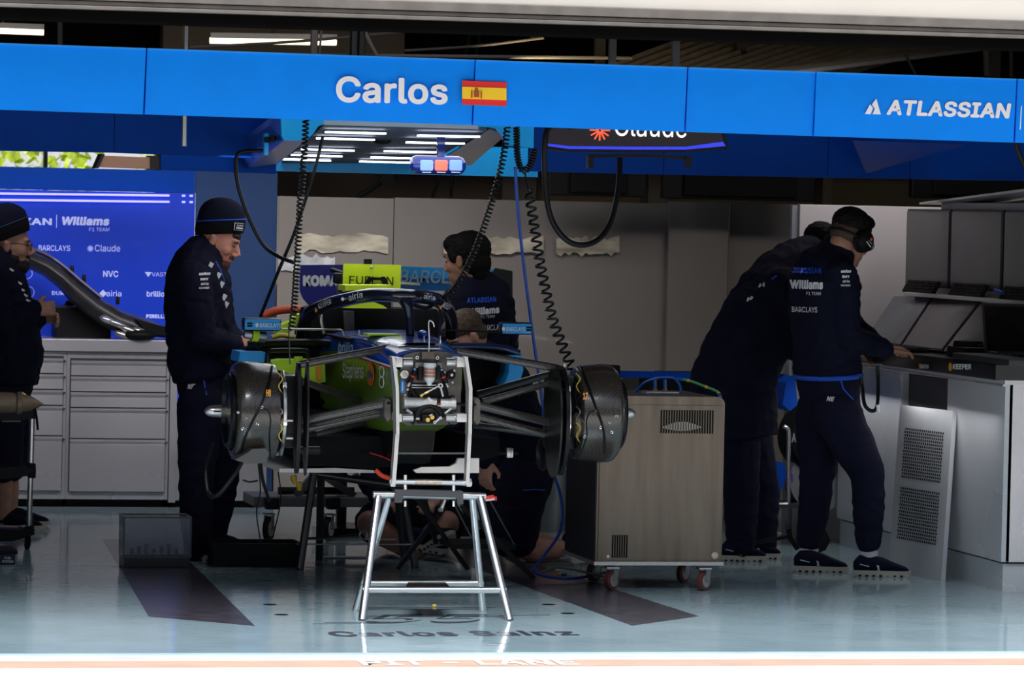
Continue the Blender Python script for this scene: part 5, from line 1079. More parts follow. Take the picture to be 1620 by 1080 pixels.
# ---------------------------------------------------------------- kneeling person behind the car
def person_kneel():
    sk = skin('pale', (.62, .31, .23)); Ym = 3.9
    t = thing('person', 'person with short brown hair and dark shorts kneeling behind the car, head bowed', 'person', (.6, Ym, 0))
    hd = A(737, 532, 3.7); hf = V((-.75, -.25, -.55)); hu = V((-.5, -.15, .85)); side = V((.2, -.95, .0)).normalized(); side = V((-.2, -.97, 0))
    J = [(A(830, 745, Ym + .05), .15, .12), (A(822, 715, Ym + .03), .17, .14), (A(812, 680, Ym), .16, .13), (A(800, 640, Ym - .03), .16, .13), (A(785, 605, Ym - .08), .175, .13), (A(770, 580, Ym - .12), .15, .11), (A(758, 562, Ym - .16), .08, .08), (A(750, 552, Ym - .18), .06, .06)]
    side = V((-.25, .95, 0)).normalized()
    shR, elR, wrR = A(775, 600, Ym - .30), A(768, 680, Ym - .45), A(770, 728, Ym - .6)
    shL, elL, wrL = A(765, 600, Ym + .08), A(745, 670, Ym + .15), A(715, 680, Ym + .1)
    hip1, kn1, an1 = A(826, 760, Ym - .10), A(812, 868, Ym - .12), A(885, 868, Ym - .02)
    hip2, kn2, an2 = A(834, 760, Ym + .18), A(790, 850, Ym + .2), A(868, 862, Ym + .25)
    b = MB(); P = head_mb(b, hd, hf, hu, .97); torso_mb(b, J, side, -.03); b.tube([J[-3][0], J[-1][0], P(-.02, 0, -.03)], [.065, .055, .055], 16)
    for s_, e_, w_ in ((shR, elR, wrR), (shL, elL, wrL)): limb(b, [s_, e_, w_], [.05, .042, .03])
    for h_, k_, a_ in ((hip1, kn1, an1), (hip2, kn2, an2)): k_.z = max(k_.z, .07); a_.z = .075; limb(b, [h_, k_, k_.lerp(a_, .4), a_], [.09, .062, .066, .045])
    hand_mb(b, wrR, V((-.1, -.2, -.9)), V((-.7, -.6, 0)), .8); hand_mb(b, wrL, V((-.7, -.2, -.6)), V((-.3, -.7, .3)), .8, side=-1)
    remeshed(b, 'body', sk, t, .006, 2); eyes_glasses(P, hf, hu, t); F, S, U = basis(hf, hu)
    h = hairMB(); h.ell(P(-.018, 0, .052), (.100, .080, .078), F, U); h.ell(P(.035, 0, .085), (.06, .062, .034), F, U); h.ell(P(-.055, 0, -.01), (.055, .068, .06), F, U)
    remeshed(h, 'hair', mat('light_brown_hair', (.075, .045, .028), .6, var=.4, scale=60, bump=.8, bscale=160), t, .006, 1, .005, 40)
    j = MB(); torso_mb(j, J[1:-1], side, .014)
    for s_, e_, w_ in ((shR, elR, wrR), (shL, elL, wrL)): limb(j, [s_.lerp(J[4][0], .25), s_, s_.lerp(e_, .5), e_, e_.lerp(w_, .5), w_], [.08, .076, .07, .062, .054, .045])
    remeshed(j, 'shirt', M_navy, t, .009, 3, .007, 9)
    so_ = MB(); torso_mb(so_, J[:3], side, .01)
    for h_, k_ in ((hip1, kn1), (hip2, kn2)): limb(so_, [h_.lerp(J[0][0], .3), h_, h_.lerp(k_, .5), h_.lerp(k_, .82)], [.13, .13, .12, .112])
    so = remeshed(so_, 'shorts', M_nvtr, t, .009, 3, .007, 7)
    MB().tube([A(828, 775, Ym - .26), A(845, 774, Ym - .25), (A(862, 775, Ym - .2))], .003, 6).build('shorts_piping', M_pipe, so)
    for a_ in (an1, an2): he = a_ + V((.06, 0, -.03)); he.z = .02; shoe(t, V((he.x, he.y, .05)), V((he.x + .12, he.y, .02)) + V((.08, .0, -.015)), mark=False)
# ---------------------------------------------------------------- seated person under the car
def person_seated():
    sk = skin('shade', (.40, .20, .15)); Ym = 4.6
    t = thing('person', 'person in dark shorts sitting cross-legged on the floor beneath the car, bare knees showing', 'person', (.25, Ym, 0))
    side = V((-1, .1, 0)).normalized(); c = A(655, 850, Ym); c.z = .12
    J = [(c, .16, .12), (c + V((0, .02, .1)), .17, .13), (c + V((0, .02, .22)), .16, .12), (c + V((0, -.02, .36)), .17, .12), (c + V((0, -.06, .45)), .18, .12), (c + V((0, -.08, .50)), .12, .09), (c + V((0, -.10, .55)), .06, .06)]
    hd = c + V((0, -.16, .66)); hf = V((-.1, -.9, -.35)); hu = V((0, -.3, .95))
    kA, kB = A(585, 828, Ym - .3), A(706, 828, Ym - .35); aA, aB = A(640, 868, Ym - .45), A(655, 876, Ym - .5)
    b = MB(); P = head_mb(b, hd, hf, hu, .97); torso_mb(b, J, side, -.03); b.tube([J[-2][0], J[-1][0], hd], [.06, .055, .055], 14)
    hA, hB = c + V((-.12, 0, .02)), c + V((.12, 0, .02))
    for h_, k_, a_ in ((hA, kA, aA), (hB, kB, aB)): limb(b, [h_, k_, k_.lerp(a_, .45), a_], [.085, .066, .062, .042])
    for q, k_ in ((-1, kA), (1, kB)):
        s_ = J[4][0] + V((q * .17, 0, 0)); e_ = s_ + V((q * .08, -.1, -.22)); w_ = k_ + V((-q * .06, -.02, .11)); limb(b, [s_, e_, w_], [.05, .042, .03]); hand_mb(b, w_, V((-q * .5, -.8, -.1)), V((0, 0, 1)), .6, side=-q)
    remeshed(b, 'body', sk, t, .007, 2); eyes_glasses(P, hf, hu, t); F, S, U = basis(hf, hu)
    h = hairMB(); h.ell(P(-.018, 0, .055), (.102, .082, .08), F, U); h.ell(P(-.055, 0, -.01), (.055, .07, .06), F, U); remeshed(h, 'hair', M_hair, t, .007, 1, .005, 40)
    j = MB(); torso_mb(j, J[:-1], side, .016)
    for q, k_ in ((-1, kA), (1, kB)):
        s_ = J[4][0] + V((q * .17, 0, 0)); e_ = s_ + V((q * .08, -.1, -.22)); w_ = k_ + V((-q * .06, -.02, .11)); limb(j, [s_, e_, e_.lerp(w_, .6)], [.078, .066, .052])
    remeshed(j, 'shirt', M_navy, t, .009, 3, .007, 9)
    so_ = MB(); torso_mb(so_, J[:2], side, .012)
    for h_, k_ in ((hA, kA), (hB, kB)): limb(so_, [h_, h_.lerp(k_, .45), h_.lerp(k_, .72)], [.12, .115, .105])
    remeshed(so_, 'shorts', M_nvtr, t, .009, 3, .007, 7)
    shoe(t, V((aA.x - .02, aA.y, .06)), V((aA.x + .18, aA.y - .14, .03)), mark=False); he = V((aB.x + .05, aB.y - .02, .03)); shoe(t, he, he + V((.10, -.2, .10)), mark=False)
# ---------------------------------------------------------------- hooded person leaning over, behind the console man
def person_hooded():
    sk = skin('warm', (.42, .20, .13)); Ym = 4.15
    t = thing('person', 'person in long navy hooded coat bending forward, in front of the grey partition', 'person', (2.1, Ym, 0))
    f = V((.97, .2, 0)).normalized(); side = V((-.2, .97, 0))
    hd = A(1298, 398, Ym + .25); hf = V((.8, .3, -.5)); hu = V((.5, .15, .85))
    J = [(A(1165, 690, Ym), .20, .15), (A(1160, 640, Ym), .20, .16), (A(1160, 600, Ym), .195, .16), (A(1180, 550, Ym), .19, .15), (A(1205, 505, Ym), .19, .15), (A(1228, 465, Ym + .05), .19, .14), (A(1250, 435, Ym + .1), .17, .12), (A(1270, 415, Ym + .15), .10, .10), (A(1285, 405, Ym + .2), .07, .07)]
    shR, elR, wrR = A(1235, 455, Ym - .14), A(1262, 545, Ym - .12), A(1320, 575, Ym - .05)
    shL, elL, wrL = A(1262, 440, Ym + .35), A(1290, 530, Ym + .3), A(1345, 560, Ym + .2)
    hR, kR, aR = A(1165, 700, Ym - .08), A(1172, 780, Ym - .1), A(1172, 865, Ym - .1)
    hL, kL, aL = A(1185, 700, Ym + .1), A(1205, 780, Ym + .1), A(1205, 865, Ym + .05)
    b = MB(); P = head_mb(b, hd, hf, hu, 1.0); torso_mb(b, J, side, -.04); b.tube([J[-2][0], J[-1][0], hd], [.065, .057, .055], 14)
    for s_, e_, w_ in ((shR, elR, wrR), (shL, elL, wrL)): limb(b, [s_, e_, w_], [.05, .042, .028])
    for h_, k_, a_ in ((hR, kR, aR), (hL, kL, aL)): limb(b, [h_, k_, a_, a_ - V((0, 0, .05))], [.08, .055, .042, .04])
    hand_mb(b, wrR, V((.93, .3, -.1)), V((0, 0, 1)), .5); hand_mb(b, wrL, V((.93, .3, -.1)), V((0, 0, 1)), .5, side=-1)
    remeshed(b, 'body', sk, t, .0065, 2); eyes_glasses(P, hf, hu, t); F, S, U = basis(hf, hu)
    h = hairMB(); h.ell(P(-.018, 0, .06), (.108, .090, .085), F, U); h.ell(P(-.055, 0, -.01), (.06, .078, .07), F, U); remeshed(h, 'hair', M_hair, t, .007, 1, .007, 40)
    j = MB(); torso_mb(j, J, side, .035)
    j.ell(A(1240, 432, Ym + .02), (.16, .14, .09), V((.8, .2, .35)), V((-.35, 0, .9))); j.ell(A(1262, 412, Ym + .12), (.13, .12, .08), V((.8, .2, .3)), V((-.35, 0, .9)))
    for s_, e_, w_ in ((shR, elR, wrR), (shL, elL, wrL)): limb(j, [s_.lerp(J[5][0], .25), s_, s_.lerp(e_, .5), e_, e_.lerp(w_, .5), w_], [.10, .10, .09, .082, .07, .055])
    limb(j, [A(1150, 600, Ym), A(1150, 690, Ym)], [.17, .14])
    ja = remeshed(j, 'hooded_coat', M_navy, t, .009, 3, .010, 8); bj = bvh_of(ja)
    for x, y in ((1203, 452), (1209, 450), (1184, 474), (1189, 472)):
        q, n_ = PH(x, y, bj)
        if q: MB().box(q + n_ * .002, (.012, .006, .02), Matrix.Rotation(.4, 3, 'Y')).build('coat_print', M_white, ja, smooth=False)
    q, n_ = PH(1225, 439, bj)
    if q: MB().box(q + n_ * .002, (.03, .006, .008), Matrix.Rotation(-.6, 3, 'Y')).build('coat_print', M_pipe, ja, smooth=False)
    tr_ = MB(); torso_mb(tr_, J[:2], side, .0)
    for h_, k_, a_ in ((hR, kR, aR), (hL, kL, aL)): limb(tr_, [h_, h_.lerp(k_, .5), k_, k_.lerp(a_, .5), a_], [.12, .105, .09, .082, .07])
    remeshed(tr_, 'trousers', M_nvtr, t, .009, 4, .008, 7)
    for x0, x1, y, Yq in ((1140, 1212, 888, Ym - .1), (1172, 1235, 884, Ym + .05)):
        he, to = A(x0, y, Yq), A(x1, y, Yq - .04); he.z = to.z = 0; shoe(t, he, to)
for fn in (person_console, person_beanie, person_edge, person_back, person_kneel, person_seated, person_hooded): fn()
# ================================================================= drawer cabinets, left
M_cab = mat('satin_grey_cabinet', (0.50, 0.48, 0.50), .24, .45, var=.06, scale=1.2, rvar=.06)
M_gap = mat('drawer_gap', (0.03, 0.03, 0.032), .6)
M_grip = mat('grip_strip', (0.62, 0.6, 0.6), .25, .7)
YC = 7.4
def px_x(x, Y=YC): return A(x, 650, Y).x
def px_z(y, Y=YC, x=180): return A(x, y, Y).z
def cabinet(x0, x1, splits, lab):
    a, b = px_x(x0), px_x(x1); t = thing('drawer_cabinet', lab, 'cabinet', ((a + b) / 2, YC + .28, 0), 0, None)
    zt, zb = px_z(560), px_z(786)
    MB().boxa((a, YC + .015, .045), (b, 7.84, zt + .012), bev=.004).build('carcass', M_cab, t, smooth=False)
    MB().boxa((a + .02, YC + .08, 0), (b - .02, 7.8, .05)).build('plinth', M_blackp, t, smooth=False)
    MB().boxa((a + .018, YC + .008, px_z(splits[-1])), (b - .018, YC + .018, px_z(splits[0] - 3))).build('recess', M_gap, t, smooth=False)
    for y0, y1 in zip(splits, splits[1:]):
        z1, z0 = px_z(y0) - .003, px_z(y1) + .003
        d = MB().boxa((a + .022, YC - .006, z0), (b - .022, YC + .02, z1 - .026), bev=.002).build('drawer', M_cab, t, smooth=False)
        MB().prism([(a + .022, YC - .002, z1 - .024), (a + .022, YC - .014, z1 - .012), (a + .022, YC - .002, z1), (a + .022, YC + .01, z1)], (b - a - .044, 0, 0)).build('grip_rail', M_grip, d, smooth=False)
        MB().cyl((b - .012, YC - .004, z1 - .015), (b - .012, YC + .01, z1 - .015), .005, n=8).build('latch_pin', M_blackp, d)
    return t
cabinet(105, 268, [570, 595, 620, 645, 694, 778], 'grey metal cabinet of five wide drawers beside the navy beanie worker')
cabinet(-70, 105, [567, 592, 617, 642, 690, 777], 'grey metal cabinet of five drawers behind the rolling tube stand')
cabinet(-250, -70, [567, 592, 617, 642, 690, 777], 'grey metal cabinet at the far left end of the drawer row')
tag(MB().boxa((px_x(-250), YC - .01, px_z(560) + .013), (px_x(268), 7.86, px_z(537)), bev=.004).build('cabinet_worktop', M_cab, smooth=False), 'thick grey worktop running over the drawer cabinets', 'worktop')
e = thing('corner_unit', 'plain grey end panel unit right of the drawer cabinets, behind the worker', 'cabinet', (px_x(340), 7.6, 0))
MB().boxa((px_x(272), 7.43, .04), (px_x(425), 7.84, px_z(640)), bev=.006).build('carcass', M_cab, e, smooth=False); MB().boxa((px_x(272), 7.5, 0), (px_x(420), 7.8, .045)).build('plinth', M_blackp, e, smooth=False)
MB().boxa((px_x(268) + .004, 7.41, .03), (px_x(280), 7.84, px_z(545))).build('end_panel', M_cab, e, smooth=False)
zt = px_z(537)
# -- carbon engine cover lying on the worktop
def onY(x, y, Y=7.55): return A(x, y, Y)
top = [(28, 392), (48, 394), (75, 405), (100, 422), (128, 446), (160, 472), (195, 492), (235, 505), (262, 517)]
bot = [(30, 400), (45, 425), (68, 436), (92, 455), (112, 478), (138, 500), (172, 521), (215, 532), (268, 534)]
ec = thing('engine_cover', 'long curved carbon bodywork piece lying on the drawer cabinets', 'bodywork', onY(160, 530))
rings = []
for (x0, y0), (x1, y1) in zip(top, bot):
    p, q = onY(x0, y0), onY(x1, y1); c = (p + q) / 2; h = (p - q) / 2
    rings.append([c + h * math.cos(t) + V((0, .12, 0)) * math.sin(t) for t in [2 * math.pi * k / 20 for k in range(20)]])
MB().rings(rings).build('cover_shell', mat('matt_carbon', (.028, .026, .026), .38, var=.3, scale=12, coat=.2), ec)
MB().tube(smooth_path([onY(x, y - 1, 7.46) for x, y in top[1:6]], 20), .012, 8).build('spine_strip', mat('purple_black', (.03, .02, .06), .3, coat=.5), ec)
for x, y in ((114, 426), (133, 440), (186, 475)): MB().box(onY(x, y, 7.5), (.02, .03, .045), bev=.004).build('mount_tab', M_blackp, ec)
for x, y, s in ((170, 506, .05), (185, 512, .08), (205, 522, .07), (222, 524, .05), (195, 530, .06)): MB().ell(onY(x, y, 7.42), (s, .03, .02), (1, 0, -.35), n=14).build('metal_bracket', M_stl if s > .055 else M_slv, ec)
MB().ell(onY(222, 530, 7.40), (.09, .05, .03), n=16).build('intake_lip', M_rubber, ec)
MB().prism([onY(x, y, 7.41) for x, y in ((215, 505), (262, 517), (266, 531), (236, 529))], (0, .06, 0)).build('flat_tail', M_blackp, ec, smooth=False)
tag(MB().boxa((px_x(91), 7.60, zt), (px_x(180), 7.83, px_z(487)), bev=.01).build('equipment_case', M_blackp, smooth=False), 'plain black case on the drawer cabinets behind the curved carbon piece', 'case')
cl = thing('small_clamp', 'small dark clamp on top of the black case', 'clamp', onY(108, 487, 7.7)); MB().box(onY(110, 481, 7.7), (.05, .02, .03), Matrix.Rotation(.5, 3, 'Y'), bev=.004).build('clamp_jaw', M_blackp, cl); MB().tube([onY(101, 480, 7.7), onY(103, 488, 7.7), onY(114, 488, 7.7)], .004, 6).build('clamp_wire', M_stl, cl)
# ================================================================= light rig over the car
gr = thing('light_rig', 'wide sky-blue overhead light frame with rows of white strips over the car', 'light rig', (0, 3.6, 1.95))
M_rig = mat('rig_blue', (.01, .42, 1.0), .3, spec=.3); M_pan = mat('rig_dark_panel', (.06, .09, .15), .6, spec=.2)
def PZ(x, y, Y): return A(x, y, Y)
# front apron with rounded inner corners
for pts in ([(444, 180), (512, 180), (512, 196), (503, 200), (496, 211), (488, 219), (476, 222), (450, 222), (446, 214)], [(757, 188), (845, 188), (844, 234), (802, 230), (795, 214), (787, 204), (775, 201), (757, 200)]):
    MB().prism([A(x, y, 2.1) for x, y in pts], (0, .04, 0)).build('front_apron', M_rig, gr, smooth=False)
MB().prism([A(512, 180, 2.12), A(757, 188, 2.12), A(757, 204, 2.12), A(512, 197, 2.12)], (0, .02, 0)).build('front_lip', mat('pale_lip', (.35, .45, .55), .3), gr, smooth=False)
# sides and underside, sloping away to the back
Lf, Lb, Rf, Rb = A(450, 222, 2.14), A(391, 267, 5.6), A(802, 232, 2.14), A(672, 262, 5.6)
Lo, Lob = A(415, 178, 2.4), A(374, 245, 5.6)
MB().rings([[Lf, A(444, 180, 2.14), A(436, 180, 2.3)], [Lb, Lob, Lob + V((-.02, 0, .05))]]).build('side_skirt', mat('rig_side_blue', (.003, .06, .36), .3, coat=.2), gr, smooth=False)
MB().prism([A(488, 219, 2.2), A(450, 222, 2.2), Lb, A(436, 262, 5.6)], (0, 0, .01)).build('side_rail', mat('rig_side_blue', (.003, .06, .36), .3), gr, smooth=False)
MB().prism([A(510, 200, 2.2), A(770, 206, 2.2), A(676, 258, 5.6), A(446, 258, 5.6)], (0, 0, .012)).build('under_panel', M_pan, gr, smooth=False)
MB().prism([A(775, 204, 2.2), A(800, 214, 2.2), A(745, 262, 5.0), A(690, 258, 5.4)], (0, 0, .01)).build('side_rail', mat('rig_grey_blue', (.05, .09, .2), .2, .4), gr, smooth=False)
MB().boxa((A(372, 268, 5.62).x, 5.6, A(500, 272, 5.6).z), (A(850, 262, 5.62).x, 5.66, A(500, 256, 5.6).z + .1)).build('rear_bar', M_rig, gr, smooth=False)
led_w = mat('white_led', (1, 1, 1), .4, emit=(1.0, 1.0, 1.0), estr=3.0, var=0)
for a, b, y, Y in ((516, 609, 204.5, 2.35), (502, 591, 214.5, 2.9), (478, 559, 232, 3.9), (462, 540, 241, 4.5), (449, 522, 248, 5.1)):
    MB().beam(A(a, y, Y) + V((0, 0, -.012)), A(b, y + 2.5, Y) + V((0, 0, -.012)), .07, .008).build('led_strip', led_w, gr, smooth=False)
for a, b, y, Y in ((662, 757, 210, 2.35), (644, 733, 221, 2.9), (609, 690, 235, 3.9), (588, 670, 245, 4.5), (570, 648, 251.5, 5.1)):
    MB().beam(A(a, y, Y) + V((0, 0, -.012)), A(b, y + 2, Y) + V((0, 0, -.012)), .07, .008).build('led_strip', led_w, gr, smooth=False)
MB().ell(A(604, 222, 3.2), (.045, .05, .02), n=16).build('dome_camera', M_blackp, gr)
for x, y in ((433, 219), (424, 221), (449, 213)): MB().lathe(A(x, y, 2.6), (-.6, -1, 0), [(0, 0), (.014, 0), (.014, .02), (0, .02)], 16).build('side_socket', M_blackp, gr)
MB().box(A(420, 228, 2.8), (.02, .06, .1), bev=.004).build('side_plug', M_rig, gr)
rp_ = MB().tube([(CX, 3.5, 2.02), (CX, 3.5, 3.6)], .02).build('hanger_rod', M_dst, gr); MB().tube([(CX + .3, 5.0, 2.0), (CX + .3, 5.0, 3.6)], .02).build('hanger_rod', M_dst, gr)
# signal bar with blue, red, blue lamps
sg2 = thing('signal_light', 'blue capsule signal bar with blue, red and blue lamps below the light frame', 'signal light', A(692, 262, 2.6))
MB().tube([A(649, 260, 2.6), A(652, 260, 2.6), A(658, 260, 2.6), A(726, 262, 2.6), A(732, 262, 2.6), A(736, 262, 2.6)], [.018, .034, .042, .042, .034, .018], 24).build('capsule', mat('capsule_blue', (.01, .03, .25), .15, coat=.8), sg2)
for x, nm, c_, e_ in ((675, 'blue', (.1, .2, .9), (.25, .42, 1.0)), (698, 'red', (.9, .1, .08), (1.0, .16, .11)), (721, 'blue', (.1, .2, .9), (.2, .36, 1.0))):
    MB().box(A(x, 261.5, 2.555), (.058, .02, .048), bev=.012, seg=3).build('lamp_lens', mat('lens_' + nm + str(x), c_, .3, emit=e_, estr=1.0, var=0), sg2)
    MB().box(A(x, 272.5, 2.558), (.04, .004, .004)).build('lamp_caption', M_white, sg2, smooth=False)
MB().boxa((A(691, 250, 2.6).x, 2.585, A(691, 250, 2.6).z), (A(703, 250, 2.6).x, 2.615, A(691, 215, 2.6).z), bev=.004).build('bracket', MATS['capsule_blue'], sg2)
# ================================================================= overhead information screen (top right of the car)
sc = thing('overhead_screen', 'curved black overhead screen with an orange burst and white name, partly behind the banner', 'screen', A(1005, 235, 2.2))
MB().prism([A(x, y, 2.2) for x, y in ((866, 200), (1146, 208), (1152, 232), (1150, 236), (1090, 241), (1000, 241), (900, 240), (862, 236), (860, 230))], (0, .05, 0)).build('casing', mat('screen_black', (.008, .008, .01), .2), sc, smooth=False)
MB().prism([A(x, y, 2.197) for x, y in ((869, 200), (1140, 208), (1147, 231), (1085, 236), (1000, 236), (900, 235), (867, 231))], (0, .002, 0)).build('display', mat('display_dark', (.008, .007, .009), .25, emit=(.012, .01, .012), estr=1), sc, smooth=False)
MB().prism([A(x, y, 2.193) for x, y in ((867, 231), (867, 227), (900, 231), (1000, 232), (1085, 232), (1144, 224), (1148, 231), (1085, 236.5), (1000, 236.5), (900, 235.5))], (0, .002, 0)).build('blue_glow_band', mat('display_blue', (.02, .03, .4), .3, emit=(.03, .045, .7), estr=1.0, var=.3, scale=60), sc, smooth=False)
tx('Claude', 972, 215, 1086, 218, 34, 2.19, mat('lit_white', (1, 1, 1), .4, emit=(1, 1, 1), estr=.9, var=0), sc, bold=.0)
b = MB(); cc = A(949, 206, 2.19)
for k in range(12): dv = V((math.cos(k * math.pi / 6), 0, math.sin(k * math.pi / 6))); b.beam(cc + dv * .006, cc + dv * .046, .006, .007, up=(0, 1, 0))
b.build('burst_mark', mat('lit_orange_red', (.9, .12, .04), .4, emit=(.95, .11, .05), estr=.9, var=0), sc, smooth=False)
for x0, x1 in ((931, 938), (1086, 1093)):
    MB().prism([A(x, y, 2.22) for x, y in ((x0, 246), (x0 + 8, 246), (x0 + 8, 266), (x0, 266))], (0, .05, 0)).build('arm_stub', M_blackp, sc, smooth=False)
MB().prism([A(x, y, 2.23) for x, y in ((931, 244), (985, 243), (1045, 244), (1094, 248), (1094, 253), (1040, 249), (985, 248), (931, 250))], (0, .04, 0)).build('support_arm', M_blackp, sc, smooth=False)
for x in (960, 1060): MB().boxa((A(x, 230, 2.26).x, 2.24, A(x, 236, 2.26).z), (A(x, 230, 2.26).x + .03, 2.27, 3.6)).build('hanger_rod', M_dst, sc, smooth=False)
# ================================================================= hoses and cables
def cable(pts, r, m, lab, cat='cable', nm='cable', n=40):
    return tag(MB().tube(smooth_path([A(*p) for p in pts], n), r, 10).build(nm, m), lab, cat)
M_hose = mat('black_hose', (.006, .006, .007), .4, spec=.2)
def coiled(pts, R, r, turns, lab):
    return tag(MB().tube(coil([A(*p) for p in pts], R, r, turns), r, 6).build('coiled_cable', M_hose), lab, 'coiled cable')
coiled([(484, 188, 2.0), (481, 250, 2.0), (475, 320, 2.05), (471, 400, 2.1), (466, 480, 2.2), (461, 520, 2.25)], .0125, .0042, 52, 'black coiled cable hanging on the left of the car, down to the mirror')
coiled([(803, 200, 2.0), (795, 255, 2.05), (775, 330, 2.1), (750, 400, 2.2), (720, 455, 2.3), (696, 476, 2.35)], .0125, .0042, 48, 'black coiled cable slanting from the light frame down to the right of the halo')
coiled([(817, 200, 1.9), (819, 250, 1.9), (828, 270, 1.9), (840, 258, 1.9), (846, 235, 1.9)], .012, .0042, 26, 'short black coiled cable looping just below the light frame corner')
coiled([(836, 300, 1.8), (845, 360, 1.8), (857, 430, 1.78), (873, 500, 1.75), (893, 555, 1.72), (905, 583, 1.72)], .020, .0058, 21, 'loose black coiled air line hanging down to the right brake drum')
cable([(832, 268, 1.85), (831, 285, 1.85), (836, 302, 1.8)], .004, M_hose, 'short thin black lead above the loose coiled air line')
cable([(905, 200, 2.0), (866, 205, 1.9), (862, 280, 1.9), (872, 345, 1.9), (900, 382, 1.9), (935, 385, 1.95), (962, 360, 2.0), (977, 305, 2.05), (981, 250, 2.1)], .0125, M_hose, 'thick black hose hanging in a deep loop below the overhead screen', 'hose', 'hose', 60)
cable([(416, 238, 2.6), (384, 240, 2.6), (374, 250, 2.6), (376, 290, 2.6), (392, 340, 2.6), (415, 385, 2.6), (440, 405, 2.55), (464, 415, 2.4)], .009, M_hose, 'black cable drooping from the left side of the light frame', n=50)
cable([(511, 215, 2.4), (500, 260, 2.4), (485, 310, 2.4), (465, 370, 2.5), (440, 430, 2.6), (412, 500, 2.8)], .0075, M_hose, 'straight black lead slanting down to the left mirror')
cable([(815, 265, 2.3), (821, 350, 2.4), (830, 430, 2.5), (843, 530, 2.6), (856, 620, 2.7), (868, 720, 2.8), (888, 790, 2.9), (886, 840, 2.95), (860, 880, 3.0), (846, 905, 3.0), (900, 915, 2.9), (960, 905, 3.1)], .007, mat('blue_air_hose', (.01, .06, .35), .4), 'blue air hose hanging behind the car and trailing to the floor', 'hose', 'air_hose', 90)
cable([(1607, 225, 1.2), (1611, 240, 1.2), (1622, 265, 1.2)], .010, M_hose, 'black hose hanging at the top right corner', 'hose', 'hose')
cable([(640, 472, 2.5), (655, 482, 2.5), (675, 486, 2.5), (690, 478, 2.45)], .010, M_hose, 'black ribbed hose end under the right arm of the halo', 'hose', 'hose')
cable([(457, 521, 2.2), (458, 560, 2.0), (459, 575, 1.9)], .003, M_hose, 'thin black wire hanging below the left coiled cable')
cable([(384, 728, 1.8), (370, 752, 1.8), (345, 782, 1.8), (330, 780, 1.85), (326, 740, 1.9), (336, 700, 2.0)], .0095, M_hose, 'black hose drooping from the left brake drum', 'hose', 'hose')
coiled([(412, 730, 1.9), (416, 760, 1.95), (426, 792, 2.0)], .006, .002, 30, 'thin black coiled lead below the left brake drum')
cable([(408, 728, 2.0), (412, 775, 2.1), (406, 810, 2.2), (412, 856, 2.3)], .003, M_hose, 'thin black wire hanging straight below the left brake drum')
cable([(384, 759, 2.0), (395, 762, 2.0), (408, 760, 2.0)], .004, M_hose, 'short dangling plug lead below the left brake drum')
cable([(440, 745, 2.2), (444, 790, 2.3), (432, 850, 2.4)], .003, M_hose, 'thin black wire hanging from the floor tray')
# ================================================================= stainless cart, right of the car
ct = thing('air_cart', 'tall brushed steel equipment cart with slotted vents on red-tyred casters', 'cart', (1.25, 2.85, 0))
M_cart = mat('brushed_stainless', (0.175, 0.142, 0.112), .36, .8, var=.3, scale=3, stretch=(6, 6, .5), rvar=.06)
x0, x1 = A(946, 760, 2.5).x, A(1146, 760, 2.5).x; z0, z1 = A(1040, 890, 2.5).z, A(1040, 627, 2.5).z
prof = []
R_ = .035
for cx_, cz_, a0 in ((x1 - R_, z1 - R_, 0), (x0 + R_, z1 - R_, 90)):
    for k in range(7): a = math.radians(a0 + 15 * k); prof.append((cx_ + R_ * math.cos(a), cz_ + R_ * math.sin(a)))
prof += [(x0, z0), (x1, z0)]
MB().prism([V((a, 2.52, b)) for a, b in prof], (0, .62, 0)).build('case', M_cart, ct, ang=30)
MB().boxa((x0 - .004, 2.53, z0 - .01), (x0, 3.12, z1 - .04)).build('side_panel', mat('black_panel', (.01, .01, .011), .5), ct, smooth=False)
MB().boxa((x0 - .01, 2.50, z0 - .012), (x1 + .005, 3.15, z0 + .004)).build('base_plate', M_stl, ct, smooth=False)
MB().boxa((x0 + .01, 2.512, z0 + .012), (x1 - .01, 2.521, z1 - .04)).build('front_panel', M_cart, ct, smooth=False)
def slots(xa, xb, ya, yb, n_, nm):
    p, q = A(xa, yb, 2.51), A(xb, ya, 2.51); st = MB()
    for k in range(n_): x = p.x + (q.x - p.x) * (k + .5) / n_; st.boxa((x - (q.x - p.x) / n_ * .28, 2.509, p.z), (x + (q.x - p.x) / n_ * .28, 2.513, q.z))
    return st.build(nm, M_rubber, ct, smooth=False)
v1 = slots(1044, 1130, 649, 685, 21, 'vent_slots'); slots(967, 994, 846, 882, 7, 'vent_slots')
vg = MB()
for k in range(1, 16):
    x = 1044 + 86 * (k + .5) / 21; hh = 9 * math.sin(math.pi * k / 16); p, q = A(x - .9, 676 + hh * .6, 2.508), A(x + .9, 676 - hh, 2.508); vg.boxa((p.x, 2.5075, p.z), (q.x, 2.509, q.z))
vg.build('slot_glints', mat('glint_grey', (.35, .33, .31), .4, .6), v1, smooth=False)  # painted glints: short pale bars laid over the vent slots
for x, y, r in ((961, 880, .008), (1130, 878, .016)): MB().lathe(A(x, y, 2.515), (0, -1, 0), [(0, .012), (r, .01), (r, 0)], 18).build('panel_lock', M_stl, ct); MB().lathe(A(x, y, 2.502), (0, -1, 0), [(0, .003), (r * .5, .003), (r * .5, 0)], 12).build('lock_core', M_gold, ct)
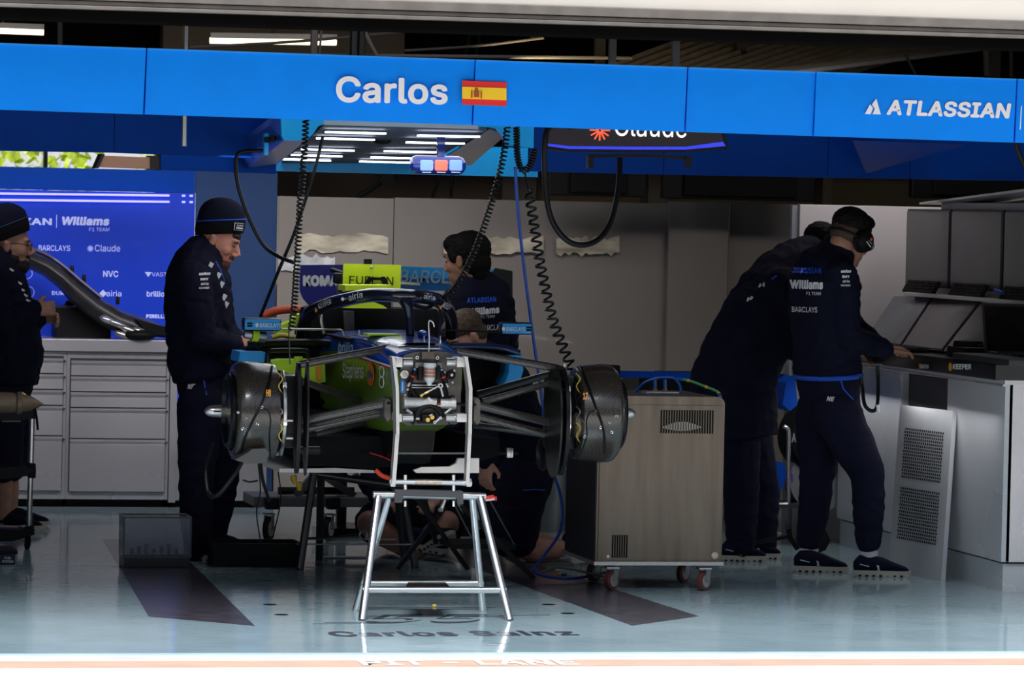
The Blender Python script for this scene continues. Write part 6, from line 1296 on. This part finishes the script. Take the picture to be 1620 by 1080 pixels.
def caster(par, p, r=.045, tyre=None, fixed=False, ang=.2):
    c = V((p.x, p.y, r)); d = V((math.sin(ang), math.cos(ang), 0)); s = V((math.cos(ang), -math.sin(ang), 0))
    fk = MB().box(c + V((0, 0, r + .012)), (.06, .06, .008), bev=.002)
    for q in (-1, 1): fk.beam(c + s * (.020 * q), c + s * (.020 * q) + V((0, 0, r + .012)) + d * .01, .004, .035)
    f_ = fk.build('caster_fork', M_stl, par, smooth=False)
    MB().lathe(c - s * .014, s, [(.0, 0), (r * .72, 0), (r * .98, .003), (r, .008), (r, .020), (r * .98, .025), (r * .72, .028), (0, .028)], 28).build('caster_wheel', tyre or mat('dark_red_tyre', (.13, .03, .03), .5), f_)
    MB().lathe(c - s * .016, s, [(0, 0), (r * .66, 0), (r * .66, .032), (0, .032)], 24).build('wheel_hub', mat('grey_wheel', (.4, .39, .4), .4, .3), f_)
    return f_
for x, y in ((967, 933), (1113, 934), (939, 919), (1081, 921)): q = AZ(x, y); caster(ct, V((q.x, q.y, 0)), .045, ang=.85)
MB().boxa((A(1020, 620, 2.75).x, 2.72, z1), (A(1052, 620, 2.75).x + .06, 2.82, z1 + .012), bev=.003).build('top_plate', M_stl, ct)
for x in (1036, 1052): MB().cyl(A(x, 624, 2.78), A(x, 600, 2.78), .008).build('air_fitting', mat('blue_fitting', (.02, .12, .45), .3, .4), ct); MB().cyl(A(x, 624, 2.78), A(x, 615, 2.78), .0105).build('copper_collar', mat('copper_collar', (.5, .22, .08), .3, .8), ct)
cable([(1004, 622, 2.9), (1020, 605, 2.85), (1045, 597, 2.8), (1066, 598, 2.78), (1076, 610, 2.76), (1077, 620, 2.75)], .006, mat('blue_hose', (.01, .12, .6), .35), 'blue hose arching over the top of the steel cart', 'hose', 'air_hose')
gh = thing('green_air_hose', 'green hose with yellow bands trailing off the steel cart top', 'hose', A(1110, 607, 2.8))
gp = smooth_path([A(1072, 599, 2.8), A(1090, 602, 2.8), A(1112, 610, 2.78), (A(1134, 619, 2.75)), A(1140, 628, 2.7)], 30)
MB().tube(gp, .006, 8).build('hose_run', mat('green_hose', (.12, .42, .12), .4), gh)
for k in (6, 15, 23): MB().tube(gp[k:k + 2], .0075, 8).build('yellow_band', mat('yellow_band', (.8, .6, .05), .5), gh)
MB().tube(gp[-4:], .008, 8).build('blue_end', M_pipe, gh); MB().tube(gp[:4], .008, 8).build('blue_end', M_pipe, gh)
# floor hose with yellow coupling left of the cart
cable([(858, 905, 3.0), (885, 897, 3.0), (930, 906, 2.9), (955, 912, 2.9)], .006, mat('green_grey_hose', (.12, .16, .10), .5), 'grey-green hose on the floor left of the steel cart', 'hose', 'floor_hose')
# retractable blue barrier belt behind the cart
bb_ = thing('belt_barrier', 'blue retractable belt barrier with black post head behind the steel cart', 'barrier', A(971, 800, 5.6))
MB().cyl(V((A(971, 600, 5.6).x, 5.6, .0)), A(971, 583, 5.6), .03).build('post', M_blackp, bb_); MB().cyl(V((A(971, 600, 5.6).x, 5.6, 0)), V((A(971, 600, 5.6).x, 5.6, .03)), .16).build('post_base', M_blackp, bb_)
MB().box(A(971, 592, 5.6), (.055, .07, .10), bev=.008).build('belt_head', M_blackp, bb_)
MB().prism([A(979, 586, 5.6), A(1260, 592, 5.6), A(1260, 602, 5.6), A(979, 597, 5.6)], (0, .003, 0)).build('belt', M_dblue, bb_, smooth=False)
bx = thing('black_cabinet', 'black equipment box standing behind the steel cart, below the belt', 'box', (A(1060, 620, 6.2).x, 6.2, 0))
MB().boxa((A(1004, 620, 6.2).x, 6.1, 0), (A(1140, 620, 6.2).x, 6.5, A(1060, 595, 6.2).z), bev=.01).build('case_body', M_blackp, bx, smooth=False); MB().box(A(1075, 592, 6.3), (.25, .2, .03), bev=.01).build('lid_grip', M_rubber, bx)
# ================================================================= engineers' console, right
M_con = mat('console_silver', (.60, .60, .62), .3, .1, var=.04, scale=1.5, rvar=.05); M_conw = mat('console_pale', (.78, .73, .73), .25, .2, var=.04)
cn = thing('engineer_console', 'long silver console desk with thick black top edge and lit lower panels', 'console', (3.3, 3.7, 0))
XF = 2.85; YF, YE = 2.44, 5.06; HZ = AX(1582, 603, XF).z; HT = AX(1500, 566, XF - .08).z
MB().boxa((XF + .04, YF + .02, .13), (3.9, YE, HZ - .01)).build('base_body', mat('console_inner', (.02, .02, .022), .5), cn, smooth=False)
MB().boxa((XF + .02, YF + .03, 0), (3.9, YE, .13)).build('plinth', M_con, cn, smooth=False)
def side_panel(ya, yb, za, zb, nm='front_panel', m=None, x=XF): return MB().boxa((x, ya, za), (x + .04, yb, zb), bev=.003).build(nm, m or M_con, cn, smooth=False)
yA, yB = AX(1497, 700, XF).y, AX(1424, 700, XF).y         # the open bay
side_panel(YF, yA, .14, HZ - .01); side_panel(yB, YE, .14, HZ - .01); side_panel(yA, yB, .14, .72)
MB().boxa((XF + .02, YF, .14), (3.9, YF + .025, HZ - .01), bev=.003).build('end_panel', M_conw, cn, smooth=False)
MB().boxa((XF - .01, YF - .02, HZ - .012), (3.9, YE, HZ + .012), bev=.003).build('counter_lip', M_conw, cn, smooth=False)
tp = MB().boxa((XF - .09, YF - .12, HZ + .012), (3.9, YE, HT), bev=.006).build('desk_top', mat('gloss_black_top', (.012, .012, .013), .25), cn, smooth=False)
for ya, yb in ((1500, 1380),): pass
MB().boxa((XF + .1, yA - .02, .75), (XF + .13, yB, HZ - .05)).build('bay_back', M_gap, cn, smooth=False)
srv = MB().boxa((XF + .06, yA - .02, AX(1460, 631, XF + .05).z), (XF + .10, yB - .08, AX(1460, 619, XF + .05).z), bev=.003).build('rack_unit', M_grip, cn, smooth=False)
for k in range(4): MB().box((XF + .055, yB - .04 - .02 * k, HZ - .09), (.02, .014, .02), bev=.003).build('rack_switch', M_stl if k % 2 else M_blackp, cn)
MB().boxa((XF - .012, YF + .0, HZ - .02), (XF + .0, YE, HZ - .012)).build('counter_trim', M_grip, cn, smooth=False)
xe = XF - .0915
def edge_text(s, xa, xb, y, hpx):
    a_, b_ = AX(xa, y, xe), AX(xb, y + .6, xe); text(s, a_, b_, (AX(xa, y - hpx, xe) - a_).length, M_white, cn, bold=.04)
edge_text('KEEPER', 1457, 1470, 582.5, 6.5); edge_text('KEEPER', 1508, 1537, 584, 8.5); edge_text('KEEPER', 1384, 1396, 581, 6)
for x, y, r in ((1455, 579, .014), (1503, 580, .02), (1380, 577, .013)):
    c = AX(x, y, xe); MB().lathe(c + V((.002, 0, 0)), (-1, 0, 0), [(0, .004), (r, .003), (r * 1.02, 0)], 20).build('orange_mark', M_orange, cn)
MB().boxa((XF + .28, YF - .124, HT - .055), (XF + .5, YF - .118, HT - .02)).build('edge_display', mat('dim_screen', (.12, .13, .15), .2), cn, smooth=False)
# leaning perforated panel
lp = thing('perforated_panel', 'loose grey perforated panel leaning against the console', 'panel', (2.72, 3.25, 0))
P0, P1 = AZ(1405, 903), AZ(1489, 920); T0, T1 = AX(1424, 640, XF - .105), AX(1508, 647, XF - .105)
P0.z = P1.z = .0; T1 = P1 + (T0 - P0); n_ = (P1 - P0).cross(T0 - P0).normalized(); n_ = n_ if n_.x < 0 else -n_
MB().prism([P0, P1, T1, T0], -n_ * .018).build('sheet', mat('grey_sheet_panel', (.55, .55, .56), .4, .1, var=.06), lp, smooth=False)
MB().prism([P1 + n_ * .001, T1 + n_ * .001, T1 - n_ * .02 + (T1 - T0).normalized() * .003, P1 - n_ * .02 + (P1 - P0).normalized() * .003], (0, .0, .0005)).build('sheet_edge', M_con, lp, smooth=False)
U_ = (P1 - P0); W_ = (T0 - P0); hb = MB()
for (v0, v1) in ((.20, .515), (.565, .87)):
    for i in range(16):
        for j in range(19):
            u = .12 + .76 * (j + .5 + (.25 if i % 2 else 0)) / 19.5; v = v0 + (v1 - v0) * (i + .5) / 16
            c = P0 + U_ * u + W_ * v + n_ * .0015
            du = U_.normalized() * .0068; dv = W_.normalized() * .0052; hb.quad(c - du - dv, c + du - dv, c + du + dv, c - du + dv)
hb.build('perforation_pattern', M_rubber, lp, smooth=False)
# screens in two tiers, keyboards on the shelf between
M_scr = mat('dark_screen_glass', (.11, .11, .115), .3); M_bez = mat('screen_bezel', (.012, .012, .013), .35)
XM = 3.25
ul = []
for k, (xa, xb, lab) in enumerate(((1432, 1501, 'dark upright monitor, leftmost of the upper row over the console'), (1503, 1584, 'dark upright monitor in the middle of the upper row over the console'), (1587, 1690, 'dark upright monitor with a blue sheen at the right end of the upper row'))):
    ya, yb = AX(xa, 400, XM).y, AX(xb, 400, XM).y; zt_, zb_ = 1.765, 1.36
    t = thing('monitor', lab, 'monitor', (XM + .1, (ya + yb) / 2, zb_), 0, None)
    MB().boxa((XM + .005, yb + .006, zb_), (XM + .05, ya - .006, zt_), bev=.004).build('housing', M_bez, t, smooth=False)
    MB().boxa((XM, yb + .014, zb_ + .012), (XM + .01, ya - .014, zt_ - .012)).build('screen', M_scr, t, smooth=False)
    MB().boxa((XM + .05, (ya + yb) / 2 - .04, 1.2), (XM + .09, (ya + yb) / 2 + .04, 1.6)).build('bracket', M_blackp, t, smooth=False)
shf = thing('console_shelf', 'pale shelf and hutch frame carrying the monitors above the console', 'shelf', (3.5, 3.8, 1.3))
zs = AX(1500, 466, XM - .05).z
MB().boxa((XM - .09, 2.3, zs - .02), (XM + .3, YE - .1, zs), bev=.003).build('shelf_board', M_conw, shf, smooth=False)
MB().boxa((XM + .03, 2.3, zs), (XM + .06, YE - .1, 1.37), bev=.002).build('rear_strip', M_conw, shf, smooth=False)
MB().boxa((XM + .1, 2.3, HT), (XM + .35, YE - .1, 1.8)).build('hutch_back', M_con, shf, smooth=False)
MB().prism([(XM - .02, YE - .1, 1.79), (XM - .02, 2.2, 1.90), (XM - .02, 2.2, 1.915), (XM - .02, YE - .1, 1.80)], (.3, 0, 0)).build('top_ledge', M_conw, shf, smooth=False)
for k, (xa, xb) in enumerate(((1431, 1482), (1504, 1558), (1584, 1640))):
    ya, yb = AX(xa, 461, XM - .06).y, AX(xb, 461, XM - .06).y
    kb = thing('keyboard', ('black keyboard standing on the shelf, nearest the white partition', 'black keyboard in the middle of the shelf', 'black keyboard at the right end of the shelf beside a blue pen')[k], 'keyboard', (XM - .06, (ya + yb) / 2, zs))
    R = Matrix.Rotation(math.radians(-62), 3, 'Y')
    c = V((XM - .055, (ya + yb) / 2, zs + .03)); MB().box(c, (.07, abs(ya - yb) - .01, .012), R, bev=.003).build('case', M_blackp, kb, smooth=False)
    kk = MB()
    for i in range(4):
        for j in range(14): kk.box(c + R @ V((-.026 + .017 * i, (j - 6.5) * (abs(ya - yb) - .04) / 14, .009)), (.013, (abs(ya - yb) - .04) / 14 * .8, .006), R)
    kk.build('keys', M_rubber, kb, smooth=False)
tag(MB().tube([AX(1574, 459, XM - .09), AX(1586, 463, XM - .09)], .009, 10).build('marker_pen', M_pipe), 'blue marker pen lying on the console shelf between two keyboards', 'pen')
# lower sloping screens
XL0, XL1 = XF + .08, XM - .03
for k, (a_, b_, c_, d_) in enumerate((((1366, 561), (1424, 563), (1477, 467), (1414, 469)), ((1426, 563), (1490, 563), (1559, 467), (1479, 467)), ((1492, 563), (1600, 563), (1668, 467), (1561, 467)))):
    q = [AX(*a_, XL0), AX(*b_, XL0), AX(*c_, XL1), AX(*d_, XL1)]
    for i_ in (0, 1): q[i_].z = HT + .015
    t = thing('sloping_screen', ('sloping dark screen at the left end of the console, by the white partition', 'sloping dark screen behind the typing hand', 'sloping dark screen behind the open laptop')[k], 'screen', (XL0 + .15, (q[0].y + q[1].y) / 2, HT))
    n2 = (q[1] - q[0]).cross(q[3] - q[0]).normalized(); n2 = n2 if n2.z < 0 else -n2
    MB().prism(q, n2 * .02).build('housing', M_bez, t, smooth=False)
    ctr = sum(q, V()) / 4; MB().prism([ctr + (p - ctr) * .96 - n2 * .001 for p in q], -n2 * .002).build('screen', mat('sloping_glass' + str(k), ((.10, .115, .14), (.055, .055, .058), (.065, .065, .065))[k], .25), t, smooth=False)
# white partition behind the console
wp = thing('white_partition', 'plain pale partition panel at the far end of the console', 'partition', (3.1, 5.4, 0))
MB().boxa((A(1264, 400, 5.4).x, 5.4, .0), (4.3, 5.46, A(1264, 323, 5.4).z), bev=.004).build('panel_face', mat('pale_pinkish_grey', (.60, .55, .55), .35, var=.03, scale=1), wp, smooth=False)
MB().boxa((A(1251, 400, 5.42).x, 5.42, .0), (A(1264, 400, 5.4).x, 5.5, A(1251, 324, 5.4).z), bev=.02).build('rounded_edge', mat('panel_edge', (.30, .30, .32), .25, .2), wp)
# laptop, headset, box and keyboard on the desk
lt = thing('laptop', 'open rugged black laptop at the right end of the console', 'laptop', AX(1600, 560, XF + .1))
la, lb, lc_, ld = AX(1558, 553, XF + .06), AX(1650, 556, XF + .06), AX(1655, 482, XF + .12), AX(1553, 479, XF + .12)
dlt = HT + .03 - la.z
for p in (la, lb): p.z += dlt
MB().prism([la, lb, lc_, ld], (.018, 0, .004)).build('lid', mat('rugged_black', (.018, .018, .02), .45), lt, smooth=False)
ctr = (la + lb + lc_ + ld) / 4; MB().prism([ctr + (p - ctr) * .88 + V((-.003, 0, 0)) for p in (la, lb, lc_, ld)], (-.002, 0, 0)).build('display', mat('laptop_screen', (.004, .005, .005), .15), lt, smooth=False)
MB().boxa((XF - .10, lb.y, HT + .001), (XF + .07, la.y, HT + .03), bev=.006).build('keyboard_base', MATS['rugged_black'], lt, smooth=False)
for yq in (.2, .8): MB().box(la.lerp(lb, yq) + V((-.01, 0, 0)), (.02, .08, .016), bev=.004).build('hinge', M_dst, lt)
hs_ = thing('headset', 'black headset resting on a small black box on the console', 'headset', AX(1530, 560, XF + .1))
MB().lathe(AX(1532, 549, XF + .08), (0, 0, 1), [(.0, 0), (.07, 0), (.075, .01), (.07, .03), (0, .034)], 26).build('ear_pad', M_blackp, hs_)
MB().tube(smooth_path([AX(1505, 556, XF + .05), AX(1512, 549, XF + .12), AX(1535, 543, XF + .15), AX(1552, 548, XF + .1)], 16), .01, 8).build('headband', M_blackp, hs_)
q = AX(1528, 560, XF + .05); tag(MB().boxa((XF + .0, q.y - .14, HT), (XF + .14, q.y + .14, HT + .05), bev=.005).build('radio_box', M_blackp, smooth=False), 'small black radio box on the console, left of the laptop', 'box')
q = AX(1440, 562, XF + .02); kb = thing('keyboard', 'flat black keyboard under the typing hand on the console', 'keyboard', (XF + .02, q.y, HT))
MB().boxa((XF - .07, q.y - .2, HT), (XF + .06, q.y + .22, HT + .014), bev=.004).build('case', M_blackp, kb, smooth=False)
kk = MB()
for i in range(5):
    for j in range(14): kk.box((XF - .05 + .024 * i, q.y - .18 + .028 * j, HT + .017), (.018, .022, .006))
kk.build('keys', M_rubber, kb, smooth=False)
cable([(1362, 596, 3.05), (1364, 612, 3.05), (1368, 640, 3.0), (1380, 650, 3.0), (1388, 640, 3.0), (1389, 600, 3.05), (1388, 578, 3.05)], .009, M_hose, 'black headset cable looped over the console edge beside the worker')
tag(MB().cyl(A(1388.5, 640, 2.99), A(1389, 652, 2.99), .008).build('cable_plug', M_white), 'white plug at the end of the looped headset cable', 'plug')
# ================================================================= left side: rolling tube stand, fuel box, bins
rl = thing('rolling_stand', 'tube stand on casters with black clamps, cut by the left edge', 'stand', AZ(40, 868))
Yr = 4.6
MB().tube([A(51, 660, Yr), A(46, 838, Yr)], .0135, 16).build('pole', M_alu, rl); MB().tube([A(-40, 660, Yr), A(-44, 838, Yr)], .0135, 16).build('pole', M_alu, rl)
MB().prism([A(x, y, Yr - .04) for x, y in ((-60, 648), (42, 650), (57, 640), (57, 662), (-60, 668))], (0, .09, 0)).build('top_cradle', M_blackp, rl, smooth=False)
MB().prism([A(x, y, Yr - .04) for x, y in ((-60, 742), (40, 738), (57, 738), (57, 750), (24, 756), (-60, 762))], (0, .09, 0)).build('middle_clamp', M_blackp, rl, smooth=False)
for y in (736, 752): MB().box(A(50, y, Yr - .03), (.035, .08, .02), bev=.004).build('clamp_jaw', M_rubber, rl)
MB().prism([A(x, y, Yr - .05) for x, y in ((-60, 835), (30, 838), (54, 830), (54, 846), (20, 856), (-60, 858))], (0, .14, 0)).build('base_beam', M_blackp, rl, smooth=False)
q = AZ(43, 868); caster(rl, V((q.x, q.y - .0, 0)), .05, M_rubber, ang=.0); caster(rl, V((q.x - .35, q.y + .3, 0)), .05, M_rubber)
MB().tube([A(56, 648, Yr - .06), A(58, 660, Yr - .06), A(60, 680, Yr - .06)], .006, 8).build('strap_tail', M_rubber, rl)
gb = thing('tan_gearbox_cover', 'tan metal pod with a pointed end resting on the rolling stand', 'casing', A(20, 637, Yr))
MB().lathe(A(-45, 635, Yr - .02), (A(60, 639, Yr) - A(-45, 635, Yr)), [(0, 0), (.05, 0), (.052, .2), (.046, .215), (.056, .22), (.056, .24), (.047, .245), (.04, .285), (.022, .32), (.006, .345), (0, .35)], 32).build('pod_shell', mat('tan_cast_metal', (.30, .22, .15), .45, .2, var=.1), gb)
MB().tube([A(32, 621, Yr - .02), A(36, 622, Yr - .02), A(45, 629, Yr - .02)], .007, 8).build('bleed_fitting', M_gold, gb)
MB().tube([A(3, 666, Yr - .05), A(33, 666, Yr - .05)], .004, 8).build('steel_rod', M_stl, rl)
fb = thing('fuel_box', 'low dark box with white FUEL SYSTEM lettering at the left edge of the floor', 'box', AZ(5, 893))
p = AZ(24, 893); MB().boxa((p.x - .35, p.y, 0), (p.x, p.y + .25, .062), bev=.006).build('box_body', mat('dark_navy_case', (.012, .014, .045), .4), fb, smooth=False)
MB().boxa((p.x - .36, p.y - .01, .050), (p.x + .01, p.y + .26, .068), bev=.004).build('lid', M_blackp, fb, smooth=False)
text('FUEL', A(7, 884, p.y - .002), A(18, 884.3, p.y - .002), .011, M_white, fb, bold=.02); text('SYSTEM', A(3.5, 889.5, p.y - .002), A(21, 890, p.y - .002), .011, M_white, fb, bold=.02)
cr_t = thing('clear_crate', 'see-through grey plastic crate with a dark base on the floor', 'crate', AZ(248, 898))
Yk = 3.6; q0, q1 = A(195, 898, Yk), A(301, 898, Yk); zt_ = A(248, 818, Yk).z
M_clr = mat('clear_grey_plastic', (.17, .20, .28), .15, alpha=.4, var=.1)
for lo, hi in (((q0.x, Yk, .05), (q1.x, Yk + .004, zt_)), ((q0.x, Yk + .2, .05), (q1.x, Yk + .204, zt_)), ((q0.x, Yk, .05), (q0.x + .004, Yk + .2, zt_)), ((q1.x - .004, Yk, .05), (q1.x, Yk + .2, zt_))): MB().boxa(lo, hi).build('clear_wall', M_clr, cr_t, smooth=False)
MB().boxa((q0.x + .002, Yk - .002, 0), (q1.x - .002, Yk + .2, .052), bev=.005).build('dark_base', mat('smoke_base', (.03, .032, .04), .3), cr_t, smooth=False)
rm = MB()
for (a_, b_) in (((q0.x, Yk, zt_), (q1.x, Yk, zt_)), ((q0.x, Yk + .2, zt_), (q1.x, Yk + .2, zt_)), ((q0.x, Yk, zt_), (q0.x, Yk + .2, zt_)), ((q1.x, Yk, zt_), (q1.x, Yk + .2, zt_)), ((q0.x, Yk, .05), (q0.x, Yk, zt_)), ((q1.x, Yk, .05), (q1.x, Yk, zt_)), ((q0.x, Yk, .062), (q1.x, Yk, .062))): rm.tube([a_, b_], .0045, 6)
rm.build('crate_rim', mat('smoke_rim', (.10, .11, .12), .3), cr_t)
sf = MB()
for i in range(7): x = q0.x + .05 + i * .035; sf.tube([(x, Yk + .1, .055), (x, Yk + .1, .055 + .03 + .012 * (i % 3))], .009, 8)
sf.build('stored_tools', mat('grey_tools', (.08, .08, .085), .4, .5), cr_t)
trk = thing('black_tray', 'long black plastic drip tray on the floor beside the clear crate', 'tray', AZ(390, 895))
a_, b_ = AZ(338, 897), AZ(468, 893); zt_ = A(400, 858, 3.7).z
o_ = [V((a_.x, 3.66, .004)), V((b_.x, 3.66, .004)), V((b_.x, 3.9, .004)), V((a_.x, 3.9, .004))]
cxy = sum(o_, V()) / 4
def sc_(k, z): return [V((cxy.x + (p.x - cxy.x) * k, cxy.y + (p.y - cxy.y) * k, z)) for p in o_]
MB().rings([sc_(.97, .0), sc_(1.02, zt_ - .012), sc_(1.06, zt_ - .012), sc_(1.06, zt_), sc_(1.0, zt_), sc_(.95, .015)]).build('tray_shell', M_blackp, trk, smooth=False)
MB().boxa((cxy.x - .12, 3.72, .016), (cxy.x + .08, 3.84, .05), bev=.01).build('rag', mat('dark_rag', (.02, .02, .022), .9), trk)
# ================================================================= behind and under the car
wb = thing('work_trolley', 'grey steel low trolley on big casters behind the left stand', 'trolley', (A(480, 790, 5.2).x, 5.3, 0))
Yt_ = 5.2; p0, p1 = A(402, 800, Yt_), A(600, 800, Yt_)
MB().boxa((p0.x, Yt_, A(500, 802, Yt_).z), (p1.x, Yt_ + .4, A(500, 786, Yt_).z), bev=.006).build('deck', mat('trolley_grey', (.10, .105, .11), .4, .4), wb, smooth=False)
for x in (430, 527): MB().box(A(x, 796, Yt_ - .02), (.07, .06, .06), bev=.006).build('corner_block', M_blackp, wb)
for x in (425, 520): c = A(x, 820, Yt_); caster(wb, V((c.x, c.y, 0)), .062, M_rubber, ang=.5)
MB().tube([A(440, 776, Yt_ + .1), A(560, 776, Yt_ + .1)], .02).build('upper_bar', M_blackp, wb)
for a_, b_ in (((468, 784), (500, 748)), ((560, 784), (512, 752)), ((590, 786), (560, 750))): MB().beam(A(*a_, Yt_ + .05), A(*b_, Yt_ + .05), .05, .035).build('scissor_arm', M_dst, wb, smooth=False)
MB().prism([A(492, 832, 5.18), A(520, 832, 5.18), A(524, 848, 5.18), A(496, 848, 5.18)], (0, .004, 0)).build('paper_tag', M_white, wb, smooth=False)
for i, (x, y) in enumerate(((464, 752), (472, 762))): tag(MB().lathe(A(x, y, 3.4), (.2, 0, -1), [(0, 0), (.014, 0), (.016, .02), (.01, .03), (.01, .04), (0, .042)], 14).build('yellow_plug', mat('yellow_plug', (.75, .5, .03), .4)), ('upper yellow plug hanging below the floor tray', 'lower yellow plug hanging below the floor tray')[i], 'plug')
tg = thing('ring_tool', 'long steel bar with a ring end lying across the rear stand', 'tool', A(520, 850, 3.85)); MB().tube([A(482, 852, 3.9), A(568, 846, 3.85)], .006, 8).build('bar', M_dst, tg)
MB().tube([A(575 + 6 * math.cos(a), 846 + 6 * math.sin(a), 3.85) for a in [2 * math.pi * k / 18 for k in range(19)]], .004, 6, caps=False).build('ring_end', M_stl, tg)
tag(MB().tube([AZ(512, 882, .02), AZ(590, 882, .02)], .008, 8).build('floor_rod', M_stl), 'thin bright rod lying on the floor under the rear stand', 'rod')
# folding crossed stool stand under the nose
fs = thing('folding_stool', 'black folding stool with crossed legs under the nose of the car', 'stool', (A(740, 900, 3.3).x, 3.3, 0))
for a_, b_, Y in (((656, 784), (740, 900), 3.2), ((705, 800), (628, 900), 3.25), ((730, 800), (845, 918), 2.9), ((672, 790), (690, 860), 3.3)): p, q = A(*a_, Y), A(*b_, Y); q.z = max(q.z, .02); MB().beam(p, q, .028, .02).build('stool_leg', M_blackp, fs, smooth=False)
MB().prism([A(715, 860, 3.0), A(817, 860, 3.0), A(817, 869, 3.0), A(715, 868, 3.0)], (0, .3, 0)).build('stool_seat', M_blackp, fs, smooth=False)
MB().tube([A(715, 790, 2.6), A(746, 850, 2.8)], .004, 6).build('stay_rod', M_stl, fs); MB().tube([A(776, 793, 2.6), A(813, 860, 2.9)], .004, 6).build('stay_rod', M_stl, fs)
sp = thing('spanner', 'chrome spanner hanging from the stand top by the diagonal rod', 'spanner', A(700, 800, 1.6)); MB().tube([A(704, 790, 1.6), A(700, 800, 1.6), A(697, 808, 1.6)], [.006, .008, .010], 10).build('spanner_shaft', M_stl, sp); MB().lathe(A(696.5, 806, 1.585), (0, 1, 0), [(.003, 0), (.009, 0), (.009, .01), (.003, .01)], 14).build('spanner_eye', M_dst, sp)
rt = thing('red_tool', 'small red-ended tool lying at the right end of the stand top', 'tool', A(772, 789, 1.8)); MB().beam(A(768, 790, 1.8), A(784, 788, 1.8), .01, .014).build('tool_body', M_stl, rt, smooth=False); MB().beam(A(782, 788.3, 1.8), A(785.5, 788, 1.8), .013, .018).build('tool_end', M_red, rt, smooth=False)
px_ = thing('steel_post', 'pale ribbed steel bin behind the kneeling person', 'bin', (A(872, 830, 5.8).x, 5.8, 0))
MB().lathe((A(874, 830, 5.9).x, 5.9, 0), (0, 0, 1), [(0, 0), (.10, 0), (.115, .32), (.12, .325), (.12, .335), (0, .34)], 26).build('bin_body', mat('pale_ribbed_steel', (.4, .4, .38), .3, .8), px_)
MB().tube([A(877, 790, 5.8), A(878, 745, 5.8), A(880, 735, 5.8)], .012, 10).build('bin_pipe', M_stl, px_)
mt = thing('kneeling_mat', 'thin grey mat on the floor under the kneeling person', 'mat', AZ(880, 893)); MB().boxa((A(826, 890, 3.8).x, 3.75, 0), (A(905, 890, 3.8).x, 4.1, .012)).build('mat_sheet', mat('grey_mat', (.2, .2, .21), .8), mt, smooth=False)
fc = thing('hose_coupling', 'yellow and blue hose coupling on the floor left of the steel cart', 'coupling', AZ(890, 908)); MB().cyl(AZ(884, 908, .012), AZ(889, 908.5, .012), .008).build('yellow_end', MATS['yellow_plug'], fc); MB().cyl(AZ(889, 908.5, .012), AZ(896, 909, .012), .007).build('blue_end', M_pipe, fc)
# small yellow floor bit
tag(MB().box(AZ(687, 957, .006), (.016, .012, .010), bev=.002).build('yellow_clip', MATS['yellow_plug']), 'tiny yellow clip on the floor under the car stand', 'clip')
# ================================================================= wheels on a rack behind the hooded person
wr = thing('tyre_rack', 'chrome hooked wheel trolley with dark tyres behind the two workers on the right', 'tyre rack', (A(1258, 800, 5.0).x, 5.1, 0))
Yw2 = 5.0
MB().tube(smooth_path([A(1240, 674, Yw2), A(1246, 678, Yw2), A(1248, 690, Yw2), A(1247, 740, Yw2), A(1247, 790, Yw2), A(1243, 797, Yw2), (A(1222, 798, Yw2))], 30), .011, 10).build('chrome_hook', M_stl, wr)
MB().boxa((A(1212, 798, Yw2).x, Yw2 - .02, A(1212, 803, Yw2).z), (A(1300, 798, Yw2).x, Yw2 + .3, A(1212, 797, Yw2).z)).build('rack_foot', M_dst, wr, smooth=False)
for x in (1230, 1290): q = A(x, 806, Yw2); caster(wr, V((q.x, q.y + .05, 0)), .025, M_rubber)
for x, y, rr_ in ((1283, 690, .19),):
    c = A(x, y, 5.32); ty = MB().lathe(c, (0, -1, 0), [(.10, 0), (.17, 0), (.19, .02), (.19, .2), (.17, .22), (.10, .22)], 40).build('tyre', M_rubber, wr); text('ATLASSIAN', A(1252, 700, 5.02), A(1310, 700, 5.02), .05, mat('grey_print', (.3, .3, .32), .6), ty, bold=.03)
c = A(1280, 755, 5.34); MB().lathe(c, (0, -1, 0), [(0, 0), (.16, 0), (.165, .02), (.165, .2), (0, .2)], 36).build('white_wheel_cover', mat('grey_white_cover', (.35, .35, .37), .4), wr)
text('m', A(1243, 765, 5.08), A(1256, 762, 5.08), .05, mat('purple_print', (.12, .04, .3), .5), wr, bold=.05, shear=.3)
MB().prism([A(x, y, 5.0) for x, y in ((1244, 605), (1258, 595), (1262, 640), (1250, 650), (1238, 640))], (0, .2, 0)).build('blue_blanket', M_dblue, wr); MB().prism([A(x, y, 5.0) for x, y in ((1222, 738), (1240, 732), (1244, 750), (1230, 795), (1214, 790))], (0, .2, 0)).build('blue_blanket', M_dblue, wr)
# black pedal-like tool behind the console man's feet
fp = thing('floor_jack_arm', 'black folding arm tool on the floor behind the console worker', 'tool', AZ(1280, 880))
MB().tube([A(1196, 858, 3.9), A(1250, 848, 3.9)], .010, 8).build('long_handle', M_blackp, fp)
MB().tube([A(1248, 836, 3.85), A(1250, 850, 3.85), A(1262, 868, 3.85)], .014, 8).build('bracket_arm', M_blackp, fp); MB().prism([A(x, y, 3.8) for x, y in ((1290, 845), (1303, 832), (1314, 855), (1306, 870), (1286, 878))], (0, .08, 0)).build('foot_block', M_blackp, fp, smooth=False)
